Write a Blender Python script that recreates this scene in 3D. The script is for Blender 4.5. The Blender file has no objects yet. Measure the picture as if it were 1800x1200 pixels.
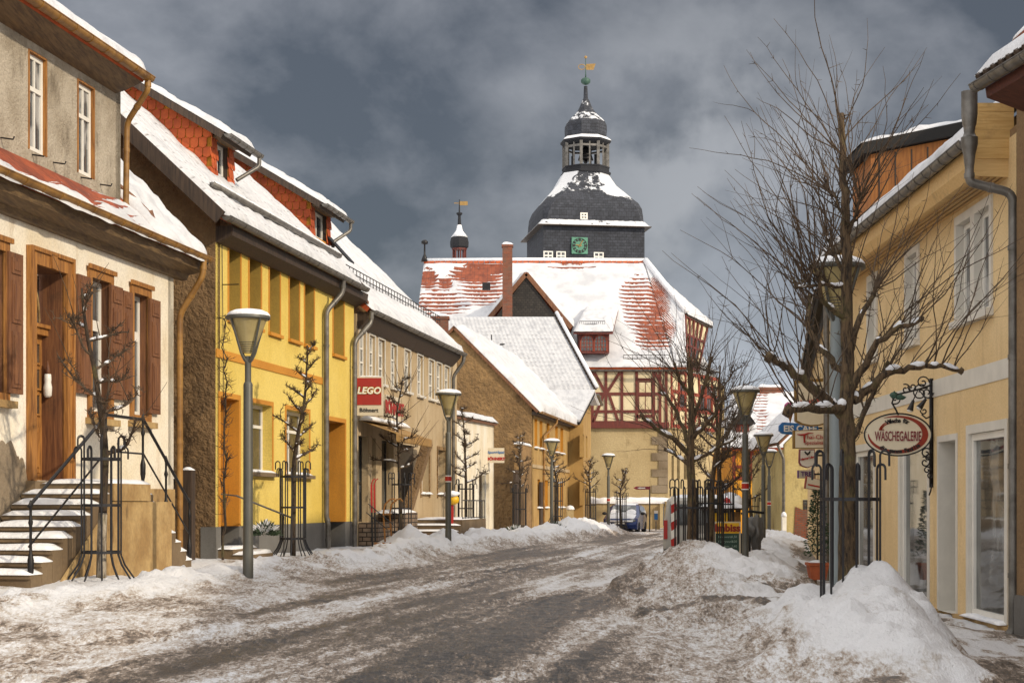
import bpy, bmesh, math, random
import numpy as np
from mathutils import Vector, noise as mnoise
R = math.radians
rnd = random.Random(7)
S = bpy.context.scene
COL = S.collection

# ------------------------------------------------------------------ camera
F = 2900.0; CZ = 1.65; HX = 900.0; HY = 885.0
cam = bpy.data.cameras.new('camera'); camo = bpy.data.objects.new('camera', cam); COL.objects.link(camo)
camo.location = (0, 0, CZ); camo.rotation_euler = (R(90), 0, 0)
cam.sensor_width = 36; cam.lens = 36 * F / 1800; cam.shift_y = (HY - 600) / 1800
cam.clip_start = 0.1; cam.clip_end = 3000
S.camera = camo

# ------------------------------------------------------------------ light
SUN_EL, SUN_AZ = 27.0, 126.0      # azimuth clockwise from +Y
sd = Vector((math.sin(R(SUN_AZ)) * math.cos(R(SUN_EL)), math.cos(R(SUN_AZ)) * math.cos(R(SUN_EL)), math.sin(R(SUN_EL))))
sl = bpy.data.lights.new('sun', 'SUN'); sl.energy = 2.5; sl.angle = R(1.5); sl.color = (1.0, 0.86, 0.66)
so = bpy.data.objects.new('sun', sl); COL.objects.link(so)
so.rotation_euler = sd.to_track_quat('Z', 'Y').to_euler(); so.location = (20, -20, 30)

W = bpy.data.worlds.new('World'); S.world = W; W.use_nodes = True
wn = W.node_tree; wn.nodes.clear()
def N(t, typ, **kw):
    n = t.nodes.new(typ)
    for k, v in kw.items():
        if k in ('operation', 'data_type', 'blend_type', 'noise_dimensions', 'sky_type', 'wave_type', 'bands_direction', 'feature', 'attribute_name', 'rings_direction', 'wave_profile', 'interpolation_type', 'clamp'):
            setattr(n, k, v)
    return n
def L(t, a, b): t.links.new(a, b)
out = N(wn, 'ShaderNodeOutputWorld')
sky = N(wn, 'ShaderNodeTexSky', sky_type='NISHITA'); sky.sun_disc = False
sky.sun_elevation = R(SUN_EL); sky.sun_rotation = R(SUN_AZ)
bg1 = N(wn, 'ShaderNodeBackground'); bg1.inputs[1].default_value = 0.10; L(wn, sky.outputs[0], bg1.inputs[0])
tc = N(wn, 'ShaderNodeTexCoord')
mp = N(wn, 'ShaderNodeMapping'); mp.inputs['Scale'].default_value = (1, 1, 1.25); mp.inputs['Rotation'].default_value = (R(20), R(25), R(10))
L(wn, tc.outputs['Generated'], mp.inputs[0])
nz = N(wn, 'ShaderNodeTexNoise'); nz.inputs['Scale'].default_value = 6.5; nz.inputs['Detail'].default_value = 7; nz.inputs['Roughness'].default_value = 0.56; nz.inputs['Distortion'].default_value = 0.15
L(wn, mp.outputs[0], nz.inputs['Vector'])
rp = N(wn, 'ShaderNodeValToRGB')
rp.color_ramp.elements[0].position = 0.40; rp.color_ramp.elements[0].color = (0.068, 0.075, 0.089, 1)
rp.color_ramp.elements[1].position = 0.66; rp.color_ramp.elements[1].color = (0.255, 0.26, 0.28, 1)
L(wn, nz.outputs[0], rp.inputs[0])
sp = N(wn, 'ShaderNodeSeparateXYZ'); L(wn, tc.outputs['Generated'], sp.inputs[0])
def MR(t, src, a, b, c, d, smooth=True):
    m = N(t, 'ShaderNodeMapRange', interpolation_type='SMOOTHSTEP' if smooth else 'LINEAR')
    for i, v in zip((1, 2, 3, 4), (a, b, c, d)): m.inputs[i].default_value = v
    L(t, src, m.inputs[0]); return m.outputs[0]
def MA(t, op, a, b=None, c=None):
    m = N(t, 'ShaderNodeMath', operation=op)
    for i, v in enumerate((a, b, c)):
        if v is None: continue
        if isinstance(v, (int, float)): m.inputs[i].default_value = v
        else: L(t, v, m.inputs[i])
    return m.outputs[0]
# unseen sky overhead and behind the viewer is brightened as added fill light; a pale band lies along the far right horizon
hi = MR(wn, sp.outputs[2], 0.36, 0.75, 0.0, 1.0)
bk = MR(wn, sp.outputs[1], 0.35, -0.4, 0.0, 1.0)
br = MA(wn, 'MAXIMUM', hi, bk)
lowz = MR(wn, sp.outputs[2], 0.24, 0.0, 0.0, 1.0)
rt = MR(wn, sp.outputs[0], 0.0, 0.20, 0.0, 1.0)
band = MA(wn, 'MULTIPLY', lowz, rt)
brn = MA(wn, 'MULTIPLY', band, MR(wn, nz.outputs[0], 0.3, 0.65, 0.55, 1.0))
mx = N(wn, 'ShaderNodeMixRGB'); L(wn, brn, mx.inputs[0]); L(wn, rp.outputs[0], mx.inputs[1]); mx.inputs[2].default_value = (0.50, 0.54, 0.62, 1)
vd = N(wn, 'ShaderNodeVectorMath', operation='DISTANCE'); nv = N(wn, 'ShaderNodeVectorMath', operation='NORMALIZE'); L(wn, tc.outputs['Generated'], nv.inputs[0]); L(wn, nv.outputs[0], vd.inputs[0]); vd.inputs[1].default_value = (0.118, 0.975, 0.19)
n4 = N(wn, 'ShaderNodeTexNoise'); n4.inputs['Scale'].default_value = 14; n4.inputs['Detail'].default_value = 7; L(wn, tc.outputs['Generated'], n4.inputs['Vector'])
gl = MA(wn, 'MULTIPLY', MR(wn, vd.outputs['Value'], .17, .02, 0, 1), MR(wn, n4.outputs[0], .42, .6, .15, .85))
mx3 = N(wn, 'ShaderNodeMixRGB'); L(wn, gl, mx3.inputs[0]); L(wn, mx.outputs[0], mx3.inputs[1]); mx3.inputs[2].default_value = (0.33, 0.335, 0.35, 1)
mx2 = N(wn, 'ShaderNodeMixRGB'); L(wn, br, mx2.inputs[0]); L(wn, mx3.outputs[0], mx2.inputs[1]); mx2.inputs[2].default_value = (1.2, 1.17, 1.15, 1)
bg2 = N(wn, 'ShaderNodeBackground'); bg2.inputs[1].default_value = 1.0; L(wn, mx2.outputs[0], bg2.inputs[0])
ad = N(wn, 'ShaderNodeMixShader'); ad.inputs[0].default_value = .9; L(wn, bg1.outputs[0], ad.inputs[1]); L(wn, bg2.outputs[0], ad.inputs[2]); L(wn, ad.outputs[0], out.inputs[0])
S.view_settings.view_transform = 'Standard'; S.view_settings.look = 'None'; S.view_settings.gamma = 1; S.view_settings.exposure = 0.36
S.cycles.max_bounces = 5; S.cycles.diffuse_bounces = 3; S.cycles.glossy_bounces = 3; S.cycles.transmission_bounces = 3; S.cycles.transparent_max_bounces = 6
S.cycles.use_denoising = True

# ------------------------------------------------------------------ geometry helpers
def P(px, py, D):
    return Vector(((px - HX) / F * D, D, CZ + (HY - py) / F * D))
def proj(v):
    return HX + v[0] * F / v[1], HY - (v[2] - CZ) * F / v[1]
class Fac:
    """a wall line: t runs along it, n outward, z up"""
    def __init__(s, o, d, flip=1):
        s.o = Vector((o[0], o[1], 0)); s.ex = Vector((d[0], d[1], 0)).normalized()
        s.en = Vector((s.ex.y, -s.ex.x, 0)) * flip
    def at(s, t, n, z): return s.o + s.ex * t + s.en * n + Vector((0, 0, z))
    def t(s, px, n=0):
        k = (px - HX) / F; q = s.o + s.en * n
        return (k * q.y - q.x) / (s.ex.x - k * s.ex.y)
    def z(s, px, py, n=0):
        D = s.at(s.t(px, n), n, 0).y
        return CZ + (HY - py) * D / F
    def rect(s, x0, x1, yt, yb, n=0):
        """window rectangle seen at x0..x1; yt, yb read at its left edge"""
        return (s.t(x0, n), s.t(x1, n), s.z(x0, yb, n), s.z(x0, yt, n))
FL = Fac((-10.46, 0), (0.162, 1), 1)
FR = Fac((5.98, 0), (0.0103, 1), -1)
FR2 = Fac((1.05, 0), (0.162, 1), -1)

ROOT = {}
class MB:
    def __init__(s): s.v = []; s.f = []; s.m = []; s.uv = None
    def add(s, vs, fs, mi=0):
        b = len(s.v); s.v.extend([tuple(v) for v in vs])
        for f in fs: s.f.append([b + i for i in f]); s.m.append(mi)
        return s
    def obox(s, o, a, b, c, mi=0):
        o = Vector(o); a = Vector(a); b = Vector(b); c = Vector(c)
        vs = [o, o + a, o + a + b, o + b, o + c, o + a + c, o + a + b + c, o + b + c]
        return s.add(vs, [(0, 3, 2, 1), (4, 5, 6, 7), (0, 1, 5, 4), (1, 2, 6, 5), (2, 3, 7, 6), (3, 0, 4, 7)], mi)
    def box(s, x0, x1, y0, y1, z0, z1, mi=0):
        return s.obox((x0, y0, z0), (x1 - x0, 0, 0), (0, y1 - y0, 0), (0, 0, z1 - z0), mi)
    def fbox(s, fc, t0, t1, n0, n1, z0, z1, mi=0):
        return s.obox(fc.at(t0, n0, z0), fc.ex * (t1 - t0), fc.en * (n1 - n0), (0, 0, z1 - z0), mi)
    def bar(s, a, b, w, h, up=(0, 0, 1), mi=0):
        a = Vector(a); b = Vector(b); d = b - a; u = Vector(up); sd_ = d.cross(u)
        if sd_.length < 1e-6: sd_ = d.cross(Vector((1, 0, 0)))
        sd_.normalize(); u = sd_.cross(d).normalized()
        return s.obox(a - sd_ * w / 2 - u * h / 2, d, sd_ * w, u * h, mi)
    def tube(s, pts, rad, n=6, mi=0, caps=True):
        pts = [Vector(p) for p in pts]
        if isinstance(rad, (int, float)): rad = [rad] * len(pts)
        vs = []; u = None
        for i, p in enumerate(pts):
            d = (pts[min(i + 1, len(pts) - 1)] - pts[max(i - 1, 0)])
            if d.length < 1e-9: d = Vector((0, 0, 1))
            d.normalize()
            if u is None:
                u = d.cross(Vector((0.3, 0.9, 0.1)) if abs(d.y) < .9 else Vector((1, 0, 0))).normalized()
            else:
                u = (u - d * u.dot(d));
                u = u.normalized() if u.length > 1e-6 else d.orthogonal().normalized()
            w = d.cross(u)
            for k in range(n):
                a = 2 * math.pi * k / n
                vs.append(p + (u * math.cos(a) + w * math.sin(a)) * rad[i])
        fs = []
        for i in range(len(pts) - 1):
            for k in range(n):
                k2 = (k + 1) % n
                fs.append((i * n + k, i * n + k2, (i + 1) * n + k2, (i + 1) * n + k))
        if caps:
            fs.append(tuple(range(n))[::-1]); fs.append(tuple((len(pts) - 1) * n + k for k in range(n)))
        return s.add(vs, fs, mi)
    def lathe(s, c, prof, n=16, mi=0, rot=0.0, flat=None):
        c = Vector(c); vs = []; fs = []
        for r, z in prof:
            for k in range(n):
                a = 2 * math.pi * k / n + rot
                vs.append(c + Vector((r * math.cos(a), r * math.sin(a), z)))
        m = len(prof)
        for i in range(m - 1):
            for k in range(n):
                k2 = (k + 1) % n
                fs.append((i * n + k, i * n + k2, (i + 1) * n + k2, (i + 1) * n + k))
        fs.append(tuple(range(n))[::-1]); fs.append(tuple((m - 1) * n + k for k in range(n)))
        return s.add(vs, fs, mi)
    def prism(s, poly, ext, mi=0):
        ext = Vector(ext); k = len(poly); a = [Vector(p) for p in poly]
        vs = a + [p + ext for p in a]
        fs = [tuple(range(k))[::-1], tuple(range(k, 2 * k))] + [(i, (i + 1) % k, k + (i + 1) % k, k + i) for i in range(k)]
        return s.add(vs, fs, mi)
    def blob(s, c, r, seed=0, sub=2, amp=0.25, mi=0):
        bm = bmesh.new(); bmesh.ops.create_icosphere(bm, subdivisions=sub, radius=1)
        vs = []
        for v in bm.verts:
            k = 1 + amp * mnoise.noise(v.co * 1.7 + Vector((seed * 3.1, seed, 0)))
            vs.append((c[0] + v.co.x * r[0] * k, c[1] + v.co.y * r[1] * k, c[2] + v.co.z * r[2] * k))
        fs = [tuple(v.index for v in f.verts) for f in bm.faces]; bm.free()
        return s.add(vs, fs, mi)
    def build(s, name, mats, parent=None, smooth=False, recalc=True, attr=None, sharp=None):
        if not isinstance(mats, (list, tuple)): mats = [mats]
        o_ = ROOT.get(parent.name, Vector((0, 0, 0))) if parent is not None else Vector((0, 0, 0))
        me = bpy.data.meshes.new(name)
        vs = [(v[0] - o_.x, v[1] - o_.y, v[2] - o_.z) for v in s.v] if o_.length else s.v
        me.from_pydata(vs, [], s.f)
        for m in mats: me.materials.append(m)
        me.polygons.foreach_set('material_index', s.m)
        if recalc:
            bm = bmesh.new(); bm.from_mesh(me); bmesh.ops.recalc_face_normals(bm, faces=bm.faces); bm.to_mesh(me); bm.free()
        if smooth:
            me.polygons.foreach_set('use_smooth', [True] * len(me.polygons))
            if sharp: me.set_sharp_from_angle(angle=R(sharp))
        if attr:
            for k, vals in attr.items():
                at = me.attributes.new(k, 'FLOAT', 'POINT'); at.data.foreach_set('value', vals)
        o = bpy.data.objects.new(name, me); COL.objects.link(o)
        if parent is not None:
            o.parent = parent; ROOT[o.name] = o_
        return o
def tag(o, label=None, cat=None, group=None, kind=None):
    if label: o['label'] = label
    if cat: o['category'] = cat
    if group: o['group'] = group
    if kind: o['kind'] = kind
    return o
def thing(name, loc, label, cat, group=None):
    o = bpy.data.objects.new(name, None); COL.objects.link(o); o.location = loc; o.empty_display_size = .2
    ROOT[o.name] = Vector(loc)
    return tag(o, label, cat, group)
def kids(o): return [c for c in COL.objects if c.parent == o]
def copy_tree(o, parent=None):
    c = o.copy(); COL.objects.link(c); c.parent = parent
    for k in list(o.children): copy_tree(k, c)
    return c

# ------------------------------------------------------------------ materials
def lin(h):
    h = h.lstrip('#'); c = [int(h[i:i + 2], 16) / 255 for i in (0, 2, 4)]
    return tuple(x / 12.92 if x <= .04045 else ((x + .055) / 1.055) ** 2.4 for x in c) + (1,)
def c4(c): return lin(c) if isinstance(c, str) else (tuple(c) + (1,))[:4]
def newmat(name):
    m = bpy.data.materials.new(name); m.use_nodes = True; t = m.node_tree
    return m, t, t.nodes['Principled BSDF']
def noise_n(t, scale, detail=4, rough=.55, vec=None, coord='Object', dist=0.0):
    n = N(t, 'ShaderNodeTexNoise'); n.inputs['Scale'].default_value = scale; n.inputs['Detail'].default_value = detail
    n.inputs['Roughness'].default_value = rough; n.inputs['Distortion'].default_value = dist
    if vec is None:
        tcn = N(t, 'ShaderNodeTexCoord'); vec = tcn.outputs[coord]
    L(t, vec, n.inputs['Vector']); return n.outputs[0]
def scaled(t, sc, coord='Object'):
    tcn = N(t, 'ShaderNodeTexCoord'); m = N(t, 'ShaderNodeMapping'); m.inputs['Scale'].default_value = sc
    L(t, tcn.outputs[coord], m.inputs[0]); return m.outputs[0]
def mixc(t, f, a, b):
    m = N(t, 'ShaderNodeMixRGB')
    for i, v in enumerate((f, a, b)):
        if isinstance(v, (int, float)): m.inputs[i].default_value = v
        elif isinstance(v, tuple): m.inputs[i].default_value = v
        else: L(t, v, m.inputs[i])
    return m.outputs[0]
def bump(t, b, h, strength, dist=0.02):
    n = N(t, 'ShaderNodeBump'); n.inputs['Strength'].default_value = strength; n.inputs['Distance'].default_value = dist
    L(t, h, n.inputs['Height']); L(t, n.outputs[0], b.inputs['Normal'])
def plaster(name, c1, c2, c3=None, big=0.6, fine=45, bs=.5, bd=.01, rough=.9, stain=.5, streak=None):
    """c1/c2 mottling, c3 dirt in its own patches; fine grain bump"""
    m, t, b = newmat(name)
    f1 = MR(t, noise_n(t, big, 5, .6), .35, .65, 0, 1)
    col = mixc(t, f1, c4(c1), c4(c2))
    if c3:
        vec = scaled(t, streak if streak else (1.3, 1.3, .5))
        f2 = MR(t, noise_n(t, 1.6, 7, .68, vec=vec), .52, .72, 0, stain)
        col = mixc(t, f2, col, c4(c3))
    g = noise_n(t, fine, 3, .6)
    col = mixc(t, MR(t, g, .3, .75, .0, .22), col, c4((0.05, 0.04, 0.03)))
    L(t, col, b.inputs['Base Color']); b.inputs['Roughness'].default_value = rough
    h = MA(t, 'ADD', g, MA(t, 'MULTIPLY', noise_n(t, 3.0, 4, .6), 1.5))
    bump(t, b, h, bs, bd)
    return m
def simple(name, c, rough=.6, metal=0, var=.25, scale=6, bs=.15, c2=None, spec=None):
    m, t, b = newmat(name); c = c4(c)
    dk = c4(c2) if c2 else tuple(x * (1 - var) for x in c[:3]) + (1,)
    f = noise_n(t, scale, 5, .6)
    L(t, mixc(t, MR(t, f, .3, .7, 0, 1), c, dk), b.inputs['Base Color'])
    b.inputs['Roughness'].default_value = rough; b.inputs['Metallic'].default_value = metal
    if spec is not None: b.inputs['Specular IOR Level'].default_value = spec
    if bs: bump(t, b, noise_n(t, scale * 5, 3, .6), bs, .005)
    return m
def wood(name, c1, c2, scale=1.0, rough=.65, axis=2):
    m, t, b = newmat(name)
    sc = [18 * scale] * 3; sc[axis] = 1.2 * scale
    g = noise_n(t, 1.6, 6, .65, vec=scaled(t, tuple(sc)), dist=.6)
    col = mixc(t, MR(t, g, .32, .68, 0, 1), c4(c1), c4(c2))
    w = MR(t, noise_n(t, 1.4, 5, .7), .55, .75, 0, .5)
    col = mixc(t, w, col, c4((0.03, 0.02, 0.012)))
    L(t, col, b.inputs['Base Color']); b.inputs['Roughness'].default_value = rough
    bump(t, b, g, .4, .006); return m
def brickmat(name, c1, c2, mortar, sx=.24, sy=.075, ms=.012, bs=.6, vecsc=None, coord='UV', rough=.85, snowattr=False, lean=None):
    m, t, b = newmat(name)
    tcn = N(t, 'ShaderNodeTexCoord')
    br_ = N(t, 'ShaderNodeTexBrick'); L(t, tcn.outputs[coord], br_.inputs['Vector'])
    br_.inputs['Color1'].default_value = c4(c1); br_.inputs['Color2'].default_value = c4(c2); br_.inputs['Mortar'].default_value = c4(mortar)
    br_.inputs['Scale'].default_value = 1; br_.inputs['Mortar Size'].default_value = ms; br_.inputs['Brick Width'].default_value = sx; br_.inputs['Row Height'].default_value = sy
    v = noise_n(t, 3, 5, .6); col = mixc(t, MR(t, v, .4, .7, 0, .5), br_.outputs[0], c4(mortar))
    if snowattr:
        a = N(t, 'ShaderNodeAttribute'); a.attribute_name = 'snow'
        nn = noise_n(t, 2.2, 7, .7)
        f = MR(t, MA(t, 'ADD', a.outputs['Fac'], MA(t, 'MULTIPLY', MA(t, 'SUBTRACT', nn, .5), 1.15)), .46, .54, 0, 1)
        col = mixc(t, f, col, (0.60, 0.61, 0.63, 1))
    L(t, col, b.inputs['Base Color']); b.inputs['Roughness'].default_value = rough
    bump(t, b, MA(t, 'SUBTRACT', MA(t, 'MULTIPLY', v, .4), br_.outputs['Fac']), bs, .012)
    return m
def glassm(name, dark=(0.02, 0.022, 0.025), rough=.06, var=(0.10, 0.10, 0.10), sc=2.5):
    m, t, b = newmat(name)
    f = MR(t, noise_n(t, sc, 3, .5, vec=scaled(t, (1, 1, .45))), .45, .62, 0, 1)
    L(t, mixc(t, f, c4(dark), c4(var)), b.inputs['Base Color'])
    b.inputs['Roughness'].default_value = rough; b.inputs['Specular IOR Level'].default_value = .9
    bump(t, b, noise_n(t, 1.5, 2, .5), .06, .02); return m

M = {}
# snow, with bare tile courses where the attribute 'bare' is high (UV in metres: u along, v up the slope)
def snow_roof(name, tile1, tile2, row=.30, colw=.22):
    m, t, b = newmat(name)
    tcn = N(t, 'ShaderNodeTexCoord'); s_ = N(t, 'ShaderNodeSeparateXYZ'); L(t, tcn.outputs['UV'], s_.inputs[0])
    a = N(t, 'ShaderNodeAttribute'); a.attribute_name = 'bare'
    fr = MA(t, 'FRACT', MA(t, 'DIVIDE', s_.outputs[1], row))
    n1 = noise_n(t, 1.1, 7, .68); n2 = noise_n(t, 5, 4, .6)
    stripe = MA(t, 'MULTIPLY', MA(t, 'SUBTRACT', fr, .45), .75)
    f = MA(t, 'ADD', MA(t, 'ADD', a.outputs['Fac'], stripe), MA(t, 'ADD', MA(t, 'MULTIPLY', MA(t, 'SUBTRACT', n1, .5), .9), MA(t, 'MULTIPLY', MA(t, 'SUBTRACT', n2, .5), .7)))
    f = MR(t, f, .47, .55, 0, 1)
    fu = MA(t, 'FRACT', MA(t, 'DIVIDE', s_.outputs[0], colw))
    gap_shade = MA(t, 'MAXIMUM', MR(t, fr, .0, .10, 1, 0), MR(t, fu, .0, .14, 1, 0))  # shadow lines along course and tile edges, darkened in the tile colour
    tc_ = mixc(t, MR(t, noise_n(t, 2.0, 6, .7), .35, .65, 0, 1), c4(tile1), c4(tile2))
    tc_ = mixc(t, MA(t, 'MULTIPLY', gap_shade, .6), tc_, (0.03, 0.015, 0.01, 1))
    sn = mixc(t, MR(t, noise_n(t, .8, 4, .6), .4, .7, 0, 1), (0.60, 0.60, 0.61, 1), (0.44, 0.445, 0.465, 1))
    L(t, mixc(t, f, sn, tc_), b.inputs['Base Color']); b.inputs['Roughness'].default_value = .7
    rows = MA(t, 'MULTIPLY', fr, .35)
    h = MA(t, 'ADD', MA(t, 'ADD', MA(t, 'MULTIPLY', MA(t, 'SUBTRACT', 1.0, f), 1.2), rows), MA(t, 'MULTIPLY', noise_n(t, 4.5, 4, .6), .8))
    bump(t, b, h, .6, .05)
    return m
def snowmat(name, rows=None, tint=(0.80, 0.80, 0.81, 1), t2=(0.66, 0.67, 0.70, 1)):
    m, t, b = newmat(name)
    sn = mixc(t, MR(t, noise_n(t, 2.5, 6, .65), .4, .7, 0, 1), tint, t2)
    h = MA(t, 'ADD', noise_n(t, 7, 5, .6), MA(t, 'MULTIPLY', noise_n(t, 60, 2, .6), .12))
    if rows:
        tcn = N(t, 'ShaderNodeTexCoord'); s_ = N(t, 'ShaderNodeSeparateXYZ'); L(t, tcn.outputs['UV'], s_.inputs[0])
        fr = MA(t, 'FRACT', MA(t, 'DIVIDE', s_.outputs[1], rows)); pg = MA(t, 'MULTIPLY', MA(t, 'PINGPONG', s_.outputs[0], .12), 8.3)
        # tips of the tiles show through at the foot of each course
        k = MA(t, 'MULTIPLY', MR(t, fr, .0, .22, 1, 0), MR(t, pg, .35, .8, 0, 1)); k = MA(t, 'MULTIPLY', k, MR(t, noise_n(t, .7, 5, .7), .42, .62, .05, .8))
        sn = mixc(t, k, sn, (0.10, 0.075, 0.06, 1))
        h = MA(t, 'ADD', MA(t, 'MULTIPLY', h, .5), MA(t, 'MULTIPLY', fr, .9)); h = MA(t, 'ADD', h, MA(t, 'MULTIPLY', pg, .22))
    L(t, sn, b.inputs['Base Color']); b.inputs['Roughness'].default_value = .65
    bump(t, b, h, 1.0 if rows else .6, .09 if rows else .06); return m
M['snow'] = snowmat('snow')
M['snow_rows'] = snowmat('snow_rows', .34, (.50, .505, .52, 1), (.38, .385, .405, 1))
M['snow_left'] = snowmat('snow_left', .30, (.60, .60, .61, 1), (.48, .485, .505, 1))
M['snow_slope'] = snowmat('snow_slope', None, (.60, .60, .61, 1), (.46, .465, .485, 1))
M['roof_hall'] = snow_roof('snowy_roof_tiles', '#8c4526', '#672f1a', row=.42, colw=.3)
M['roof_old'] = snow_roof('snowy_old_tiles', '#9c4a26', '#6c2f18', row=.22, colw=.16)
M['white_pl'] = plaster('white_plaster', '#ece5d6', '#e0d3b8', '#a88a5c', big=.5, fine=30, bs=.35, bd=.006, stain=.45)
M['socle'] = plaster('bare_socle', '#8a7b66', '#6d5d47', '#4a3d2c', fine=18, bs=.7, bd=.02)
M['yellow'] = plaster('yellow_plaster', '#e0c66a', '#d2b450', '#ad8c3e', big=.4, fine=34, bs=.8, bd=.012, stain=.3)
M['ochre'] = plaster('ochre_plaster', '#c8892a', '#bb7d22', '#95661f', fine=40, bs=.4, bd=.008, stain=.3)
M['greypl'] = plaster('grey_plinth', '#6e6c68', '#5e5b57', '#4a4642', fine=40, bs=.3, bd=.005)
M['rough'] = plaster('brown_roughcast', '#866a48', '#6b5234', '#453420', big=.9, fine=14, bs=1.0, bd=.06, stain=.7)
M['rough2'] = plaster('ochre_roughcast', '#97774c', '#7a5e3a', '#503c24', big=.7, fine=8, bs=1.0, bd=.08, stain=.7)
M['pebble'] = plaster('pebbledash', '#b5aa98', '#9a8e7b', '#655a4a', big=1.2, fine=26, bs=1.0, bd=.03, stain=.8)
M['beige'] = plaster('beige_plaster', '#b7a383', '#a9926e', '#77613f', big=.6, fine=30, bs=.4, bd=.008, stain=.8, streak=(2.6, 2.6, .3))
M['beige2'] = plaster('warm_beige_plaster', '#b08f55', '#a07e47', '#6f5630', big=.6, fine=30, bs=.5, bd=.01, stain=.7)
M['cream'] = plaster('cream_plaster', '#e3c796', '#d6b885', '#a5845a', big=.5, fine=40, bs=.25, bd=.004, stain=.35, streak=(1.5, 1.5, .35))
M['tan'] = plaster('tan_roughcast', '#8f7250', '#7c6141', '#5d452c', fine=22, bs=.9, bd=.02)
M['hallpl'] = plaster('hall_plaster', '#b39f76', '#a28d64', '#76633f', big=.3, fine=12, bs=.5, bd=.03, stain=.6)
M['infill'] = plaster('timber_infill', '#d8caa6', '#c9b892', '#a08a60', fine=20, bs=.3, bd=.01)
M['infill2'] = plaster('orange_infill', '#d99a2a', '#cc8a1f', '#a86e1a', fine=20, bs=.3, bd=.01)
M['pale'] = plaster('pale_old_plaster', '#c2b078', '#ae9a62', '#6f5f3c', big=.6, fine=14, bs=.5, bd=.01, stain=.9)
M['trim'] = simple('white_trim', '#cfcabf', .6, var=.12, scale=3)
M['white'] = simple('white_paint', '#e2ded4', .4, var=.08, scale=3, bs=.05)
M['ochre3'] = plaster('olive_reveal', '#a88c3e', '#977b32', '#75602a', fine=34, bs=.5, bd=.01, stain=.4)
M['sand'] = plaster('sandstone', '#b59866', '#97784a', '#553e20', big=1.6, fine=16, bs=.6, bd=.012, stain=1.0, streak=(2, 2, .6))
M['wood'] = wood('brown_wood', '#7f5630', '#553619')
M['woodo'] = wood('amber_wood', '#ab7638', '#744a22')
M['shut'] = wood('shutter_wood', '#7f5433', '#573420')
M['woodd'] = wood('dark_wood', '#4a3a2c', '#2b2018')
M['soffit'] = wood('soffit_wood', '#77603f', '#4a3826', axis=1)
M['clad'] = wood('pale_cladding', '#d6b47c', '#c7a268', axis=0)
M['cladh'] = wood('cladding_gable', '#cfaa6c', '#bd9658', axis=0)
M['ordorm'] = wood('orange_cladding', '#b0702e', '#88501e')
M['redsof'] = wood('red_soffit', '#5d2c20', '#3f1b14', axis=0)
M['timber'] = wood('red_timber', '#6c2a1c', '#4a1a12')
M['timber2'] = wood('far_red_timber', '#8a3416', '#6a260f')
M['brass'] = simple('ochre_gutter', '#9a7238', .45, var=.4, scale=4, c2='#6f4d22')
M['zinc'] = simple('zinc', '#77736d', .42, .35, var=.4, scale=5, c2='#56524c')
M['iron'] = simple('iron', '#1d1b1c', .45, .3, var=.3)
M['guard'] = simple('guard_iron', '#2a292c', .5, .3, var=.3)
M['pole'] = simple('lamp_pole', '#57564f', .5, .2, var=.3, scale=2)
M['polel'] = simple('lamp_pole_light', '#7f8788', .5, .2, var=.15, scale=2)
M['dark'] = simple('dark_void', '#14110e', .9, bs=0)
M['glass'] = glassm('window_glass')
M['glassw'] = glassm('window_glass_net', (0.05, 0.055, 0.06), .1, (0.32, 0.32, 0.31), 5)
M['glassf'] = glassm('leaded_glass', (0.03, 0.03, 0.03), .2, (0.09, 0.07, 0.05), 8)
M['shopg'] = glassm('shop_glass', (0.03, 0.034, 0.034), .04, (0.15, 0.155, 0.15), 2.2)
M['lampg'] = simple('lamp_glass', '#a8986a', .25, var=.25, scale=3, bs=0)
M['tilered'] = simple('beaver_tile', '#c05a26', .75, c2='#98401a', scale=3, bs=.3)
M['slate'] = brickmat('slate', '#3c3f47', '#2c2f36', '#1a1b20', .32, .2, .012, .5, snowattr=True)
M['slated'] = brickmat('slate_wall', '#3a3530', '#2b2724', '#171513', .22, .14, .012, .5)
M['brick'] = brickmat('brick', '#8a4426', '#6d331c', '#5d5347')
M['klinker'] = brickmat('shop_brick', '#8d7a66', '#7a6450', '#2c221b', .22, .11, .014)
M['bark'] = None
def barkm(name, c1, c2, sc=14):
    m, t, b = newmat(name)
    g = noise_n(t, 1.3, 7, .7, vec=scaled(t, (sc * 1.6, sc * 1.6, sc * .3)), dist=.8)
    col = mixc(t, MR(t, g, .35, .62, 0, 1), c4(c1), c4(c2))
    col = mixc(t, MR(t, noise_n(t, 3, 5, .6), .5, .7, 0, .6), col, c4('#6b6438'))
    L(t, col, b.inputs['Base Color']); b.inputs['Roughness'].default_value = .9
    bump(t, b, g, 1.0, .03); return m
M['bark'] = barkm('bark', '#241b12', '#66523a')
M['barkd'] = barkm('bark_dark', '#1c1510', '#453729')
M['twig'] = simple('twig', '#33271b', .8, var=.4, scale=8, bs=0, c2='#554330')
M['birch'] = barkm('peeled_bark', '#3a2c20', '#a59a88', 9)
M['red'] = simple('red_paint', '#a81c12', .4, var=.15)
M['redsign'] = simple('sign_red', '#9e2216', .5, var=.15, bs=0)
M['yel'] = simple('yellow_paint', '#e0b018', .45, var=.1, bs=0)
M['blue'] = simple('blue_sign', '#1c68a8', .5, var=.15, bs=0)
M['carblue'] = simple('car_paint_blue', '#14295e', .18, .3, var=.15, bs=0)
M['carwhite'] = simple('van_paint_white', '#a8a49a', .3, 0, var=.1, bs=0)
M['rubber'] = simple('rubber', '#161616', .85, bs=0)
M['plast'] = simple('dark_plastic', '#1b1b1d', .6, bs=0)
M['signw'] = simple('sign_panel', '#ccc0a8', .5, var=.1, bs=0)
M['signc'] = simple('sign_cream', '#d8cdb4', .45, var=.08, bs=0)
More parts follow.
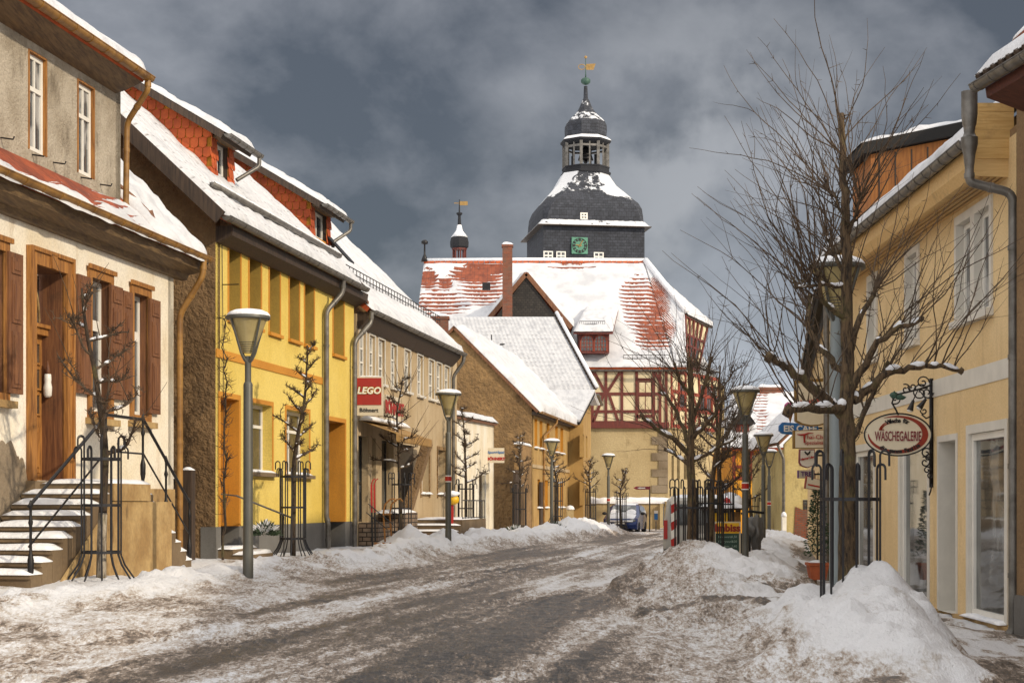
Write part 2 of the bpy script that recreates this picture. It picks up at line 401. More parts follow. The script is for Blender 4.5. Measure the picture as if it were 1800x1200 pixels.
M['gold'] = simple('gold', '#9a7a44', .6, .2, bs=0)
M['goldf'] = simple('gold_frame', '#8a6a2c', .5, .2, bs=.1)
M['maroon'] = simple('maroon', '#7a1c2a', .5, bs=0)
M['swoosh'] = simple('rust_red', '#8f2a12', .5, bs=0)
M['black'] = simple('black_paint', '#121110', .5, bs=0)
M['green'] = simple('copper_green', '#5a9078', .7, var=.35, scale=8)
M['board'] = simple('chalk_board', '#2c473c', .7, var=.2, bs=0)
M['terra'] = simple('terracotta', '#a5532e', .8, var=.3)
M['leaf'] = simple('evergreen', '#1f2e17', .7, var=.5, scale=20, bs=0, c2='#33472a')
M['pink'] = simple('pink_balloon', '#b03a78', .5, bs=0)
M['step'] = plaster('stone_step', '#7d6a50', '#65523a', '#3a2e1e', fine=20, bs=.6, bd=.01)
M['mag'] = simple('purple_text', '#5a2a6a', .5, bs=0)
M['verd'] = simple('verdigris', '#3c5a4e', .6, .2)
M['chalk'] = simple('chalk', '#9fb3a4', .8, bs=0)
# ------------------------------------------------------------------ numpy noise
def vnoise(x, y, seed=0):
    xi = np.floor(x).astype(np.int64); yi = np.floor(y).astype(np.int64); fx = x - xi; fy = y - yi
    fx = fx * fx * fx * (fx * (fx * 6 - 15) + 10); fy = fy * fy * fy * (fy * (fy * 6 - 15) + 10)
    def h(a, b):
        n = (a * 374761393 + b * 668265263 + seed * 982451653) & 0x7fffffff
        n = (n ^ (n >> 13)) * 1274126177 & 0x7fffffff
        n = (n ^ (n >> 16)) & 0xffff
        return n / 65535.0
    a = h(xi, yi); b = h(xi + 1, yi); c = h(xi, yi + 1); d = h(xi + 1, yi + 1)
    return (a + (b - a) * fx) * (1 - fy) + (c + (d - c) * fx) * fy
def fbm(x, y, o=4, seed=0, g=.5):
    s = 0; a = 1; t = 0
    for i in range(o):
        s = s + a * vnoise(x * 2 ** i + 13.7 * i, y * 2 ** i + 7.1 * i, seed + i); t += a; a *= g
    return s / t
def sstep(a, b, x):
    t = np.clip((x - a) / (b - a), 0, 1); return t * t * (3 - 2 * t)
def kerb(Y): return np.interp(Y, [0, 26, 31, 36, 44, 52, 90, 130], [2.6, 2.6, 3.6, 4.7, 6.3, 7.5, 14, 22])
def rroad(Y): return kerb(Y)
def lroad(Y): return -10.46 + .162 * Y + np.interp(Y, [0, 11, 17, 21, 27, 40, 60, 75, 90], [4.2, 4.3, 4.5, 4.1, 3.3, 3.2, 3.0, 3.4, 6])
# heaps: X, Y, height, rx, ry, sharpness
def H_(px, D, ptop, base, rx, ry, k=1.0):
    return ((px - HX) / F * D, D, (CZ + (HY - ptop) / F * D) - base, rx, ry, k)
HEAPS_L = [H_(720, 40, 938, .45, .95, 1.3, 1.5), H_(786, 43.5, 947, .40, .8, 1.3, .9), H_(845, 47.5, 945, .38, 1.0, 1.8, .8), H_(878, 51, 945, .34, .9, 1.5, .8),
           H_(925, 56, 940, .30, 1.1, 2.2, .8), H_(965, 60, 935, .27, 1.1, 2.2, .8), H_(1003, 65, 925, .22, 1.2, 2.4, 1.1), H_(1030, 70, 926, .18, 1.3, 2.6, .8), H_(1058, 76, 930, .15, 1.2, 2.5, .8),
           H_(515, 31.5, 985, .50, 1.0, 1.3, 1.0), H_(215, 21.6, 1022, .52, 1.6, 1.4, .8), H_(620, 33, 990, .45, 1.3, 1.5, .8), H_(440, 26.5, 1003, .48, 1.5, 2.0, .8)]
PILE_A = [(3.72, 16.9, .76, .62, 1.4, .6), (3.4, 15.2, .66, .62, 1.6, .6), (3.1, 15.9, .50, .75, 1.6, .7), (3.0, 13.7, .55, .85, 1.4, .7), (3.4, 18.3, .5, .9, 1.2, .8)]
PILE_B = [(3.3, 28.6, .72, 1.3, 2.2, .7), (4.0, 30.2, .5, .9, 1.9, .8), (3.15, 26.0, .64, 1.35, 2.2, .65), (3.7, 25.0, .56, 1.1, 2.0, .7), (2.9, 23.0, .42, 1.25, 2.0, .7), (2.7, 20.6, .25, 1.1, 1.6, .7)]
HEAPS_R = [(5.6, 37.5, .4, .9, 1.8, .8), (6.6, 42, .3, .7, 2.0, .8), (7.7, 49.5, .42, .8, 2.0, .8), (8.4, 54, .35, .9, 2.5, .8), (10.2, 64, .5, 1.5, 2.0, .8), (9.7, 60, .3, 1.1, 2.5, .8)]
def heap(X, Y, hs):
    z = np.zeros_like(X)
    for (x, y, h, rx, ry, k) in hs:
        d = np.sqrt(((X - x) / rx) ** 2 + ((Y - y) / ry) ** 2)
        d = d * (1 + .6 * (fbm(X * 1.5 + x, Y * 1.3, 4, 5) - .5))
        q = 1 - np.clip(d / 1.25, 0, 1); z = np.maximum(z, h * (q if k > 1.2 else q * q * (3 - 2 * q)) ** (k * (1.25 if k > 1.2 else 1)) * 1.08)
    return z
def terrain(X, Y, fine=True):
    X = np.asarray(X, float); Y = np.asarray(Y, float)
    XL = -10.46 + .162 * Y; XR = np.interp(Y, [0, 33, 90, 140], [6.0, 6.4, 15.6, 24])
    hL = np.interp(Y, [0, 45, 85, 120], [.60, .55, .22, .15])
    u = np.clip((XR - X) / (XR - XL), 0, 1.1)
    z = hL * u * (1.4 - .4 * u)
    kl = lroad(Y); kr = rroad(Y)
    wob = (fbm(X * .5, Y * .35, 3, 9) - .5) * .9
    left = sstep(.35, -.25, X - kl + wob); right = sstep(-.25, .35, X - kr + wob * .6)
    off = X - XL; ob = np.interp(Y, [0, 20, 30, 60, 90], [2.9, 2.7, 2.5, 2.3, 2.6])
    bank = np.exp(-((off - ob + wob * .7) / .45) ** 2) * np.interp(Y, [0, 12, 18, 30, 38, 80, 90], [.08, .12, .17, .22, .30, .30, .1]) * (.5 + .9 * fbm(X * .8, Y * .55, 3, 88))
    bankr = np.exp(-((X - kr - .3 + wob * .6) / .45) ** 2) * np.interp(Y, [0, 30, 36, 80], [.12, .2, .22, .2])
    hp = heap(X, Y, [(a, b, h * 1.25 if b > 38 else h * .8, r1, r2, k) for a, b, h, r1, r2, k in HEAPS_L]); pa = heap(X, Y, PILE_A); pb = heap(X, Y, PILE_B); hr = heap(X, Y, HEAPS_R)
    piles = np.maximum(np.maximum(hp, pa), np.maximum(pb, hr))
    cover = np.clip(left + right, 0, 1)
    z = z + .06 * cover + np.maximum(bank + bankr, piles)
    # along-street tracks in the slush
    s = X - .162 * (Y - 25) - np.interp(Y, [0, 40], [0, 0])
    tr = fbm(s * 2.2, Y * .10, 4, 21)
    rt = np.exp(-((s + 3.7 + 0) / .55) ** 2) + np.exp(-((s + 2.2) / .5) ** 2) * .7 + np.exp(-((s + .3) / .6) ** 2) * .9 + np.exp(-((s - 1.0) / .4) ** 2) * .4
    lumps = fbm(X * 6, Y * 2.6, 4, 3); fineN = fbm(X * 19, Y * 16, 3, 4)
    road = 1 - cover
    pclean = sstep(.12, .4, piles)
    z = z + road * ((tr - .5) * .05 - rt * .02)
    if fine:
        rgh = sstep(.45, .7, fbm(X * .9, Y * .45, 3, 31))
        rough_amt = road * (.4 + .6 * rgh) * (1 - .6 * np.clip(rt, 0, 1))
        z = z + rough_amt * ((lumps - .5) * .13 + (fineN - .5) * .06)
        z = z + cover * (1 - pclean) * ((fbm(X * 2.2, Y * 1.8, 5, 12) - .5) * .10 + (lumps - .5) * .03)
        z = z + pclean * ((fbm(X * 1.7, Y * 1.5, 4, 14) - .5) * .20 + np.abs(fbm(X * 3.2, Y * 2.6, 4, 15) - .5) * .27 - .04 + (fbm(X * 10, Y * 7, 3, 16) - .5) * .055)
        # clods along the foot of the banks
        foot = sstep(.01, .10, np.maximum(pb, bank * .8)) * sstep(.40, .12, pb)
        z = z + foot * (np.maximum(lumps - .5, 0) * .22 + (fineN - .5) * .05)
    # footprints trodden into the pavement snow
    # dirt 0 = clean snow, 1 = wet dark slush
    d = road * np.clip(.50 + (tr - .5) * 1.25 + (fbm(s * 6.5, Y * .16, 3, 23) - .5) * .8 + rt * .28 + (fbm(X * .35, Y * .14, 3, 44) - .5) * .9, 0, 1)
    bk_ = sstep(ob - .1, ob + .8, off + wob * .8) * sstep(kl + 1.5, kl + .5, X) * (.30 + .3 * sstep(.4, .7, fbm(X * 1.1, Y * .5, 4, 91))) + np.clip(1 - np.abs(X - kr + .2) / 1.0, 0, 1) * .45
    d = np.maximum(d, bk_ * (1 - sstep(.15, .4, hp + pa)))
    ft = sstep(.5, .62, fbm(X * 1.5, Y * 1.1, 4, 71)) * sstep(.5, .25, pb) * sstep(.01, .05, pb)
    d = np.maximum(d, ft * (.55 + .5 * fbm(X * 4, Y * 4, 3, 73)))
    d = np.maximum(d, sstep(.53, .66, fbm(X * 1.8 + 4, Y * 1.2, 4, 77)) * .45 * sstep(.25, .05, pa) * sstep(4.2, 3, np.abs(X - 3)) * (Y < 24))
    # trodden, slushy pavement on the right
    pv = right * sstep(.25, .05, piles) * sstep(.42, .62, fbm((X - .162 * Y) * 1.6, Y * .30, 4, 52)) * .8
    d = np.maximum(d, pv)
    d = np.maximum(d, left * sstep(.55, .7, fbm(X * 1.2, Y * .5, 4, 58)) * .35 * (Y < 40))
    d = d * (1 - .92 * sstep(.22, .5, np.maximum(pa, hp))) + .18 * sstep(.58, .74, fbm(X * 2.6 + 9, Y * 1.6, 4, 97)) * sstep(.1, .3, pa) * (1 - .9 * sstep(.30, .42, pb + .16 * (fbm(X * 1.6, Y * 1.2, 3, 61) - .5)))
    return z, d, cover, pa, pb, hp
def gz(x, y): return float(terrain(np.array([x]), np.array([y]), False)[0][0])

def slushmat():
    m, t, b = newmat('street_snow_and_slush')
    a = N(t, 'ShaderNodeAttribute'); a.attribute_name = 'dirt'
    vs = scaled(t, (1.0, .42, 1.0))
    n1 = noise_n(t, 1.6, 8, .72, vec=vs); n2 = noise_n(t, 9, 6, .72, vec=scaled(t, (1, .28, 1))); n3 = noise_n(t, 34, 4, .75, vec=scaled(t, (1, .35, 1)))
    wgt = MR(t, a.outputs['Fac'], .02, .42, .16, 1.0)
    k = MA(t, 'ADD', a.outputs['Fac'], MA(t, 'MULTIPLY', wgt, MA(t, 'ADD', MA(t, 'MULTIPLY', MA(t, 'SUBTRACT', n2, .5), 1.9), MA(t, 'MULTIPLY', MA(t, 'SUBTRACT', n3, .5), 1.9))))
    k = MA(t, 'ADD', k, MA(t, 'MULTIPLY', wgt, MA(t, 'MULTIPLY', MA(t, 'SUBTRACT', n1, .5), .5)))
    r = N(t, 'ShaderNodeValToRGB'); cr = r.color_ramp
    cr.elements[0].position = .12; cr.elements[0].color = (0.64, 0.635, 0.64, 1)
    cr.elements[1].position = 1.0; cr.elements[1].color = (0.035, 0.028, 0.022, 1)
    for p_, c_ in ((.30, (.48, .45, .42, 1)), (.50, (.34, .275, .22, 1)), (.70, (.15, .112, .082, 1))):
        e = cr.elements.new(p_); e.color = c_
    L(t, k, r.inputs[0]); L(t, r.outputs[0], b.inputs['Base Color'])
    rr = MR(t, k, .5, 1.1, .75, .32); L(t, rr, b.inputs['Roughness'])
    h = MA(t, 'ADD', MA(t, 'MULTIPLY', n2, .8), MA(t, 'MULTIPLY', n3, .35))
    bump(t, b, h, 1.0, .06)
    return m
M['ground'] = slushmat()
def build_ground():
    ys = [9.0]
    while ys[-1] < 150: ys.append(ys[-1] + max(.026, ys[-1] * .0026))
    ys = np.array(ys); xs = np.arange(-12, 9.0001, .055)
    xs = np.concatenate([np.arange(-16, -12, .3), xs, np.arange(9.2, 28, .3)])
    # shear the grid with the bending street
    Xg, Yg = np.meshgrid(xs, ys)
    Xg = Xg + np.where(Yg > 33, .13 * (Yg - 33), 0)
    Z, Dd, cov, pa, pb, hp = terrain(Xg, Yg)
    ny, nx = Xg.shape
    idx = np.arange(ny * nx).reshape(ny, nx)
    q = np.stack([idx[:-1, :-1], idx[:-1, 1:], idx[1:, 1:], idx[1:, :-1]], -1).reshape(-1, 4)
    def ctr(A): return (A[:-1, :-1] + A[1:, 1:]).ravel() / 2
    covc, pac, pbc, hpc, Xc, Yc = map(ctr, (cov, pa, pb, hp, Xg, Yg))
    lab = np.where(covc < .5, 0, np.where(Xc < 1 + .162 * (Yc - 30), 1, 2))
    lab = np.where(pac > .10, 3, lab); lab = np.where((pbc > .10) & (pac <= .10), 4, lab); lab = np.where(hpc > .14, 5, lab)
    names = ['road', 'pavement', 'pavement', 'snow_pile', 'snow_pile', 'snow_bank']
    V = np.stack([Xg.ravel(), Yg.ravel(), Z.ravel()], -1); dr = Dd.ravel()
    # vertex normals of the whole sheet keep the seams smooth
    gy, gx = np.gradient(Z); hx = np.gradient(Xg, axis=1); hy = np.gradient(Yg, axis=0)
    for k in range(6):
        qs = q[lab == k]
        if not len(qs): continue
        u, inv = np.unique(qs, return_inverse=True)
        me = bpy.data.meshes.new(names[k])
        n = len(qs)
        me.vertices.add(len(u)); me.vertices.foreach_set('co', V[u].ravel())
        me.loops.add(n * 4); me.loops.foreach_set('vertex_index', inv.reshape(-1).astype(np.int32))
        me.polygons.add(n); me.polygons.foreach_set('loop_start', np.arange(0, n * 4, 4, dtype=np.int32)); me.polygons.foreach_set('loop_total', np.full(n, 4, np.int32))
        me.update(calc_edges=True); me.polygons.foreach_set('use_smooth', [True] * n)
        at = me.attributes.new('dirt', 'FLOAT', 'POINT'); at.data.foreach_set('value', dr[u])
        me.materials.append(M['ground'])
        o = bpy.data.objects.new(names[k], me); COL.objects.link(o)
        if k in (0, 1, 2, 5): o['kind'] = 'structure'
        if k == 3: tag(o, 'tall clean heap of shovelled snow around the nearest caged tree on the right', 'snow pile', 'big snow piles on the right kerb')
        if k == 4: tag(o, 'wide snow pile with brown clods along its foot, around the second caged tree', 'snow pile', 'big snow piles on the right kerb')
build_ground()
g = MB(); g.add([(-900, -300, -.35), (900, -300, -.35), (900, 1500, -.35), (-900, 1500, -.35)], [(0, 1, 2, 3)])
tag(g.build('ground', M['snow']), kind='structure')

# ------------------------------------------------------------------ building helpers
def wall(fc, t0, t1, z0, z1, ops, mats, parent, name='wall', n=0.0, depth=.22, ztop=None):
    """facade with real openings; ops = (ta, tb, za, zb)"""
    mb = MB(); ts = sorted(set([t0, t1] + [v for o in ops for v in o[:2]])); zs = sorted(set([z0, z1] + [v for o in ops for v in o[2:4]]))
    ts = [t for t in ts if t0 <= t <= t1]; zs = [z for z in zs if z0 <= z <= z1]
    for i in range(len(ts) - 1):
        for j in range(len(zs) - 1):
            tc_, zc = (ts[i] + ts[i + 1]) / 2, (zs[j] + zs[j + 1]) / 2
            if any(o[0] < tc_ < o[1] and o[2] < zc < o[3] for o in ops): continue
            mb.add([fc.at(ts[i], n, zs[j]), fc.at(ts[i + 1], n, zs[j]), fc.at(ts[i + 1], n, zs[j + 1]), fc.at(ts[i], n, zs[j + 1])], [(0, 1, 2, 3)], 0)
    for o in ops:
        d = o[4] if len(o) > 4 else depth; a, b, c, e = o[:4]; rm = o[5] if len(o) > 5 else (1 if len(mats) > 1 else 0)
        p = [fc.at(a, n, c), fc.at(b, n, c), fc.at(b, n, e), fc.at(a, n, e)]; r = [v - fc.en * d for v in p]
        mb.add(p + r, [(0, 4, 5, 1), (1, 5, 6, 2), (2, 6, 7, 3), (3, 7, 4, 0)], rm)
    # thickness at the ends and top
    for tt in (t0, t1):
        mb.add([fc.at(tt, n, z0), fc.at(tt, n, z1), fc.at(tt, n - .3, z1), fc.at(tt, n - .3, z0)], [(0, 1, 2, 3)], 0)
    return mb.build(name, mats, parent, recalc=False)
def window(fc, r, n, parent, fm='white', gm='glass', cols=2, rows=(.68,), fw=.06, mw=.045, name='window', sill=None, curtain=False, dep=.05):
    t0, t1, z0, z1 = r[:4]; g_ = .004
    t0 += g_; t1 -= g_; z0 += g_; z1 -= g_
    mb = MB()
    mb.fbox(fc, t0, t0 + fw, n - dep, n, z0, z1); mb.fbox(fc, t1 - fw, t1, n - dep, n, z0, z1)
    mb.fbox(fc, t0 + fw, t1 - fw, n - dep, n, z0, z0 + fw); mb.fbox(fc, t0 + fw, t1 - fw, n - dep, n, z1 - fw, z1)
    zz = [z0 + fw + (z1 - z0 - 2 * fw) * q for q in rows]
    for k in range(1, cols):
        tm = t0 + (t1 - t0) * k / cols; mb.fbox(fc, tm - mw / 2, tm + mw / 2, n - dep + .006, n - .003, z0 + fw, z1 - fw)
    for zq in zz: mb.fbox(fc, t0 + fw, t1 - fw, n - dep + .004, n + .008, zq - mw * .7, zq + mw * .7)
    o = mb.build(name, M[fm], parent)
    pb = MB(); pb.fbox(fc, t0 + fw * .5, t1 - fw * .5, n - dep * .8, n - dep * .5, z0 + fw * .5, z1 - fw * .5)
    pb.build('pane', M[gm], o)
    if sill:
        s = MB(); s.fbox(fc, t0 - .08, t1 + .08, n + .01, sill[0], z0 - .07, z0 - .005); so_ = s.build('sill', M[sill[1]], o)
        if len(sill) > 2:
            s = MB(); snow_lump_f(s, fc, t0 - .06, t1 + .06, n + .02, sill[0] - .01, z0 - .004, .05); s.build('snow', M['snow'], o, smooth=True)
    return o
def snow_lump_f(mb, fc, t0, t1, n0, n1, z, h, seed=0):
    """rounded strip of snow on a ledge"""
    k = max(3, int(abs(t1 - t0) / .12)); vs = []; prof = [(0, 0), (.06, .6), (.25, .95), (.5, 1.05), (.78, .9), (.96, .5), (1, 0)]
    for i in range(k + 1):
        t = t0 + (t1 - t0) * i / k; e = min(1, min(i, k - i) / 1.5 + .25)
        hh = h * e * (1 + .35 * mnoise.noise(Vector((t * 2.3, seed, n0))))
        for a, b in prof: vs.append(fc.at(t, n0 + (n1 - n0) * a, z + hh * b))
    m = len(prof); fs = [(i * m + j, (i + 1) * m + j, (i + 1) * m + j + 1, i * m + j + 1) for i in range(k) for j in range(m - 1)]
    fs += [tuple(range(m)), tuple(k * m + j for j in range(m))[::-1]] + [(i * m, i * m + m - 1, (i + 1) * m + m - 1, (i + 1) * m) for i in range(k)]
    mb.add(vs, fs)
def snow_sheet(BL, BR, TR, TL, th, mat, parent, name='roof_snow', seed=0, res=.16, amp=.05, lip=.08, bare=None, lap=True):
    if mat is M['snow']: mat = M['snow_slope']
    BL, BR, TR, TL = map(Vector, (BL, BR, TR, TL))
    nrm = (BR - BL).cross(TL - BL).normalized()
    if nrm.z < 0: nrm = -nrm
    lu = max((BR - BL).length, (TR - TL).length); lv = max((TL - BL).length, (TR - BR).length)
    nu = max(4, int(lu / res)); nv = max(4, int(lv / res)); vs = []; uv = []; ba = []
    down = ((BL - TL).normalized() + (BR - TR).normalized()).normalized()
    for j in range(nv + 1):
        for i in range(nu + 1):
            a = i / nu; b = j / nv
            p = (BL * (1 - a) + BR * a) * (1 - b) + (TL * (1 - a) + TR * a) * b
            du = min(a, 1 - a) * lu; dv = b * lv; dt = (1 - b) * lv
            e = (1 - math.exp(-du / .06)) * (1 - math.exp(-dv / .07)) * (1 - math.exp(-dt / .06)) if lap else 1
            e = max(e, .12)
            q = Vector((a * lu * 1.1, b * lv * 1.1, seed * 3.3))
            h = th * e * (1 + .3 * mnoise.noise(q * .9)) + amp * e * (mnoise.noise(q * 2.3) + .5 * mnoise.noise(q * 6))
            bb = bare(p) if bare else 0.0
            h *= (1 - .85 * min(1, max(0, bb)))
            pe = p.copy()
            if b == 0 or b == 1 / nv: pe = pe + down * lip * (.6 + .8 * mnoise.noise(Vector((a * lu * 2.1, seed, 1.5)))) * (1 if b == 0 else .4)
            vs.append(pe + nrm * max(h, .012)); uv.append((a * lu, b * lv)); ba.append(bb)
    W_ = nu + 1; fs = [(j * W_ + i, j * W_ + i + 1, (j + 1) * W_ + i + 1, (j + 1) * W_ + i) for j in range(nv) for i in range(nu)]
    ring = [i for i in range(W_)] + [j * W_ + nu for j in range(1, nv + 1)] + [nv * W_ + i for i in range(nu - 1, -1, -1)] + [j * W_ for j in range(nv - 1, 0, -1)]
    base = len(vs)
    for r in ring:
        h0 = vs[r] - nrm * max(0, th * .12 + .03); a, b = uv[r][0] / lu, uv[r][1] / lv
        p = (BL * (1 - a) + BR * a) * (1 - b) + (TL * (1 - a) + TR * a) * b
        vs.append(p + nrm * .003 + (down * lip * .3 if b == 0 else Vector((0, 0, 0)))); uv.append(uv[r]); ba.append(ba[r])
    k = len(ring)
    for i in range(k): fs.append((ring[i], base + i, base + (i + 1) % k, ring[(i + 1) % k]))
    mb = MB(); mb.add(vs, fs)
    o = mb.build(name, mat, parent, smooth=True, recalc=False, attr={'bare': ba}, sharp=60)
    me = o.data; ul = me.uv_layers.new(name='uv'); li = np.empty(len(me.loops), np.int32); me.loops.foreach_get('vertex_index', li)
    ul.data.foreach_set('uv', np.array(uv, np.float32)[li].ravel())
    if nrm.z * 1 and me.polygons[0].normal.dot(nrm) < 0: me.flip_normals()
    return o
def boxuv(o, s=1.0):
    """box-projected UVs in metres"""
    me = o.data; ul = me.uv_layers.new(name='uv')
    for p in me.polygons:
        n = p.normal; h = Vector((-n.y, n.x, 0))
        h = h.normalized() if h.length > .2 else Vector((1, 0, 0)); v_ = n.cross(h); v_ = v_ if v_.z >= 0 or abs(v_.z) < .01 else -v_
        for li in p.loop_indices:
            c = me.vertices[me.loops[li].vertex_index].co
            ul.data[li].uv = (c.dot(h) * s, c.dot(v_) * s)
    return o
def slab(BL, BR, TR, TL, th, mat, parent, name='roof'):
    BL, BR, TR, TL = map(Vector, (BL, BR, TR, TL)); n = (BR - BL).cross(TL - BL).normalized()
    if n.z < 0: n = -n
    mb = MB(); mb.prism([BL, BR, TR, TL], -n * th); return mb.build(name, M[mat], parent)
def gutter(a, b, r, mat, parent, hoops=.6, name='gutter'):
    """half-round gutter with bead and straps"""
    a = Vector(a); b = Vector(b); d = (b - a); ln = d.length; d.normalize(); s = d.cross(Vector((0, 0, 1))).normalized(); up = Vector((0, 0, 1))
    mb = MB(); K = 9; vs = []
    for p in (a, b):
        for rr in (r, r * .9):
            for k in range(K + 1):
                an = math.pi + math.pi * k / K; vs.append(p + s * math.cos(an) * rr + up * math.sin(an) * rr)
    m = K + 1; fs = []
    for k in range(K):
        fs.append((k, k + 1, 2 * m + k + 1, 2 * m + k)); fs.append((m + k, m + k + 1, 3 * m + k + 1, 3 * m + k))
    for e in (0, 2 * m):
        fs.append(tuple(e + k for k in range(m)))
    mb.add(vs, fs)
    for q in (-1, 1): mb.tube([a + s * q * r, b + s * q * r], r * .13, 6)
    k = int(ln / hoops)
    for i in range(k + 1):
        p = a + d * (ln * (i + .3) / (k + .6)); pts = [p + s * math.cos(an) * r * 1.06 + up * math.sin(an) * r * 1.06 for an in [math.pi + math.pi * j / 8 for j in range(9)]]
        mb.tube(pts, r * .07, 4)
    return mb.build(name, M[mat], parent, smooth=True, sharp=40)
def pipe(pts, r, mat, parent, name='downpipe', rings=True):
    mb = MB(); pts = [Vector(p) for p in pts]; sm = [pts[0]]
    for i in range(1, len(pts) - 1):
        a, b, c = pts[i - 1], pts[i], pts[i + 1]; q = min(.12, (b - a).length * .4, (c - b).length * .4)
        s0 = b + (a - b).normalized() * q; s2 = b + (c - b).normalized() * q
        for k in range(5):
            t = k / 4; sm.append(s0 * (1 - t) ** 2 + b * 2 * t * (1 - t) + s2 * t * t)
    sm.append(pts[-1]); mb.tube(sm, r, 10)
    if rings:
        for i in range(len(pts) - 1):
            d = pts[i + 1] - pts[i]
            k = int(d.length / 1.6)
            for j in range(k + 1):
                p = pts[i] + d * ((j + .5) / (k + 1)); mb.tube([p - d.normalized() * .03, p + d.normalized() * .03], r * 1.15, 10)
    return mb.build(name, M[mat], parent, smooth=True, sharp=45)
def fonttext(s, size, o, ex, ez, mat, parent, name='lettering', ext=.006, off=0, shear=0, cx='CENTER', space=1.0, sx=1.0, bold=0):
    cu = bpy.data.curves.new('t', 'FONT'); cu.body = s; cu.size = size; cu.extrude = ext; cu.offset = off + bold; cu.shear = shear
    cu.align_x = cx; cu.align_y = 'CENTER'; cu.space_character = space; cu.resolution_u = 3
    ob = bpy.data.objects.new('t', cu); COL.objects.link(ob)
    me = bpy.data.meshes.new_from_object(ob.evaluated_get(bpy.context.evaluated_depsgraph_get()))
    bpy.data.objects.remove(ob); bpy.data.curves.remove(cu)
    ex = Vector(ex).normalized(); ez = Vector(ez).normalized(); en = ex.cross(ez); o = Vector(o) - (ROOT.get(parent.name, Vector()) if parent else Vector())
    for v in me.vertices: v.co = o + ex * v.co.x * sx + ez * v.co.y + en * v.co.z
    me.materials.clear(); me.materials.append(M[mat]); me.name = name
    ob = bpy.data.objects.new(name, me); COL.objects.link(ob); ob.parent = parent; ROOT[ob.name] = ROOT.get(parent.name, Vector())
    return ob
X_, Y_, Z_ = Vector((1, 0, 0)), Vector((0, 1, 0)), Vector((0, 0, 1))
def fd(fc, px, n=0): return fc.at(fc.t(px, n), n, 0)
# ================================================================== white house with outside stairs
tE = FL.t(305); t0w = 17.5
wh = thing('town_house', FL.at(24, 0, .6), 'white plastered house with brown shutters, pebbledash upper storey and outside stairs, leftmost on the street', 'house')
door = FL.rect(57, 112, 452, 808); door = (FL.t(57), FL.t(112), 1.98, FL.z(57, 464))
wA = FL.rect(158, 191, 487, 722); wB = FL.rect(232, 258, 514, 728); wZ = (FL.t(-44), FL.t(6), FL.z(0, 690), FL.z(0, 440))
wall(FL, t0w, tE, -.2, 5.85, [door + (.40,), wA + (.24,), wB + (.24,), wZ + (.24,)], [M['white_pl'], M['shut'], M['woodd']], wh)
# worn grey socle near the door
mb = MB(); pts = [FL.at(t, .02, z) for t, z in [(t0w, -.1), (FL.t(47), -.1)] + [(FL.t(46) - .045 * k, 1.95 + .55 * (1 - math.exp(-k / 5)) + .16 * mnoise.noise(Vector((k * .23, 1, 0))) + .07 * mnoise.noise(Vector((k * .9, 4, 0)))) for k in range(int((FL.t(46) - t0w) / .045))] + [(t0w, 2.5)]]
mb.prism(pts, FL.en * -.018); mb.build('socle', M['socle'], wh)
mb = MB(); mb.fbox(FL, FL.t(128), tE - .02, .0, .035, -.1, 1.9); mb.build('socle', M['sand'], wh)
# far gable wall of the house
mb = MB(); mb.prism([FL.at(tE - .25, 0, 0), FL.at(tE - .25, 0, 5.85), FL.at(tE - .25, -4.8, 10.9), FL.at(tE - .25, -9.6, 5.85), FL.at(tE - .25, -9.6, 0)], FL.ex * .245); mb.build('side_wall', M['white_pl'], wh)
# door frame, door, fanlight
mb = MB(); a, b, c, e = door
for q in ((a - .2, a, c - .02, e + .24), (b, b + .2, c - .02, e + .24), (a, b, e, e + .24)): mb.fbox(FL, q[0], q[1], -.02, .07, q[2], q[3])
for q in ((a - .2, a - .14, c, e + .24), (b + .14, b + .2, c, e + .24), (a - .14, b + .14, e + .18, e + .24)): mb.fbox(FL, q[0], q[1], .07, .10, q[2], q[3])
mb.prism([FL.at((a + b) / 2 - .07, .07, e), FL.at((a + b) / 2 + .07, .07, e), FL.at((a + b) / 2 + .1, .07, e + .2), FL.at((a + b) / 2 - .1, .07, e + .2)], FL.en * .03)
mb.build('door_frame', M['woodo'], wh)
zt = c + 2.12
mb = MB(); mb.fbox(FL, a, b, -.40, -.34, c, zt)
# panels and glazing bars of the door leaf
w_ = (b - a)
for k in range(2):
    ta = a + .08 + k * (w_ - .12) / 2; tb = ta + (w_ - .2) / 2
    mb.fbox(FL, ta, tb, -.34, -.325, c + .12, c + .78); mb.fbox(FL, ta + .06, tb - .06, -.325, -.305, c + .2, c + .7)
    for r_ in range(3):
        z_ = c + .95 + r_ * .37
        for q in ((ta, ta + .035), (tb - .035, tb)): mb.fbox(FL, q[0], q[1], -.34, -.31, z_, z_ + .33)
        for q in ((z_, z_ + .03), (z_ + .30, z_ + .33)): mb.fbox(FL, ta + .035, tb - .035, -.34, -.312, q[0], q[1])
dr = mb.build('door', M['woodo'], wh)
mb = MB()
for k in range(2):
    ta = a + .08 + k * (w_ - .12) / 2; tb = ta + (w_ - .2) / 2
    for r_ in range(3): mb.fbox(FL, ta + .034, tb - .034, -.338, -.33, c + .975 + r_ * .37, c + 1.26 + r_ * .37)
mb.build('pane', M['glassf'], dr)
mb = MB(); mb.tube([FL.at((a + b) / 2, -.33, c + .98), FL.at((a + b) / 2, -.27, c + .98)], .02, 8); mb.blob(FL.at((a + b) / 2, -.26, c + .98), (.035, .035, .035), 1, 1, 0); mb.build('handle', M['brass'], dr)
mb = MB(); mb.fbox(FL, a, b, -.38, -.24, zt, zt + .10); mb.fbox(FL, a, b, -.38, -.20, zt + .10, zt + .15)
tr_ = mb.build('transom', M['woodo'], wh)
